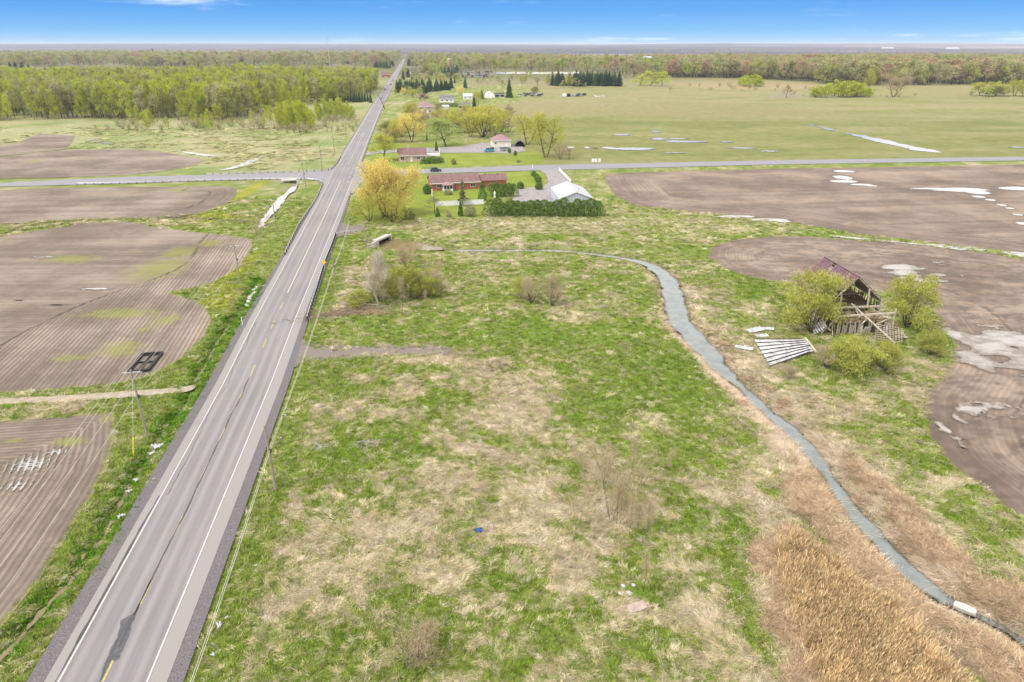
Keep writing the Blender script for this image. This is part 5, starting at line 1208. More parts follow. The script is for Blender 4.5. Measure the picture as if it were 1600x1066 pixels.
# cedar hedges, clipped shrubs
def hedge(name, a_, b_, h, wdt, n_, leaf, label, lump=0.26, size=0.42):
    r = np.random.default_rng(int(abs(a_[0]) * 100) % 9999); a_ = np.array(a_); b_ = np.array(b_); d = b_ - a_; ln = np.linalg.norm(d); u = d / ln; nn = np.array([-u[1], u[0]])
    k = max(2, int(ln / (wdt * 0.42))); C = []
    for i in range(k):
        c_ = (i + 0.5) / k * ln; hh = h * r.uniform(1 - lump, 1 + lump * .6); w_ = wdt * r.uniform(.85, 1.1); m_ = n_ // k
        t = r.uniform(0, 1, m_) ** 0.8; an = r.uniform(0, 6.28, m_); rad = w_ * 0.5 * np.sqrt(np.clip(1 - t ** 2.0, 0, 1)) * np.sqrt(r.uniform(.15, 1.12, m_))
        C.append(np.stack([c_ + rad * np.cos(an) * 1.15, rad * np.sin(an), t * hh], 1))
    C = np.vstack(C); X = u[0] * C[:, 0] + nn[0] * C[:, 1]; Y = u[1] * C[:, 0] + nn[1] * C[:, 1]
    V, F = cards(np.stack([X, Y, C[:, 2]], 1), size, r, 0.5, D=np.tile([0, 0, .8], (len(C), 1)))
    t = thing(name, (a_[0], a_[1], 0), label, 'hedge'); link('foliage', np_mesh('foliage', V, F, [leaf]), t)
    b = MB()
    for i in range(k):
        q = u * (i + .5) / k * ln; b.tube([(q[0], q[1], -.1), (q[0], q[1], h * .8)], [.1, .03], 4)
    b.build('stems', bark_d, t)
    return t
hedge('cedar_hedge', G2(762, 337), G2(938, 337.5), 5.0, 4.8, 18000, L_ced, 'long tall cedar hedge in front of the white metal garage')
hedge('cedar_hedge', G2(765, 308), G2(806, 307), 4.6, 3.4, 4200, L_ced, 'shorter cedar hedge screening the garage wing of the brick bungalow', .12)
hedge('cedar_hedge', G2(659, 256.5), G2(692, 255), 2.4, 2.6, 2600, L_ced, 'clipped cedar hedge in front of the beige bungalow', .05)
hedge('cedar_hedge', G2(682, 168), G2(716, 167), 3.0, 3.0, 900, L_ced, 'low clipped hedge behind the bright lawn of the pink roofed house', .05, .8)
def globe(px, py, pt, wd, leaf, label, nm='shrub', n_=1500, cone=False, size=.38):
    g = G2(px, py); h = top_of(px, py, pt); r = np.random.default_rng(int(px * 7)); t = r.uniform(0, 1, n_); an = r.uniform(0, 6.28, n_)
    rad = wd * .5 * ((1 - t) ** .75 * np.minimum(1, (t + .08) * 6) if cone else np.sqrt(np.clip(1 - (2 * t - .9) ** 2 * .95, 0, 1))) * np.sqrt(r.uniform(.15, 1.1, n_))
    V, F = cards(np.stack([rad * np.cos(an), rad * np.sin(an), t * h], 1), size, r, .5, D=np.tile([0, 0, .6], (n_, 1)))
    o_ = thing(nm, (g[0], g[1], 0), label, 'shrub'); link('foliage', np_mesh('foliage', V, F, [leaf]), o_); MB().tube([(0, 0, -.1), (0, 0, h * .7)], [.07, .02], 5).build('stem', bark_d, o_)
for a_ in [(668, 303, 288, 3.2, L_ced, 'dark rounded shrub at the corner of the brick bungalow'), (834, 275, 267.5, 2.3, L_ced, 'round clipped shrub nearest the driveway mouth'), (838.5, 279.5, 272, 2.2, L_ced, 'second clipped shrub along the driveway'), (841, 284.5, 275, 2.6, L_ced, 'largest clipped shrub along the driveway'), (813, 295, 284, 2.6, L_ced, 'dark round shrub at the end of the garage wing'),
           (842, 296, 285, 2.9, L_ced, 'clipped shrub at the corner of the parking area'), (709, 257, 248, 2.2, L_oli, 'round olive shrub right of the clipped hedge'), (805, 243, 236, 1.6, L_ced, 'small round shrub on the lawn before the arched shelter'), (796, 239, 232, 1.5, L_ced, 'small dark shrub beside the white boat'), (735, 338, 320, 3.8, L_grey, 'pale budding shrub beside the columnar cedar'), (701, 339, 331, 1.6, L_grey, 'tiny grey shrub on the front lawn'),
           (700, 304, 296, 2.8, L_grey, 'pale shrub in front of the sunroom'), (810, 254, 250, 1.6, L_twig, 'low brown shrub by the side road verge'), (640, 343, 326, 3.4, L_oli, 'dark green shrub at the skirt of the great willow')]:
    globe(*a_)
for a_ in [(684, 339, 325, 1.7, L_ced, 'small columnar cedar beside the bare pink tree'), (720, 338, 314, 2.0, L_ced, 'columnar cedar in front of the white fence'), (754, 313, 283, 3.6, L_ced, 'tall cone shaped cedar at the end of the white fence'), (682, 236, 220, 1.8, L_ced, 'slim cone shaped cedar on the lawn beyond the hedge')]:
    globe(*a_, nm='cedar_shrub', cone=True)
place((lambda p_: p_)(spruce_proto(160, 10, bark_d, leaf_mat('thin spruce needles', [S(96, 104, 74), S(118, 122, 92), S(140, 136, 110)], .1, .1), .27, 16, 6, .2, .5)), 'spruce_tree', 723, 321, 277, 'thin ragged spruce standing before the brick bungalow', 'tree', None, rr, 1.0)
place(big(161, leaf_mat('pink blossom twigs', [S(170, 150, 144), S(186, 168, 160)], .2, .1), 'round', 900, .4, bark_d, clear_=.3, spread=.45, limbs=8, lev=1, up=.5, r0=.2), 'bare_tree', 679, 333, 310, 'small pinkish bare tree on the front lawn', 'tree', None, rr, 1.4)

# ================================================================== BUILDINGS
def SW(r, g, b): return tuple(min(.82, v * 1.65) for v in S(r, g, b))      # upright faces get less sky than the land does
M_brick = simple('red brick', SW(176, 108, 92), 0.9, 0.14, 1.2)
M_beige = simple('beige brick', SW(206, 176, 156), 0.9, 0.12, 1.2)
M_roofb = simple('brown shingles', S(158, 124, 122), 0.9, 0.12, 0.8)
M_roofp = simple('pinkish shingles', S(190, 156, 156), 0.9, 0.10, 0.8)
M_roofg = simple('grey shingles', S(148, 144, 150), 0.9, 0.10, 0.8)
M_roofo = simple('orange roofing', S(224, 150, 118), 0.8, 0.08, 0.8)
M_white = simple('white paint', SW(240, 240, 242), 0.6, 0.05, 1.0)
M_cream = simple('cream siding', SW(232, 224, 206), 0.7, 0.05, 1.0)
M_metalw = simple('white metal roof', S(226, 228, 236), 0.45, 0.05, 0.6)
M_metalb = simple('pale blue metal siding', SW(190, 198, 214), 0.5, 0.06, 0.6)
M_glass = simple('window glass', (0.035, 0.045, 0.055), 0.08, 0.1, 1.0, 0.6)
M_dark = simple('painted interior shade', (0.02, 0.019, 0.018), 0.9, 0.2, 1.0)
M_dgrey = simple('dark grey metal', S(84, 84, 88), 0.6, 0.1, 2.0)
M_conc = simple('weathered concrete', SW(196, 190, 182), 0.9, 0.14, 1.2, 0.3, None, 0, 0.3)
M_black = simple('black plastic', S(52, 52, 56), 0.6, 0.15, 2.0)
M_galv = simple('galvanised steel', SW(202, 202, 204), 0.45, 0.06, 2.0, 0.5, None, 0.3)
M_postd = simple('dark timber post', S(84, 76, 70), 0.9, 0.2, 3.0)
M_pole = simple('weathered pole wood', SW(158, 150, 134), 0.9, 0.16, 2.0, 0.2, None, 0, 0, (6, 6, 0.6))
M_wire = simple('cable', SW(206, 202, 190), 0.6, 0.05, 1.0)
M_yellow = simple('yellow guard', SW(236, 214, 70), 0.6, 0.05, 2.0)
M_sign = simple('sign yellow', SW(246, 196, 40), 0.5, 0.04, 2.0)

def roof_gable(b, W, D, hw_, hr, ov, th=0.16, x0=0.0, y0=0.0):
    """two slabs, ridge along x"""
    k = (hr - hw_) / (D / 2); ye = D / 2 + ov; ze = hw_ - ov * k; xx = W / 2 + ov * .7
    for s in (-1, 1):
        A = [(x0 - xx, y0 + s * ye, ze), (x0 + xx, y0 + s * ye, ze), (x0 + xx, y0, hr), (x0 - xx, y0, hr)]
        b.hexa(A, [(p[0], p[1], p[2] + th) for p in A])
def wall_gable(b, W, D, hw_, hr, x0=0.0, y0=0.0):
    V = []
    for x in (-W / 2, W / 2): V += [(x0 + x, y0 - D / 2, -.2), (x0 + x, y0 + D / 2, -.2), (x0 + x, y0 + D / 2, hw_ - .02), (x0 + x, y0, hr - .02), (x0 + x, y0 - D / 2, hw_ - .02)]
    b.add(V, [(0, 1, 2, 3, 4), (9, 8, 7, 6, 5), (0, 4, 9, 5), (1, 6, 7, 2)])
def roof_hip(b, W, D, hw_, hr, ov, x0=0.0, y0=0.0):
    k = (hr - hw_) / (D / 2); a_, c_ = W / 2 + ov, D / 2 + ov; ze = hw_ - ov * k; rl = max(0.05, W / 2 - D / 2)
    V = [(x0 - a_, y0 - c_, ze), (x0 + a_, y0 - c_, ze), (x0 + a_, y0 + c_, ze), (x0 - a_, y0 + c_, ze), (x0 - rl, y0, hr), (x0 + rl, y0, hr)]
    V += [(p[0], p[1], p[2] - .18) for p in V[:4]]
    b.add(V, [(0, 1, 5, 4), (1, 2, 5), (2, 3, 4, 5), (3, 0, 4), (0, 6, 7, 1), (1, 7, 8, 2), (2, 8, 9, 3), (3, 9, 6, 0), (6, 9, 8, 7)])
def window(t, x, y, z, w_, h, face='front', mat=None):
    """frame with a recessed pane; face: front (-y) or left (-x)"""
    b = MB(); f = .09; d = .10
    parts = [((0, 0, h / 2 + f / 2), (w_ + 2 * f, d, f)), ((0, 0, -h / 2 - f / 2), (w_ + 2 * f, d, f)), ((-w_ / 2 - f / 2, 0, 0), (f, d, h)), ((w_ / 2 + f / 2, 0, 0), (f, d, h)), ((0, 0, 0), (f * .7, d * .8, h))]
    for c_, s_ in parts: b.box(c_, s_)
    o_ = b.build('window', mat or M_white, t, (x, y - .04, z), (0, 0, 0 if face == 'front' else -math.pi / 2 if face == 'left' else math.pi / 2))
    MB().box((0, .02, 0), (w_, .03, h)).build('pane', M_glass, o_)
    return o_
def house(name, label, px, py, rz, W, D, hw_, hr, wall, roof, ov=.45, hip=False, wins=(), door=None, vents=(), chimney=None, cat='house', xy=None, group=None, back=True):
    g = G2(px, py) if xy is None else np.array(xy)
    u = np.array([math.cos(rz), math.sin(rz)]); v_ = np.array([-u[1], u[0]]); c_ = g + (v_ * D / 2 if back else 0)
    t = thing(name, (c_[0], c_[1], 0), label, cat, group, rz)
    b = MB()
    if hip: b.box((0, 0, hw_ / 2 - .1), (W, D, hw_ + .2 - .06))
    else: wall_gable(b, W, D, hw_, hr)
    b.build('wall', wall, t)
    b = MB(); (roof_hip if hip else roof_gable)(b, W, D, hw_, hr, ov); rf = b.build('roof', roof, t)
    b = MB()
    k = (hr - hw_) / (D / 2); ze = hw_ - ov * k
    for s in (-1, 1): MB().box((0, s * (D / 2 + ov + .05), ze + .02), (W + 2 * ov, .08, .22)).build('fascia', M_white, t)
    for (x, z, w_, h) in wins: window(t, x, -D / 2, z, w_, h)
    if door is not None:
        d_ = MB().box((0, 0, 1.02), (.95, .08, 2.04)).build('door', M_white, t, (door, -D / 2 - .03, .05)); MB().box((.36, -.07, 1.0), (.05, .06, .14)).build('handle', M_dgrey, d_)
    for x in vents: MB().box((x, .35, hr + .14), (.34, .34, .42)).build('roof_vent', M_dgrey, rf)
    if chimney is not None: MB().box((chimney, 0.4, hr + .4), (.9, .7, 1.3)).box((chimney, .4, hr + 1.09), (1.05, .85, .12)).build('chimney', M_conc, rf)
    return t
# brick bungalow by the crossing
rz1 = R(13.5); u1 = np.array([math.cos(rz1), math.sin(rz1)]); v1 = np.array([-u1[1], u1[0]])
e0 = G2(672.5, 288, 2.5); c0 = e0 + v1 * .45 + u1 * .3
hs = house('brick_bungalow', 'long red brick bungalow with brown roof and white sunroom behind a white fence', 0, 0, rz1, 17.6, 9.6, 2.75, 4.75, M_brick, M_roofb, xy=c0 + u1 * 8.8, wins=[(-6.0, 1.6, 1.5, 1.0), (6.3, 1.5, 1.6, 1.1), (2.2, 1.6, 1.2, 1.0)], vents=(-1.0, 5.6))
b = MB(); wall_gable(b, 10.4, 7.0, 2.5, 4.0, 14.05, 1.0); b.build('wing_wall', M_brick, hs)
b = MB(); roof_gable(b, 10.3, 7.0, 2.5, 4.0, .4, x0=14.4, y0=1.0); wr = b.build('wing_roof', M_roofb, hs)
for x in (12.0, 16.6): MB().box((x, .9, 4.2), (.34, .34, .42)).build('roof_vent', M_dgrey, wr)
b = MB(); b.box((-3.1, -6.2, .35), (3.4, 2.8, 1.1)); b.build('sunroom_base', M_white, hs)
b = MB(); roof_hip(b, 3.5, 2.9, 2.5, 3.3, .25, -3.1, -6.15); b.build('sunroom_roof', M_roofp, hs)
b = MB()
for x in (-4.7, -3.65, -2.55, -1.5): b.box((x, -7.52, 1.7), (.16, .16, 1.62))
for x in (-4.72, -1.48): b.box((x, -6.2, 1.7), (.16, .16, 1.62))
b.build('sunroom_frame', M_white, hs); MB().box((-3.1, -6.2, 1.7), (3.1, 2.5, 1.58)).build('sunroom_pane', M_glass, hs)
# white fence before it
def board_fence(name, a_, b_, h, n_, label, mat=M_white, gap=.0, tall=None):
    a_ = np.array(a_); b_ = np.array(b_); d = b_ - a_; ln = np.linalg.norm(d); rz = math.atan2(d[1], d[0])
    t = thing(name, (a_[0], a_[1], 0), label, 'fence', None, rz)
    s = ln / n_; pm = MB().box((s / 2, 0, h / 2 + .05), (s - .12, .05, h - .1)).mesh('panel', mat); qm = MB().box((0, 0, h / 2), (.14, .14, h + .24)).mesh('post', mat)
    for i in range(n_): link('fence_panel', pm, t, (i * s, 0, 0))
    for i in range(n_ + 1): link('post', qm, t, (i * s, 0, 0), None)
    return t
ft = board_fence('white_fence', G2(681, 323), G2(755, 319.5), 1.65, 8, 'solid white fence in front of the brick bungalow')
def post(name, px, py, pt, w_, label, mat=M_white, cat='post', cap=True):
    g = G2(px, py); h = top_of(px, py, pt); t = thing(name, (g[0], g[1], 0), label, cat)
    MB().box((0, 0, h / 2), (w_, w_, h), 0, 0, .85).build('shaft', mat, t); MB().box((0, 0, h + .06), (w_ * 1.5, w_ * 1.5, .12), 0, 0, .6).build('cap', mat, t); return t
post('white_post', 675.5, 313, 297, .3, 'tall white post at the corner of the brick bungalow')
post('white_post', 752.5, 309, 303, .35, 'short white post at the end of the white fence')
post('white_post', 832, 264, 257, .25, 'thin white marker post at the driveway mouth')
post('white_post', 687, 239, 232, .25, 'thin white post beside the white trailer')
g = G2(773, 309); t = thing('garden_ornament', (g[0], g[1], 0), 'small white ornament in front of the shorter cedar hedge', 'ornament')
MB().box((0, 0, .4), (.8, .8, .8), 0, 0, .7).build('plinth', M_white, t); MB().tube([(0, 0, .8), (0, 0, 1.5), (0, 0, 2.0), (0, 0, 2.3)], [.3, .42, .2, .05], 8).build('figure', M_white, t)
# white metal garage
rzg = R(95.5); xa = np.array([math.cos(rzg), math.sin(rzg)]); ya = np.array([-xa[1], xa[0]])
gl = G2(874, 310.5, 3.0); cen = gl - ya * 5.4 + xa * 9.0
t = thing('metal_garage', (cen[0], cen[1], 0), 'white metal roofed garage with pale blue ribbed gable behind the long hedge', 'garage', None, rzg)
b = MB(); wall_gable(b, 18, 10.6, 3.0, 5.0); b.build('wall', M_metalb, t)
b = MB(); roof_gable(b, 18, 10.6, 3.0, 5.0, .3); rf = b.build('roof', M_metalw, t)
b = MB().box((0, 0, 5.2), (18.4, .5, .1)); b.build('ridge_cap', M_metalw, rf)
b = MB().tube([(-7.6, -.9, 4.7), (-7.6, -.9, 6.0)], .14, 8); b.build('stove_pipe', M_galv, rf)
rib = MB().box((0, 0, 1.9), (.07, .32, 3.6)).mesh('rib', M_metalw)
for i in range(12):
    yy = -4.8 + i * .872; hh = 5.0 - abs(yy) * 2.0 / 5.3 - .15; o_ = link('siding_rib', rib, t, (-9.03, yy, 0)); o_.scale = (1, 1, hh / 3.7)
for s in (-1, 1):
    MB().beam((-9.25, 0, 5.1), (-9.25, s * 5.6, 2.95), .12, .26).build('barge_board', M_white, t)
board_fence('white_fence', G2(873.5, 267), G2(892, 286), 1.3, 7, 'white board fence running from the road to the metal garage')
# bungalow, garage and yard across the side road
e0 = G2(623, 244.5, 2.5); rz2 = R(11); u2 = np.array([math.cos(rz2), math.sin(rz2)]); v2 = np.array([-u2[1], u2[0]])
house('beige_bungalow', 'beige brick bungalow with brown roof and clipped hedge across the side road', 0, 0, rz2, 12.2, 11, 2.8, 5.2, M_beige, M_roofb, xy=e0 + v2 * .4 + u2 * 6.2, wins=[(-4.6, 1.5, 1.4, 1.4), (2.5, 1.5, 1.3, 1.0), (5.0, 1.5, .8, 1.0)], chimney=-1.6, door=-.6)
house('hip_roof_garage', 'square cream garage with brown hip roof beside the arched shelter', 0, 0, R(8), 9.4, 9, 3.6, 6.0, M_cream, M_roofp, xy=G2(784, 230), hip=True, cat='garage', vents=(0,), wins=[(-3.2, 2.0, .9, .9)], door=2.5)
MB_ = None
def arch_shelter(name, px, py, r_, dpt, rz, label, mat, cat='shelter'):
    g = G2(px, py); t = thing(name, (g[0], g[1], 0), label, cat, None, rz); V = []; F = []; n_ = 14
    for y in (0, dpt):
        for q in (r_, r_ - .18):
            for i in range(n_ + 1): a = math.pi * i / n_; V.append((math.cos(a) * q, y, math.sin(a) * q * 1.15))
    k = n_ + 1
    for i in range(n_):
        F += [(i, i + 1, 2 * k + i + 1, 2 * k + i), (k + i + 1, k + i, 3 * k + i, 3 * k + i + 1), (i + 1, i, k + i, k + i + 1)]
    MB().add(V, F).build('shell', mat, t)
    V = [(math.cos(math.pi * i / n_) * (r_ - .1), dpt - .1, math.sin(math.pi * i / n_) * (r_ - .1) * 1.15) for i in range(k)]
    MB().add(V, [tuple(range(k))]).build('back_wall', mat, t)
    for i in range(4):
        y = dpt * (i + .5) / 4; MB().tube([(math.cos(math.pi * j / 10) * (r_ + .02), y, math.sin(math.pi * j / 10) * (r_ + .02) * 1.15) for j in range(11)], .06, 5).build('hoop', M_galv, t)
    return t
arch_shelter('arched_shelter', 812.5, 229.5, 2.5, 8, R(4), 'dark open arched shelter beside the large hayfield willow', M_dgrey)
t = arch_shelter('arched_shelter', 766, 153, 4.6, 14, R(6), 'white arched shelter beside the broad dark spruce', M_white)
MB().add([(math.cos(math.pi * i / 14) * 4.45, .15, math.sin(math.pi * i / 14) * 5.1) for i in range(15)], [tuple(range(15))]).build('front_wall', M_white, t)
# houses further up the highway
house('brick_house', 'pink roofed brick house with a bright lawn beside it', 664, 177, R(8), 12.5, 11, 4.8, 8.6, M_beige, M_roofp, hip=True, wins=[(-4, 1.6, 1.3, 1.4), (0.5, 1.6, 1.3, 1.4), (4, 1.6, 1.3, 1.4), (-3.6, 3.7, 1.3, 1.0), (3, 3.7, 1.3, 1.0)], door=2.2, chimney=2.5)
house('white_bungalow', 'white bungalow with a dark grey roof behind the low hedge', 698, 160, R(6), 13, 9, 3.2, 5.6, M_white, M_roofg, wins=[(-4, 1.7, 1.4, 1.1), (0.2, 1.7, 1.6, 1.1), (4, 1.7, 1.2, 1.1)], door=2.2)
house('grey_shed', 'long grey shed in the corner of the bright lawn', 726, 169, R(6), 9, 5, 2.4, 4.0, M_roofg, M_roofg, wins=[(-2.5, 1.4, .8, .7)], cat='shed', door=1.0)
house('white_house', 'small white house with a pale roof between the orange trees', 731, 155.5, R(6), 8.5, 7, 3.0, 5.0, M_white, M_metalb, wins=[(-2.5, 1.7, 1.0, 1.0), (2.4, 1.7, 1.0, 1.0)], door=0)
house('white_shed', 'small low white shed on the bright lawn', 696, 170, R(6), 5.5, 3, 1.9, 2.8, M_white, M_metalw, cat='shed', door=.6)
house('dark_shed', 'low dark shed between the arched shelter and the broad spruce', 781, 151.5, R(6), 9, 6, 2.4, 3.6, M_dgrey, M_dgrey, cat='shed', door=0)
house('grey_house', 'grey roofed house among the trees far up the highway', 652, 116, R(8), 26, 16, 6, 12, M_cream, M_roofg, wins=[(-8, 2.5, 2.5, 2), (0, 2.5, 2.5, 2), (8, 2.5, 2.5, 2)])
house('red_house', 'small reddish house on the far bend of the highway', 603, 121, R(8), 14, 10, 4, 7.5, M_brick, M_roofb, wins=[(-3, 2, 1.5, 1.3), (3, 2, 1.5, 1.3)], door=0)
house('white_building', 'white flat building showing through the woods behind the lot', 711, 103, R(4), 36, 18, 13, 17, M_white, M_metalb, cat='building')
house('orange_roofed_barn', 'wider orange roofed barn beyond the bright green woods', 932, 100.5, R(2), 32, 22, 12, 20, M_cream, M_roofo, cat='barn')
house('orange_roofed_barn', 'smaller orange roofed barn beyond the bright green woods', 954, 100.5, R(2), 24, 18, 11, 17, M_cream, M_roofo, cat='barn')
house('white_farmhouse', 'white farmhouse among dark trees beyond the woods', 1011, 102, R(-4), 32, 18, 13, 21, M_white, M_metalb, cat='house')
for px, py, lb in ((1388, 78.5, 'tiny white farm building on the hazy plain'), (670 + 820, 79, 'tiny pale farm building on the hazy plain beside the hardwoods')):
    house('farm_building', lb, px, py, 0.1, 110, 40, 16, 26, M_white, M_metalw, cat='building')

# ================================================================== RUINED BARN
M_old = simple('weathered board', SW(176, 164, 150), 0.95, 0.24, 3.0, 0.2, None, 0, 0.3, (4, 4, .7))
M_beam = simple('bleached timber', SW(202, 190, 172), 0.95, 0.18, 3.0, 0.2, None, 0, 0.3)
M_darkb = simple('dark old board', S(104, 92, 84), 0.95, 0.25, 3.0)
M_purp = simple('rusty purple metal', S(142, 104, 118), 0.5, 0.14, 1.2, 0.5, S(120, 82, 92))
M_hay = simple('rotted hay', S(166, 148, 112), 1.0, 0.24, 2.0, 0.1, S(120, 104, 76), 0, 0.6)
M_gmet = simple('grey metal sheet', SW(206, 210, 216), 0.45, 0.10, 1.0, 0.5, S(176, 176, 180))
rq = random.Random(11)
BO = (62.3, 117.1, 0.0); bn = thing('ruined_barn', BO, 'collapsing timber barn with torn purple metal roof standing in bushes', 'barn', None, R(4.4))
HR, EL, ER, UL, UR, LEN = 9.75, 4.5, 4.9, -4.9, 5.7, 12.2
def slope(u0, v, side, dz=0.0):                  # point on a roof slope: u0 0 at ridge .. 1 at eave
    if side < 0: return (UL * u0, v, HR + (EL - HR) * u0 + dz)
    return (UR * u0, v, HR + (ER - HR) * u0 + dz)
# rafters, purlins
for i in range(9):
    v = i * LEN / 8
    for s in (-1, 1):
        MB().beam(slope(0, v, s, -.12), slope(1.06 if i == 0 else 1.0, v, s, -.12), .14, .2).build('rafter', M_beam if i < 1 else M_old, bn)
for s in (-1, 1):
    for j in range(7):
        k = .05 + j * .15; MB().beam(slope(k, -.35, s, .03), slope(k, LEN + .2, s, .03), .12, .06).build('purlin', M_beam if j % 2 else M_old, bn)
# metal sheets of the near slope; one strip is missing and the front ones are torn short
nsh = 13; w_ = (LEN + .4) / nsh
for i in range(nsh):
    v0 = -.2 + i * w_
    if i in (8,): continue
    k0, k1 = 0.0, 1.03
    if i == 0: k1 = .42
    elif i == 1: k1 = .55
    elif i < 5: k1 = .62 + .06 * rq.random()
    elif i == 9: k0 = .02
    A = [slope(k0, v0 + .01, -1, .09), slope(k0, v0 + w_ - .01, -1, .09), slope(k1, v0 + w_ - .01, -1, .09), slope(k1, v0 + .01, -1, .09)]
    b = MB().hexa(A[::-1], [(p[0], p[1], p[2] + .025) for p in A[::-1]])
    for q in (0.06, .5): b.beam(slope(k0, v0 + w_ * q, -1, .13), slope(k1, v0 + w_ * q, -1, .13), .05, .04)
    b.build('roof_sheet', M_purp, bn)
for i in range(nsh):
    v0 = -.2 + i * w_; k1 = 1.02 if i else .9
    A = [slope(0, v0 + .01, 1, .09), slope(0, v0 + w_ - .01, 1, .09), slope(k1, v0 + w_ - .01, 1, .09), slope(k1, v0 + .01, 1, .09)]
    MB().hexa(A, [(p[0], p[1], p[2] + .025) for p in A]).build('roof_sheet', M_purp, bn)
for j in range(16):                             # sheathing boards under the far slope, dark from below
    k = .03 + j * .062; MB().beam(slope(k, 0, 1, -.02), slope(k, LEN, 1, -.02), .26, .03, 0, (0.66, 0, 1)).build('roof_board', M_darkb, bn)
MB().beam((0, -.3, HR + .14), (0, LEN + .2, HR + .14), .34, .05).build('ridge_cap', M_purp, bn)
# frame
for (x, v, h0, h1, lean) in [(-2.6, 0, 3.95, 6.55, .25), (2.5, 0, 3.95, 7.4, .35), (5.35, 0, 0, 4.9, 0), (-4.6, 0, 0, 4.5, .0), (-2.6, 6, 0, 6.6, .1), (2.6, 6, 0, 7.2, .1), (5.4, 6, 0, 5, 0), (-4.6, 6, 0, 4.5, 0), (-4.6, LEN, 0, 4.5, 0), (5.4, LEN, 0, 5, 0), (0, LEN, 0, 9.4, 0), (5.2, 3, 2.6, 4.9, .1)]:
    MB().beam((x + lean, v, h0), (x, v, h1), .22, .22).build('post', M_beam if v == 0 else M_old, bn)
for a_, b_ in [((-4.7, 0, 3.9), (5.4, 0, 4.0)), ((-2.5, 6, 5.6), (2.6, 6, 5.6)), ((-4.6, 6, 4.2), (5.4, 6, 4.4)), ((-4.6, 0, 4.45), (-4.6, LEN, 4.45)), ((5.4, 0, 4.8), (5.4, LEN, 4.9)), ((-4.1, -3, 3.45), (6.2, -3, 3.75)), ((-4.6, -3, 2.2), (-4.1, -3, 3.45)), ((-4.5, LEN, 6.2), (5, LEN, 6.2))]:
    MB().beam(a_, b_, .24, .26).build('tie_beam', M_beam if a_[1] <= 0 else M_old, bn)
for a_, b_ in [((-4.7, 0, 2.6), (-2.4, 0, 4.0)), ((2.5, 6, 5.6), (4.2, 6, 4.4)), ((3.2, 0, 4.0), (5.3, 0, 2.6)), ((-.4, -1.0, 4.8), (.6, -2.2, 2.4)), ((2.2, -2.6, 3.4), (.4, -3.2, 1.9)), ((-2.4, 0, 2.4), (-1.9, 0, 4.0)), ((1.6, -3, 1.0), (5.8, -3.2, 3.0)), ((-4.2, -3.1, 3.4), (-5.3, -2.6, 1.6)), ((-6.6, -2.6, .4), (-6.7, -2.4, 4.6)), ((-6.7, -2.4, 4.6), (-4.6, -1.0, 4.3))]:
    MB().beam(a_, b_, .16, .18).build('brace', M_beam, bn)
MB().beam((-.75, -.6, 4.9), (4.0, -8.2, .15), .2, .2).build('fallen_pole', M_beam, bn)
for x in (-6.7, 6.25): MB().beam((x, -3, -.1), (x + .1, -3, 4.6 if x > 0 else 2.4), .2, .2).build('post', M_beam, bn)
# loft and fallen hay floor
b = MB(); n_ = 10
for (x0, x1, y0, y1, z0, z1, nm) in [(-4.4, 5.2, .2, LEN - .3, 3.4, 3.9, 'loft_floor'), (-4.3, 6.0, -3.0, .1, 2.2, 3.0, 'hay_heap')]:
    xs = np.linspace(x0, x1, 22); ys = np.linspace(y0, y1, 16); X, Y = np.meshgrid(xs, ys)
    Z = z0 + (z1 - z0) * (Y - y0) / (y1 - y0) + .5 * (fbm(X + 50, Y + 50, 1.4, 3, 77) - .5) * (1.6 if nm == 'hay_heap' else 1); idx = np.arange(X.size).reshape(X.shape)
    F = np.stack([idx[:-1, :-1], idx[:-1, 1:], idx[1:, 1:], idx[1:, :-1]], -1).reshape(-1, 4)
    link(nm, np_mesh(nm, np.stack([X.ravel(), Y.ravel(), Z.ravel()], 1), F, [M_hay]), bn)
# planks left on the walls
pk = [MB().box((0, 0, 0), (.3, .05, 1.0)).mesh('plank', m_) for m_ in (M_old, M_darkb, M_beam)]
def plank(x, y, z, h, rzv=0.0, tilt=0.0, m_=None):
    o_ = link('plank', pk[rq.choice((0, 0, 1, 2)) if m_ is None else m_], bn, (x, y, z), (rq.gauss(0, .05), tilt, rzv)); o_.scale = (rq.uniform(.8, 1.1), 1, h)
for i in range(31):                              # front of the lower wing, ragged and leaning
    x = -3.9 + i * .325; h = 2.3 + rq.uniform(-.5, .35) - (1.0 if 14 < i < 18 else 0)
    if i in (2, 22, 25): continue
    plank(x, -3.1 + rq.uniform(-.08, .08), h / 2 - .1, h, rq.gauss(0, .05), rq.gauss(0, .05))
for i in range(34):                              # far side and back walls
    if rq.random() < .55: continue
    plank(5.5, .3 + i * .36, 2.2, 4.4, math.pi / 2, 0)
for i in range(34):
    if rq.random() < .35: continue
    plank(-4.7, .3 + i * .36, 1.7, 3.4, math.pi / 2, 0)
for i in range(30): plank(-4.4 + i * .33, LEN, 1.3, 2.4 if rq.random() < .7 else 1.5)
for i in range(16): plank(rq.uniform(-6.5, -3.5), rq.uniform(-3.6, -.6), rq.uniform(.3, 1.6), rq.uniform(1.2, 2.4), rq.uniform(0, 3), rq.uniform(.5, 1.3))
for i in range(18): plank(rq.uniform(-3, 6), rq.uniform(-3.2, 0), rq.uniform(2.6, 3.3), rq.uniform(1.2, 2.6), rq.uniform(0, 3), rq.uniform(1.2, 1.5))
for i in range(14): plank(rq.uniform(5.2, 8.2), rq.uniform(-6.5, -3.2), rq.uniform(.15, .5), rq.uniform(1.4, 3), rq.uniform(0, 3), rq.uniform(1.3, 1.57), 2)
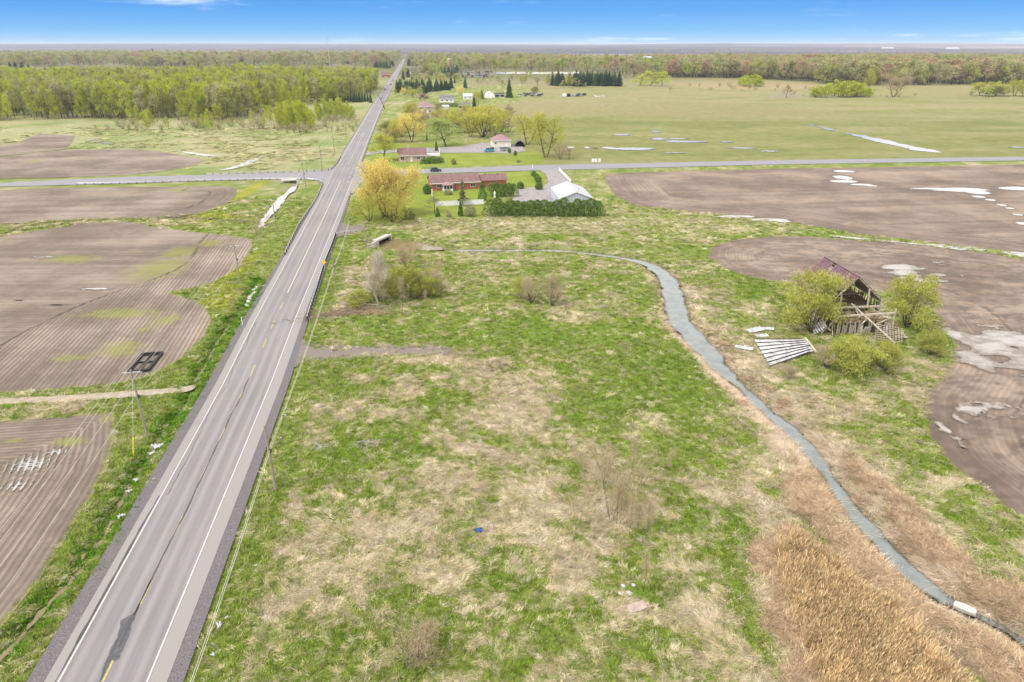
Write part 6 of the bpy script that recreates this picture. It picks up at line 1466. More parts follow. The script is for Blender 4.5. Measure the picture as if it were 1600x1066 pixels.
for i in range(6):
    A = [(-8.2 + i * .34, -3.5, .3 + .28 * i), (-7.9 + i * .34, -3.5, .3 + .28 * i), (-7.6 + i * .34, -1.2, .8 + .28 * i), (-7.9 + i * .34, -1.2, .8 + .28 * i)]
    MB().hexa(A, [(p[0], p[1], p[2] + .03) for p in A]).build('metal_sheet', M_gmet, bn)
# panel of roof that slid off the near corner
t = thing('fallen_roof_panel', (BO[0] + 3.1, BO[1] - 5.0, 0.2), 'fallen lattice of grey roof boards leaning on the barn ruin', 'roof panel', None, R(-24), (.62, .8, .8))
for i in range(9): MB().beam((-.6 + i * .75, -2.2, .25), (-.9 + i * .75, 1.9, 2.2), .14, .10).build('rafter', M_darkb, t)
for j in range(8): MB().beam((-1.3, -2.1 + j * .56, .36 + j * .268), (5.9, -2.1 + j * .56, .30 + j * .24), .20, .04).build('batten', M_beam, t)
# collapsed metal roof lying in the grass
cs = [G2(*p_) for p_ in ((1178, 535), (1256, 538), (1270.6, 553), (1203, 575))]; cc = np.mean(cs, 0)
t = thing('collapsed_roof', (cc[0], cc[1], 0), 'collapsed grey metal roof with dark battens lying in the grass by the creek', 'roof')
Q = [np.array([*(c_ - cc), z_]) for c_, z_ in zip(cs, (.5, .9, .55, .2))]
def bil(a_, c_): return (Q[0] * (1 - a_) + Q[1] * a_) * (1 - c_) + (Q[3] * (1 - a_) + Q[2] * a_) * c_
for i in range(7):
    for j in range(2):
        a0, a1, c0_, c1_ = j / 2 + .004, (j + 1) / 2 - .004, i / 7 + .006, (i + 1) / 7 - .006; dz = rq.uniform(-.03, .05)
        A = [bil(a0, c0_), bil(a0, c1_), bil(a1, c1_), bil(a1, c0_)]; A = [(p[0], p[1], p[2] + dz) for p in A]
        MB().hexa(A, [(p[0], p[1], p[2] + .03) for p in A]).build('metal_sheet', M_gmet, t)
for i in range(8):
    c_ = i / 7; p0, p1 = bil(-.02, min(c_, .995)), bil(.98 + rq.uniform(-.1, .04), min(c_, .995)); MB().beam((p0[0], p0[1], p0[2] + .13), (p1[0], p1[1], p1[2] + .13), .13, .10).build('batten', M_darkb, t)
MB().beam(tuple(bil(1.02, -.1) + np.array([0, 0, .1])), tuple(bil(1.03, 1.15)), .35, .2).build('edge_beam', M_beam, t)
for k, (px, py, a_, b_, rz, lb) in enumerate([(1180, 518, 3.2, 1.3, .4, 'largest loose grey sheet beside the collapsed roof'), (1190, 527, 2.2, .9, .1, 'small loose grey sheet tucked above the collapsed roof'), (1162, 546, 3.0, .8, -.5, 'narrow pale sheet lying nearest the creek'), (1200, 516, 2.0, .8, -.2, 'loose grey sheet at the edge of the left barn bush')]):
    g = G2(px, py); o_ = MB().hexa([(-a_ / 2, -b_ / 2, .22), (a_ / 2, -b_ / 2, .3), (a_ / 2, b_ / 2, .5), (-a_ / 2, b_ / 2, .36)], [(-a_ / 2, -b_ / 2, .25), (a_ / 2, -b_ / 2, .33), (a_ / 2, b_ / 2, .53), (-a_ / 2, b_ / 2, .39)]).build('metal_sheet_loose', M_gmet, None, (g[0], g[1], 0), (0, 0, rz)); tag(o_, lb, 'metal sheet')

# ================================================================== POLES AND CABLES
def pole(name, px, py, h, label, arm=0.0, arm_rz=0.0, lean=(0, 0), guy=None, xy=None, r_=.16):
    g = G2(px, py); t = thing(name, (g[0], g[1], float(ground_z(g[:1], g[1:])[0]) if g[1] < 420 else 0), label, 'utility pole', 'utility poles along the highway')
    MB().tube([(0, 0, -.4), (lean[0] * .5, lean[1] * .5, h * .5), (lean[0], lean[1], h)], [r_, r_ * .85, r_ * .65], 10).build('shaft', M_pole, t)
    if arm:
        c, s = math.cos(arm_rz), math.sin(arm_rz)
        o_ = MB().beam((lean[0] - c * arm / 2, lean[1] - s * arm / 2, h - .35), (lean[0] + c * arm / 2, lean[1] + s * arm / 2, h - .35), .11, .13).build('crossarm', M_galv, t)
        for q in (-.47, -.16, .47):
            x, y = lean[0] + c * arm * q, lean[1] + s * arm * q; MB().tube([(x, y, h - .28), (x, y, h - .15), (x, y, h - .05)], [.05, .07, .03], 6).build('insulator', M_dgrey, o_)
    MB().box((lean[0] * .6 + .2, lean[1] * .6, h * .62), (.22, .22, .4)).build('cable_clamp', M_dgrey, t)
    if guy is not None:
        e = np.array([guy[0] - g[0], guy[1] - g[1], 0]); a_ = np.array([lean[0], lean[1], h * .9]); m_ = e + (a_ - e) * .26
        gw = MB().tube([tuple(a_), tuple(e)], .018, 5).build('guy_wire', M_wire, t); MB().tube([tuple(e), tuple(m_)], .05, 6).build('guy_guard', M_yellow, gw)
    return np.array([g[0] + lean[0], g[1] + lean[1], h])
hd = math.atan2(-RT[20][0], RT[20][1])           # heading of the highway
PL = []
for i, (px, py, h, lb, arm, ln_) in enumerate([(231, 683, 10.0, 'nearest grey pole west of the highway with a yellow guy guard', 2.6, (-.1, 0)), (376, 445, 9.0, 'pale pole beside the yellow weeds west of the highway', 2.2, (-.1, .2)), (434, 370, 9.2, 'brown pole beside the bright stream', 0, (-.1, 0)), (479, 301, 10.6, 'tall pole standing at the inner curve of the west guardrail', 2.4, (-.4, 0)), (504, 266, 10.3, 'dark pole just beyond the side road crossing', 0, (-.2, 0)), (523, 240, 11, 'second dark pole beyond the side road crossing', 0, (-.2, 0)), (541.5, 215, 10.8, 'third pole beyond the side road crossing', 0, (-.1, 0)), (556, 196, 10, 'farthest pole near the grove before the wood', 0, (0, 0))]):
    PL.append(pole('utility_pole', px, py, h, lb, arm, hd, ln_, G2(208, 714) if i == 0 else None))
PR = [pole('utility_pole', 431, 765, 8.7, 'leaning grey pole on the meadow verge beside the highway', 0, 0, (-.15, .1), r_=.18), pole('utility_pole', 525, 452, 8.3, 'thin grey pole between the guardrail and the roadside thicket', 0, 0, (-.05, 0)), pole('utility_pole', 548, 372, 8.2, 'thin pale pole beside the gravel apron at the culvert', 0, 0, (0, 0), r_=.1)]
def cable(name, pts, label, off=(0, 0, 0), sag=.9, r_=.022, group=None):
    P_ = []
    for a_, b_ in zip(pts[:-1], pts[1:]):
        for k in range(12):
            q = k / 12; p_ = a_ * (1 - q) + b_ * q; P_.append((p_[0] + off[0], p_[1] + off[1], p_[2] + off[2] - sag * 4 * q * (1 - q)))
    P_.append(tuple(pts[-1] + np.array(off))); o_ = MB().tube(P_, r_, 4).build(name, M_wire); return tag(o_, label, 'cable', group)
P0 = PL[0] + (PL[0] - PL[1]) * np.array([1.05, 1.05, 0]); 
cx_, cy_ = math.cos(hd), math.sin(hd)
for q, lb in ((-1.22, 'outermost thin wire over the drilled field, on the pole crossarms'), (-.42, 'second thin wire over the drilled field, on the pole crossarms'), (1.22, 'thin wire nearest the highway on the west pole crossarms')):
    cable('power_line', [P0] + PL, lb, (cx_ * q * .95, cy_ * q * .95, -.05))
cable('power_line', [P0] + PL, 'low thin wire clamped partway up the west poles', (0.1, 0, -3.4))
R0 = PR[0] + (PR[0] - PR[1]) * np.array([.62, .62, 0])
for q, lb in ((0.0, 'upper grey cable strung along the meadow verge poles'), (-.35, 'lower grey cable strung along the meadow verge poles')):
    cable('telephone_line', [R0] + PR, lb, (.2 + q * .9, 0, -3.3 + q), .6, .024)
# radio mast
g = G2(517, 119); t = thing('radio_mast', (g[0], g[1], 0), 'thin grey lattice radio mast rising above the poplar wood', 'mast'); b = MB(); Hm = 62
for k in range(3):
    a_ = 2.094 * k; b.tube([(math.cos(a_) * .7, math.sin(a_) * .7, 0), (math.cos(a_) * .55, math.sin(a_) * .55, Hm)], .13, 4)
b.build('mast_leg', M_galv, t); b = MB()
for i in range(40):
    z0, z1 = i * Hm / 40, (i + 1) * Hm / 40; k = i % 3; a_, c_ = 2.094 * k, 2.094 * ((k + 1) % 3); b.tube([(math.cos(a_) * .62, math.sin(a_) * .62, z0), (math.cos(c_) * .62, math.sin(c_) * .62, z1)], .07, 4)
b.build('bracing', M_galv, t); MB().tube([(0, 0, Hm), (0, 0, Hm + 3)], .12, 5).box((0, 0, Hm - 1), (1.6, 1.6, 1.4)).build('antenna', M_galv, t)

# ================================================================== GUARDRAILS, SIGN, CULVERTS
def guardrail(name, pts, label, sp=2.0, rail=M_galv, pmat=M_postd, h=.72, world=None):
    P_ = np.array([G2(*p_) for p_ in pts]) if world is None else np.array(world); P_ = smooth_line(P_, 5); d = np.r_[0, np.cumsum(np.hypot(*np.diff(P_, axis=0).T))]; n_ = int(d[-1] / sp)
    o0 = P_[0]; t = thing(name, (o0[0], o0[1], 0), label, 'guardrail'); s = np.linspace(0, d[-1], max(n_ * 2, 4)); X, Y = np.interp(s, d, P_[:, 0]) - o0[0], np.interp(s, d, P_[:, 1]) - o0[1]
    T = np.stack([np.gradient(X), np.gradient(Y)], 1); T /= np.linalg.norm(T, axis=1)[:, None]; Nn = np.stack([T[:, 1], -T[:, 0]], 1)
    prof = [(0, -.17), (.06, -.12), (.0, -.04), (.06, .04), (.0, .12), (.05, .17), (-.03, .17), (-.03, -.17)]; k = len(prof)
    V = [(X[i] + Nn[i, 0] * q, Y[i] + Nn[i, 1] * q, h - .17 + z) for i in range(len(s)) for q, z in prof]
    F = [(i * k + j, i * k + (j + 1) % k, (i + 1) * k + (j + 1) % k, (i + 1) * k + j) for i in range(len(s) - 1) for j in range(k)]
    MB().add(V, F).build('rail', rail, t); pm = MB().box((0, 0, h / 2 - .1), (.2, .2, h + .2)).mesh('post', pmat)
    for i in range(n_ + 1):
        q = d[-1] * i / max(1, n_); link('post', pm, t, (float(np.interp(q, d, P_[:, 0]) - o0[0]) - .14 * Nn[0, 0], float(np.interp(q, d, P_[:, 1]) - o0[1]) - .14 * Nn[0, 1], 0))
    return t
guardrail('guardrail', [(480, 281), (497, 282.5), (503, 287), (502, 294), (494, 312), (481, 332), (467, 353), (457, 373), (449, 390), (445, 399)], 'pale curved guardrail west of the highway below the crossing', 3.0)
guardrail('guardrail', [(532, 246), (527, 255), (521, 262), (513, 266.5), (490, 268.4), (440, 270.2), (380, 271.8), (320, 273.4)], 'curved guardrail beyond the side road at the crossing', 3.0)
guardrail('guardrail', [(120, 288.6), (200, 286.8), (300, 283.4), (400, 281.2), (470, 281)], 'row of dark guard posts and rail on the near edge of the side road', 3.0, M_galv, M_postd, .8)
guardrail('guardrail', [(524, 369), (518, 386), (507, 414), (496, 450), (487, 478), (480, 501)], 'straight guardrail with dark posts on the meadow side of the highway', 2.0, M_galv, M_black, .85)
guardrail('guardrail', [(525, 368), (534, 365.5), (545, 364.5), (557, 363)], 'short rail along the gravel apron by the culvert', 2.5, M_galv, M_black, .8)
g = G2(508, 424); t = thing('warning_sign', (g[0], g[1], 0), 'yellow diamond warning sign beside the meadow guardrail', 'sign')
MB().box((0, 0, 1.1), (.09, .09, 2.4)).build('post', M_galv, t); s = .55; V = [(0, -.07, 2.2 - s), (s, -.07, 2.2), (0, -.07, 2.2 + s), (-s, -.07, 2.2)]
MB().hexa(V, [(p_[0], p_[1] - .02, p_[2]) for p_ in V]).build('plate', M_sign, t)
post('marker_post', 379, 508, 497, .12, 'thin white marker post at the highway edge', M_white)
def culvert(name, a_, b_, z_, deck, label, left, right, depth=3.0, hgt=1.5):
    A, B = np.array(a_), np.array(b_); c_ = (A + B) / 2; d = B - A; ln = np.linalg.norm(d); rz = math.atan2(d[1], d[0])
    t = thing(name, (c_[0], c_[1], z_), label, 'culvert', None, rz); h = hgt
    MB().box((0, .15, h + .2), (ln + .9, .5, .45)).build('headwall', M_conc, t)
    for s in (-1, 1): MB().box((s * (ln / 2 + .2), .2, h / 2 - .25), (.45, .6, h + .5)).build('abutment', M_conc, t)
    MB().box((0, depth / 2 + .42, h + .1), (ln + .85, depth, .3)).build('deck', M_conc, t); MB().box((0, depth + .3, h / 2 - .3), (ln, .1, h + .55)).box((-ln / 2 - .0, depth / 2 + .5, h / 2 - .3), (.06, depth - .4, h + .5)).box((ln / 2, depth / 2 + .5, h / 2 - .3), (.06, depth - .4, h + .5)).build('barrel', M_dark, t)  # barrel is near black: shade inside the opening put into its colour
    for s, (wl, an) in ((-1, left), (1, right)):
        x0 = s * (ln / 2 + .42); x1 = x0 + s * wl * math.cos(an); y1 = -wl * math.sin(an)
        MB().hexa([(x0, -.1, -.6), (x1, y1, -.6), (x1, y1 + .35, -.6), (x0, .3, -.6)], [(x0, -.1, h + .32), (x1, y1, h * .55), (x1, y1 + .35, h * .55), (x0, .3, h + .32)]).build('wing_wall', M_conc, t)
    return t
culvert('concrete_culvert', G2(592, 383, -.5), G2(611, 374.5, -.5), -.9, 0, 'concrete box culvert opening onto the brown pool', (3.4, -.5), (3.0, -1.0), 1.2, 1.45)
culvert('concrete_culvert', G2(444, 288, -.5), G2(463, 286.5, -.5), -1.0, 0, 'pale concrete culvert under the side road at the stream head', (3.0, .7), (3.0, .7), 3.0, 1.5)
M_rock = simple('grey rock', S(176, 170, 164), .95, .2, 2.0, .2, None, 0, .4); M_rockw = simple('whitish stone', S(232, 228, 222), .9, .08, 3.0)
def rock(px, py, s, label, mat=M_rock, group=None, nm='rock', flat=.6, z=0.0):
    g = G2(px, py); r = np.random.default_rng(int(px * 31 + py)); n_ = 7; V = [(0, 0, s * flat)]
    for zz, q in ((.25, .85), (-.2, 1.0)):
        for i in range(n_): a_ = 6.283 * i / n_; k = q * r.uniform(.75, 1.15); V.append((math.cos(a_) * s * k, math.sin(a_) * s * k * .8, s * zz * flat * 2))
    F = [(0, 1 + i, 1 + (i + 1) % n_) for i in range(n_)] + [(1 + i, 1 + n_ + i, 1 + n_ + (i + 1) % n_, 1 + (i + 1) % n_) for i in range(n_)]
    o_ = MB().add(V, F).build(nm, mat, None, (g[0], g[1], z + .03), (0, 0, r.uniform(0, 6))); return tag(o_, label, 'rock', group)
for i in range(22): rock(rq.uniform(570, 591), rq.uniform(374, 389), rq.uniform(.3, .7), 'grey riprap rock piled beside the culvert pool', M_rock, 'riprap beside the culvert')
for i in range(26):
    q = i / 25; rock(402 - 17 * q + rq.uniform(-2, 2), 446 + 30 * q + rq.uniform(-2, 2), rq.uniform(.25, .5), 'pale stone in the row lining the highway ditch', M_rockw, 'pale stones lining the ditch', z=-.1)
for px, py, s, lb in ((974, 916, .30, 'white stone beside the thin sapling, uppermost one'), (990, 915, .28, 'white stone nearest the lush green patch'), (969, 928, .26, 'smallest white stone near the pale slab'), (983, 928, .42, 'largest white stone above the pale slab'), (918, 842, .16, 'lone white stone left of the bare saplings'), (446, 560, .2, 'pale stone at the corner of the gravel entrance')):
    rock(px, py, s, lb, M_rockw)
def slab(name, px, py, size, rz, label, mat, z=.2, tilt=.12):
    g = G2(px, py, z); r = np.random.default_rng(int(px)); x, y, h = size; V = []
    for zz in (-.5, .5):
        for sx, sy in ((-1, -1), (.1, -1.1), (1, -.9), (1.05, .2), (.9, 1), (-.2, 1.05), (-1, .9)): V.append((sx * x / 2 * r.uniform(.92, 1.06), sy * y / 2 * r.uniform(.92, 1.06), zz * h))
    F = [tuple(range(7))[::-1], tuple(range(7, 14))] + [(i, (i + 1) % 7, 7 + (i + 1) % 7, 7 + i) for i in range(7)]
    o_ = MB().add(V, F).build(name, mat, None, (g[0], g[1], z), (tilt, -.06, rz)); return tag(o_, label, 'slab')
slab('stone_slab', 995, 949, (1.9, .9, .25), .3, 'pinkish flat slab below the white stones', simple('pink stone', S(212, 190, 178), .95, .12, 3.0), .15)
slab('foam_block', 1508, 951, (1.75, .75, .35), -.75, 'white foam block stranded in the creek reeds', M_rockw, -.25)
M_plas = simple('white plastic', S(240, 240, 244), .5, .05, 3.0); M_tarp = simple('blue tarp', S(52, 120, 196), .5, .15, 5.0)
def scrap(px, py, s, label, mat=M_plas, nm='plastic_scrap', cat='litter', z=0.0, n_=9):
    g = G2(px, py); r = np.random.default_rng(int(px * 13 + py)); X, Y = np.meshgrid(np.linspace(-1, 1, n_), np.linspace(-1, 1, n_)); k = 1 + .3 * r.normal(size=X.shape)
    Z = .12 + .35 * np.abs(r.normal(size=X.shape)) * s * .5; idx = np.arange(X.size).reshape(X.shape); V = np.stack([(X * s * k * .5).ravel(), (Y * s * k * .35).ravel(), Z.ravel()], 1)
    F = np.stack([idx[:-1, :-1], idx[:-1, 1:], idx[1:, 1:], idx[1:, :-1]], -1).reshape(-1, 4)
    o_ = link(nm, np_mesh(nm, V, F, [mat]), None, (g[0], g[1], z), (0, 0, r.uniform(0, 6))); return tag(o_, label, cat)
for px, py, s, lb in ((245, 698, 1.7, 'largest torn white sheet in the ditch below the near pole'), (238, 708, 1.1, 'white sheet end trailing into the ditch water'), (213, 750, .8, 'white plastic scrap in the ditch weeds below the torn sheet'), (200, 768, .7, 'white scrap among ditch weeds, further down'), (190, 806, 1.1, 'pale plastic sheet lying low in the ditch'), (343, 979, .8, 'white plastic scrap on the meadow verge'), (333, 1025, .5, 'small white scrap at the bottom of the meadow verge'), (354, 967, .4, 'tiny white scrap beside the verge scrap'), (400, 886, .35, 'white speck of litter on the verge by the straw'), (446, 651, .6, 'white litter in the bright verge above the pole'), (439, 686, .4, 'small pale litter on the verge near the pole'), (497, 717, .0, '')):
    if s: scrap(px, py, s * .7, lb, z=-.15 if px < 260 else .05)
scrap(747, 832, .75, 'crumpled blue tarp lying in the middle of the meadow', M_tarp, 'blue_tarp', 'tarp', .1)
# black frame on the drilled field
fc = [G2(*p_) for p_ in ((201, 583), (232, 581), (254, 553), (223, 555))]; c_ = np.mean(fc, 0); t = thing('metal_grid', (c_[0], c_[1], 0), 'black rectangular grid of bars lying on the drilled field', 'grid'); K = [np.array([*(q - c_), .25]) for q in fc]
for i in range(4): MB().beam(tuple(K[i]), tuple(K[(i + 1) % 4]), .34, .3).build('side_bar', M_black, t)
for i in range(4):
    a_, b_ = K[i] * .84, K[(i + 1) % 4] * .84; MB().beam((a_[0], a_[1], .2), (b_[0], b_[1], .2), .14, .2).build('inner_bar', M_black, t)
MB().beam(tuple((K[0] + K[1]) / 2), tuple((K[2] + K[3]) / 2), .26, .24).build('cross_bar', M_black, t); MB().beam(tuple((K[0] + K[3]) / 2), tuple((K[1] + K[2]) / 2), .26, .2).build('cross_bar', M_black, t)
# brush and a broken stump in the roadside thicket
def brush(name, px, py, L_, W_, H_, n_, rz, label, mat):
    g = G2(px, py); r = np.random.default_rng(int(px)); b = MB()
    for i in range(n_):
        p_ = r.normal(size=3) * np.array([L_ * .3, W_ * .3, 0]); a_ = r.normal(0, .45) if r.uniform() < .7 else r.uniform(0, 6); l_ = r.uniform(.8, 2.4); z0 = abs(r.normal(0, H_ * .4)); d = np.array([math.cos(a_), math.sin(a_), r.normal(0, .15)]) * l_ / 2
        q0, q1 = p_ - d, p_ + d; b.tube([(q0[0], q0[1], max(.03, z0 - d[2])), (q1[0], q1[1], max(.03, z0 + d[2]))], [.05, .02], 3)
    t = thing(name, (g[0], g[1], 0), label, 'brush pile', None, rz); o_ = b.build('sticks', mat, t); o_['kind'] = 'stuff'
brush('brush_pile', 540, 490, 15, 4, .8, 420, .35, 'long brown heap of cut branches beside the verge', simple('dry stick', S(182, 160, 138), .95, .2, 4.0))
brush('brush_pile', 585, 489, 5, 3, .8, 120, -.3, 'small tan heap of branches at the broken stump', simple('tan stick', S(206, 176, 146), .95, .2, 4.0))
brush('brush_pile', 497, 700, 2.4, 1.6, .3, 26, .3, 'pale dead weed stalks in the green grass, nearer the pole', simple('grey stick', S(206, 196, 184), .95, .1, 4.0))
brush('brush_pile', 577, 694, 3.2, 1.8, .35, 34, .5, 'pale dead weed stalks in the green grass, wider patch', _mc['grey stick'])
g = G2(594, 483); t = thing('broken_stump', (g[0], g[1], 0), 'pale broken tree stump leaning over the brush heap', 'stump'); MB().tube([(0, 0, -.1), (-.5, 0, 2), (-1.2, .3, 4.2)], [.26, .2, .08], 6).build('trunk', bark_l, t); MB().tube([(-.2, 0, .8), (-3, -.5, 1.3), (-5, -1, .5)], [.14, .1, .04], 5).tube([(0, 0, .4), (1.6, -.6, .9), (2.6, -1, .2)], [.12, .08, .03], 5).build('limb', bark_l, t)
g = G2(601, 170); t = thing('broken_tree', (g[0], g[1], 0), 'dead broken tree leaning across the far highway edge', 'tree'); br, tp = grow(77, 12, .3, .4, 6, 2, .4, -.3, .6); link('trunk', wood_mesh(br, [bark_d]), t)

# ================================================================== VEHICLES
def paint(name, c): return simple(name, c, .3, .03, 1.0, .5)
PC = {'white': paint('white car paint', S(236, 236, 240)), 'red': paint('red car paint', S(176, 60, 58)), 'dark': paint('dark car paint', S(70, 76, 88)), 'silver': paint('silver car paint', S(190, 194, 200)), 'blue': paint('blue car paint', S(70, 100, 150)), 'turq': paint('turquoise van paint', S(70, 180, 214)), 'black': paint('black car paint', S(50, 50, 54)), 'rust': paint('rusty paint', S(140, 96, 84))}
M_tyre = simple('tyre', (0.02, .02, .02), .9, .1, 2.0); M_lamp = simple('lamp glass', (.7, .7, .68), .2, .03, 2.0, .6); M_tail = simple('tail lamp', (.45, .03, .02), .3, .05, 2.0)
def loft(sec):                                   # sections: (x, half width bottom, half width top, z0, z1)
    V = []; n_ = len(sec)
    for x, wb, wt, z0, z1 in sec: V += [(x, -wb, z0), (x, wb, z0), (x, wb, z0 + (z1 - z0) * .6), (x, wt, z1), (x, -wt, z1), (x, -wb, z0 + (z1 - z0) * .6)]
    F = [(i * 6 + j, i * 6 + (j + 1) % 6, (i + 1) * 6 + (j + 1) % 6, (i + 1) * 6 + j) for i in range(n_ - 1) for j in range(6)]
    return V, F + [tuple(range(6))[::-1], tuple(range((n_ - 1) * 6, n_ * 6))]
BODY = {'car': ([(-2.2, .78, .7, .45, .8), (-2.1, .86, .78, .3, .95), (-1.2, .88, .82, .25, 1.0), (.7, .88, .82, .25, 1.0), (1.9, .86, .76, .28, .86), (2.2, .76, .66, .42, .72)], [(-1.75, .76, .70, .92, 1.0), (-1.15, .76, .62, .92, 1.45), (.1, .76, .62, .92, 1.48), (.95, .76, .70, .92, 1.0)]),
        'suv': ([(-2.25, .86, .8, .5, 1.0), (-2.15, .92, .86, .35, 1.15), (-1.0, .92, .88, .3, 1.15), (.9, .92, .88, .3, 1.12), (2.0, .9, .8, .35, 1.02), (2.25, .8, .7, .5, .85)], [(-2.05, .84, .76, 1.05, 1.2), (-1.8, .84, .70, 1.05, 1.74), (.2, .84, .70, 1.05, 1.76), (1.0, .84, .78, 1.05, 1.15)]),
        'van': ([(-2.5, .95, .9, .45, 1.2), (-2.45, .98, .95, .35, 1.25), (1.3, .98, .95, .35, 1.25), (2.3, .96, .86, .38, 1.1), (2.5, .86, .76, .5, .95)], [(-2.45, .95, .84, 1.2, 2.15), (-1, .95, .84, 1.2, 2.2), (.7, .95, .84, 1.2, 2.18), (1.5, .95, .86, 1.2, 1.3)])}
_cm = {}
def car_meshes(kind):
    if kind in _cm: return _cm[kind]
    lo, up = BODY[kind]; body = MB(); body.add(*loft(lo)); roof = MB(); V, F = loft(up); roof.add([(p_[0] * .98, p_[1] * .96, p_[2] + (.035 if p_[2] > up[1][4] - .1 else 0)) for p_ in V], F)
    cab = MB(); x0, x1 = up[1][0], up[2][0]; zt = up[1][4]; wt = up[1][2]; cab.box(((x0 + x1) / 2, 0, zt + .05), (x1 - x0 + .25, wt * 2 + .12, .09), 0, 0, .9)
    zb = up[1][3]
    for s in (-1, 1):
        for x in (x0, (x0 + x1) / 2, x1): cab.beam((x - (.05 if x == x0 else 0), s * (up[1][1] - .02), zb), (x, s * (wt + .03), zt + .02), .10, .07)
    wh = MB().tube([(0, -.11, 0), (0, .11, 0)], .33, 14); rim = MB().tube([(0, -.125, 0), (0, .125, 0)], .19, 10)
    _cm[kind] = (body.mesh('body', PC['white']), roof.mesh('windows', M_glass), cab.mesh('roof', PC['white']), wh.mesh('wheel', M_tyre), rim.mesh('rim', M_galv)); return _cm[kind]
def paint_slot(o_, m_): o_.material_slots[0].link = 'OBJECT'; o_.material_slots[0].material = m_
def vehicle(name, xy, rz, kind, col, label, cat='car', group=None, detail=True, roofcol=None):
    m_ = car_meshes(kind); t = thing(name, (xy[0], xy[1], 0.06), label, cat, group, rz)
    o_ = link('body', m_[0], t); paint_slot(o_, PC[col]); link('windows', m_[1], t); o_ = link('roof', m_[2], t); paint_slot(o_, PC[roofcol or col])
    L_ = BODY[kind][0]
    for x in (-1.35, 1.35):
        for s in (-1, 1):
            w2 = link('wheel', m_[3], t, (x, s * (L_[2][1] - .06), .33))
            if detail: link('rim', m_[4], w2)
    if detail:
        for s in (-1, 1):
            MB().box((L_[-1][0] - .06, s * .58, .72), (.14, .34, .16)).build('headlight', M_lamp, t); MB().box((L_[0][0] + .04, s * .62, .85), (.12, .28, .18)).build('tail_light', M_tail, t); MB().box((.75, s * (L_[2][1] + .1), 1.05), (.14, .22, .14)).build('mirror', PC[col], t)
        MB().box((L_[0][0] - .01, 0, .5), (.1, 1.5, .16)).build('bumper', M_dgrey, t)
    return t
vehicle('parked_car', G2(681, 268.5), R(12), 'suv', 'dark', 'dark car driving on the side road behind the brick bungalow')
vehicle('car', road_at(G(613, 133)[1], 1.8), math.pi / 2 + hd, 'suv', 'red', 'reddish car on the far stretch of the highway')
vehicle('car', road_at(G(612, 127)[1], 1.8), math.pi / 2 + hd, 'van', 'white', 'white van just ahead of the reddish car on the highway', 'van')
vehicle('car', road_at(G(605, 140.5)[1], -1.8), -math.pi / 2 + hd, 'car', 'dark', 'small dark car coming down the far highway')
vehicle('van', G2(764, 237.5), math.pi + R(8), 'van', 'turq', 'turquoise van with a white roof in the yard before the hip roofed garage', 'van', roofcol='white')
g = G2(790, 236); t = thing('boat_on_trailer', (g[0], g[1], 0), 'white boat with a dark cover on a trailer beside the garage', 'boat', None, R(6))
MB().add(*loft([(-2.9, .9, 1.05, .6, 1.3), (0, .85, 1.1, .5, 1.35), (1.8, .5, .85, .6, 1.45), (2.9, .05, .12, 1.0, 1.6)])).build('hull', PC['white'], t); MB().add(*loft([(-2.8, 1.0, .6, 1.3, 1.75), (0, 1.05, .6, 1.35, 1.9), (2.0, .6, .2, 1.45, 1.65)])).build('cover', PC['dark'], t); MB().beam((-2.4, 0, .4), (3.8, 0, .45), .12, .12).build('trailer_frame', M_galv, t)
for s in (-1, 1): link('wheel', car_meshes('car')[3], t, (-.8, s * .95, .33))
g = G2(677, 245.5); t = thing('cargo_trailer', (g[0], g[1], 0), 'long low white trailer parked beside the beige bungalow', 'trailer', None, R(10)); MB().box((0, 0, 1.05), (6, 2.1, 1.1)).build('box', M_white, t); MB().beam((-3, 0, .45), (4.0, 0, .45), .2, .12).build('frame', M_galv, t)
for x in (-.6, .4):
    for s in (-1, 1): link('wheel', car_meshes('car')[3], t, (x, s * 1.0, .33))
for k, (px, lb) in enumerate(((926.5, 'white mailbox cabinet nearest the driveway, by the side road'), (931, 'middle white mailbox cabinet by the side road'), (936.5, 'cream mailbox cabinet set apart by the side road'))):
    g = G2(px, 254.5); t = thing('mailbox', (g[0], g[1], 0), lb, 'mailbox', 'mailbox cabinets by the side road', R(6)); MB().box((0, 0, .95), (1.05, .6, 1.5)).build('cabinet', M_white if k < 2 else M_cream, t); MB().box((0, -.32, .95), (.9, .04, 1.3)).build('door', M_white, t); MB().box((0, 0, .1), (.5, .4, .3)).build('pedestal', M_dgrey, t)
# wrecked vehicles by the rounded tree, and the rows in the far lot
for i in range(12):
    px = 812 + i * 3.3 + rq.uniform(-1, 1); py = 150.5 - (i % 3) * 1.6; k = rq.choice(('car', 'suv', 'van')); c_ = rq.choice(('white', 'silver', 'dark', 'blue', 'black', 'rust', 'white'))
    vehicle('wrecked_vehicle', G2(px, py), rq.uniform(0, 6.28), k, c_, {'white': 'white', 'silver': 'silver', 'dark': 'dark grey', 'blue': 'blue', 'black': 'black', 'rust': 'rusty'}[c_] + ' old vehicle parked in the row right of the broad spruce', 'vehicle', 'old vehicles right of the broad spruce', False)
for px, py, nm, c_, lb in ((881.5, 151, 'container', M_white, 'white box container at the edge of the hayfield'), (888.5, 151, 'container', M_black, 'black box container beside the white one')):
    g = G2(px, py); t = thing(nm, (g[0], g[1], 0), lb, 'container', None, R(4)); MB().box((0, 0, 1.5), (3.6 if px < 885 else 3.0, 2.6, 2.7)).build('box', c_, t); MB().box((-.85, -1.34, 1.4), (1.5, .06, 2.3)).box((.85, -1.34, 1.4), (1.5, .06, 2.3)).build('doors', c_, t); MB().box((0, 0, .1), (3.4, 2.2, .2)).build('skids', M_dgrey, t)
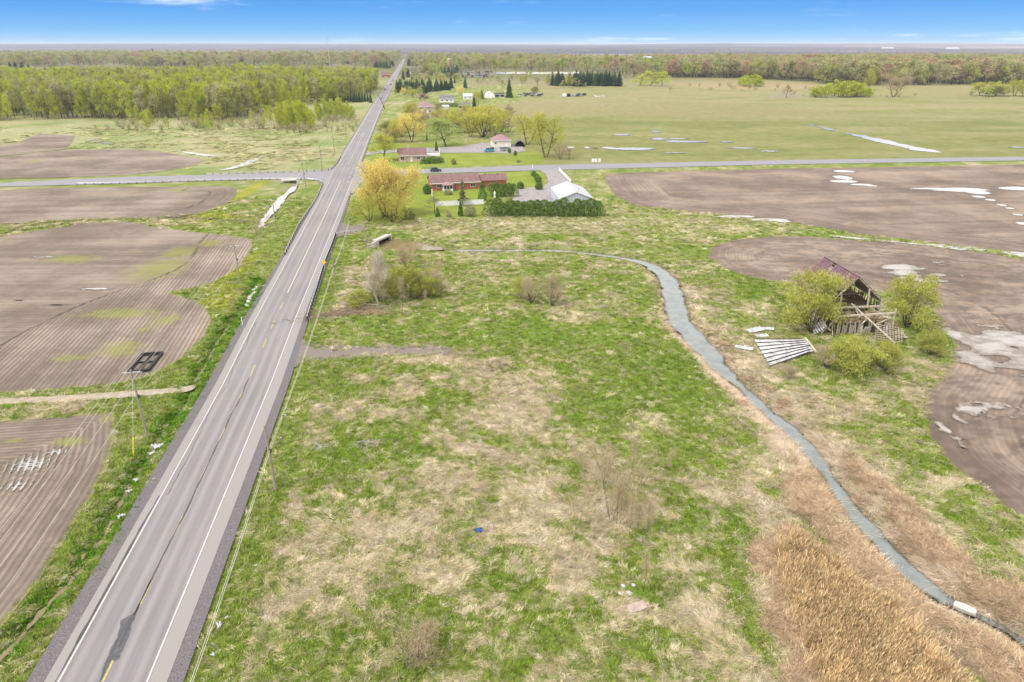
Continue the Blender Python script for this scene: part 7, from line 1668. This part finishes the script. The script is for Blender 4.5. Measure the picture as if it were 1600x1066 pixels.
for i in range(6):
    c_ = ('silver', 'white', 'dark', 'rust', 'silver', 'black')[i]; vehicle('wrecked_vehicle', G2(895 + i * 3.4, 151 - (i % 2) * 1.5), rq.uniform(0, 6.28), rq.choice(('car', 'van')), c_, {'silver': 'silver', 'white': 'white', 'dark': 'dark grey', 'rust': 'rusty', 'black': 'black'}[c_] + ' old vehicle in the heap right of the box containers', 'vehicle', 'old vehicles right of the containers', False)
for i in range(14): rock(rq.uniform(927, 944), rq.uniform(149.5, 152), rq.uniform(.8, 1.8), 'pale lump in the rubble at the hayfield edge', M_rockw, 'rubble at the hayfield edge')
for i in range(44):
    row = i // 11; px = 721 + (i % 11) * 4.6 + rq.uniform(-1, 1) + row; py = 113.5 + row * 2.5; c_ = rq.choice(('white', 'white', 'red', 'dark', 'silver', 'white', 'blue', 'white', 'silver')); k = rq.choice(('van', 'suv', 'van', 'car'))
    vehicle('lot_vehicle', G2(px, py), rq.uniform(-.4, .4) + math.pi / 2, k, c_, {'white': 'white', 'silver': 'silver', 'dark': 'dark', 'blue': 'blue', 'red': 'red'}[c_] + ' vehicle in the crowded lot before the far woods', 'vehicle', 'vehicles in the far lot', False).scale = (1.5, 1.5, 1.5)
for i in range(16):
    px = 778 + i * 8.2 + rq.uniform(-2, 2); g = G2(px, 116.5 + rq.uniform(-.8, .8)); t = thing('trailer', (g[0], g[1], 0), 'pale trailer in the line along the edge of the far woods', 'trailer', 'trailers along the far woods', rq.uniform(-.3, .3)); MB().box((0, 0, 2.1), (rq.uniform(6, 11), 3, 3.0), 0, 0, .95).build('box', rq.choice((M_white, M_cream, M_metalb)), t); MB().box((0, 0, .4), (5, 2.4, .5)).build('chassis', M_dgrey, t)

# ================================================================== AIR
hb = MB().box((0, 12500, 38), (36000, 28600, 88)); hz = hb.build('haze', [bpy.data.materials.new('haze air')]); hz['kind'] = 'stuff'; hz['label'] = 'thin bluish spring haze over the land'
m = hz.data.materials[0]; m.use_nodes = True; n = m.node_tree; n.nodes.clear(); o = n.nodes.new('ShaderNodeOutputMaterial'); pv = n.nodes.new('ShaderNodeVolumePrincipled')
pv.inputs['Color'].default_value = (.78, .84, .98, 1); pv.inputs['Density'].default_value = 6.5e-5; pv.inputs['Anisotropy'].default_value = 0.0
n.links.new(pv.outputs[0], o.inputs['Volume'])
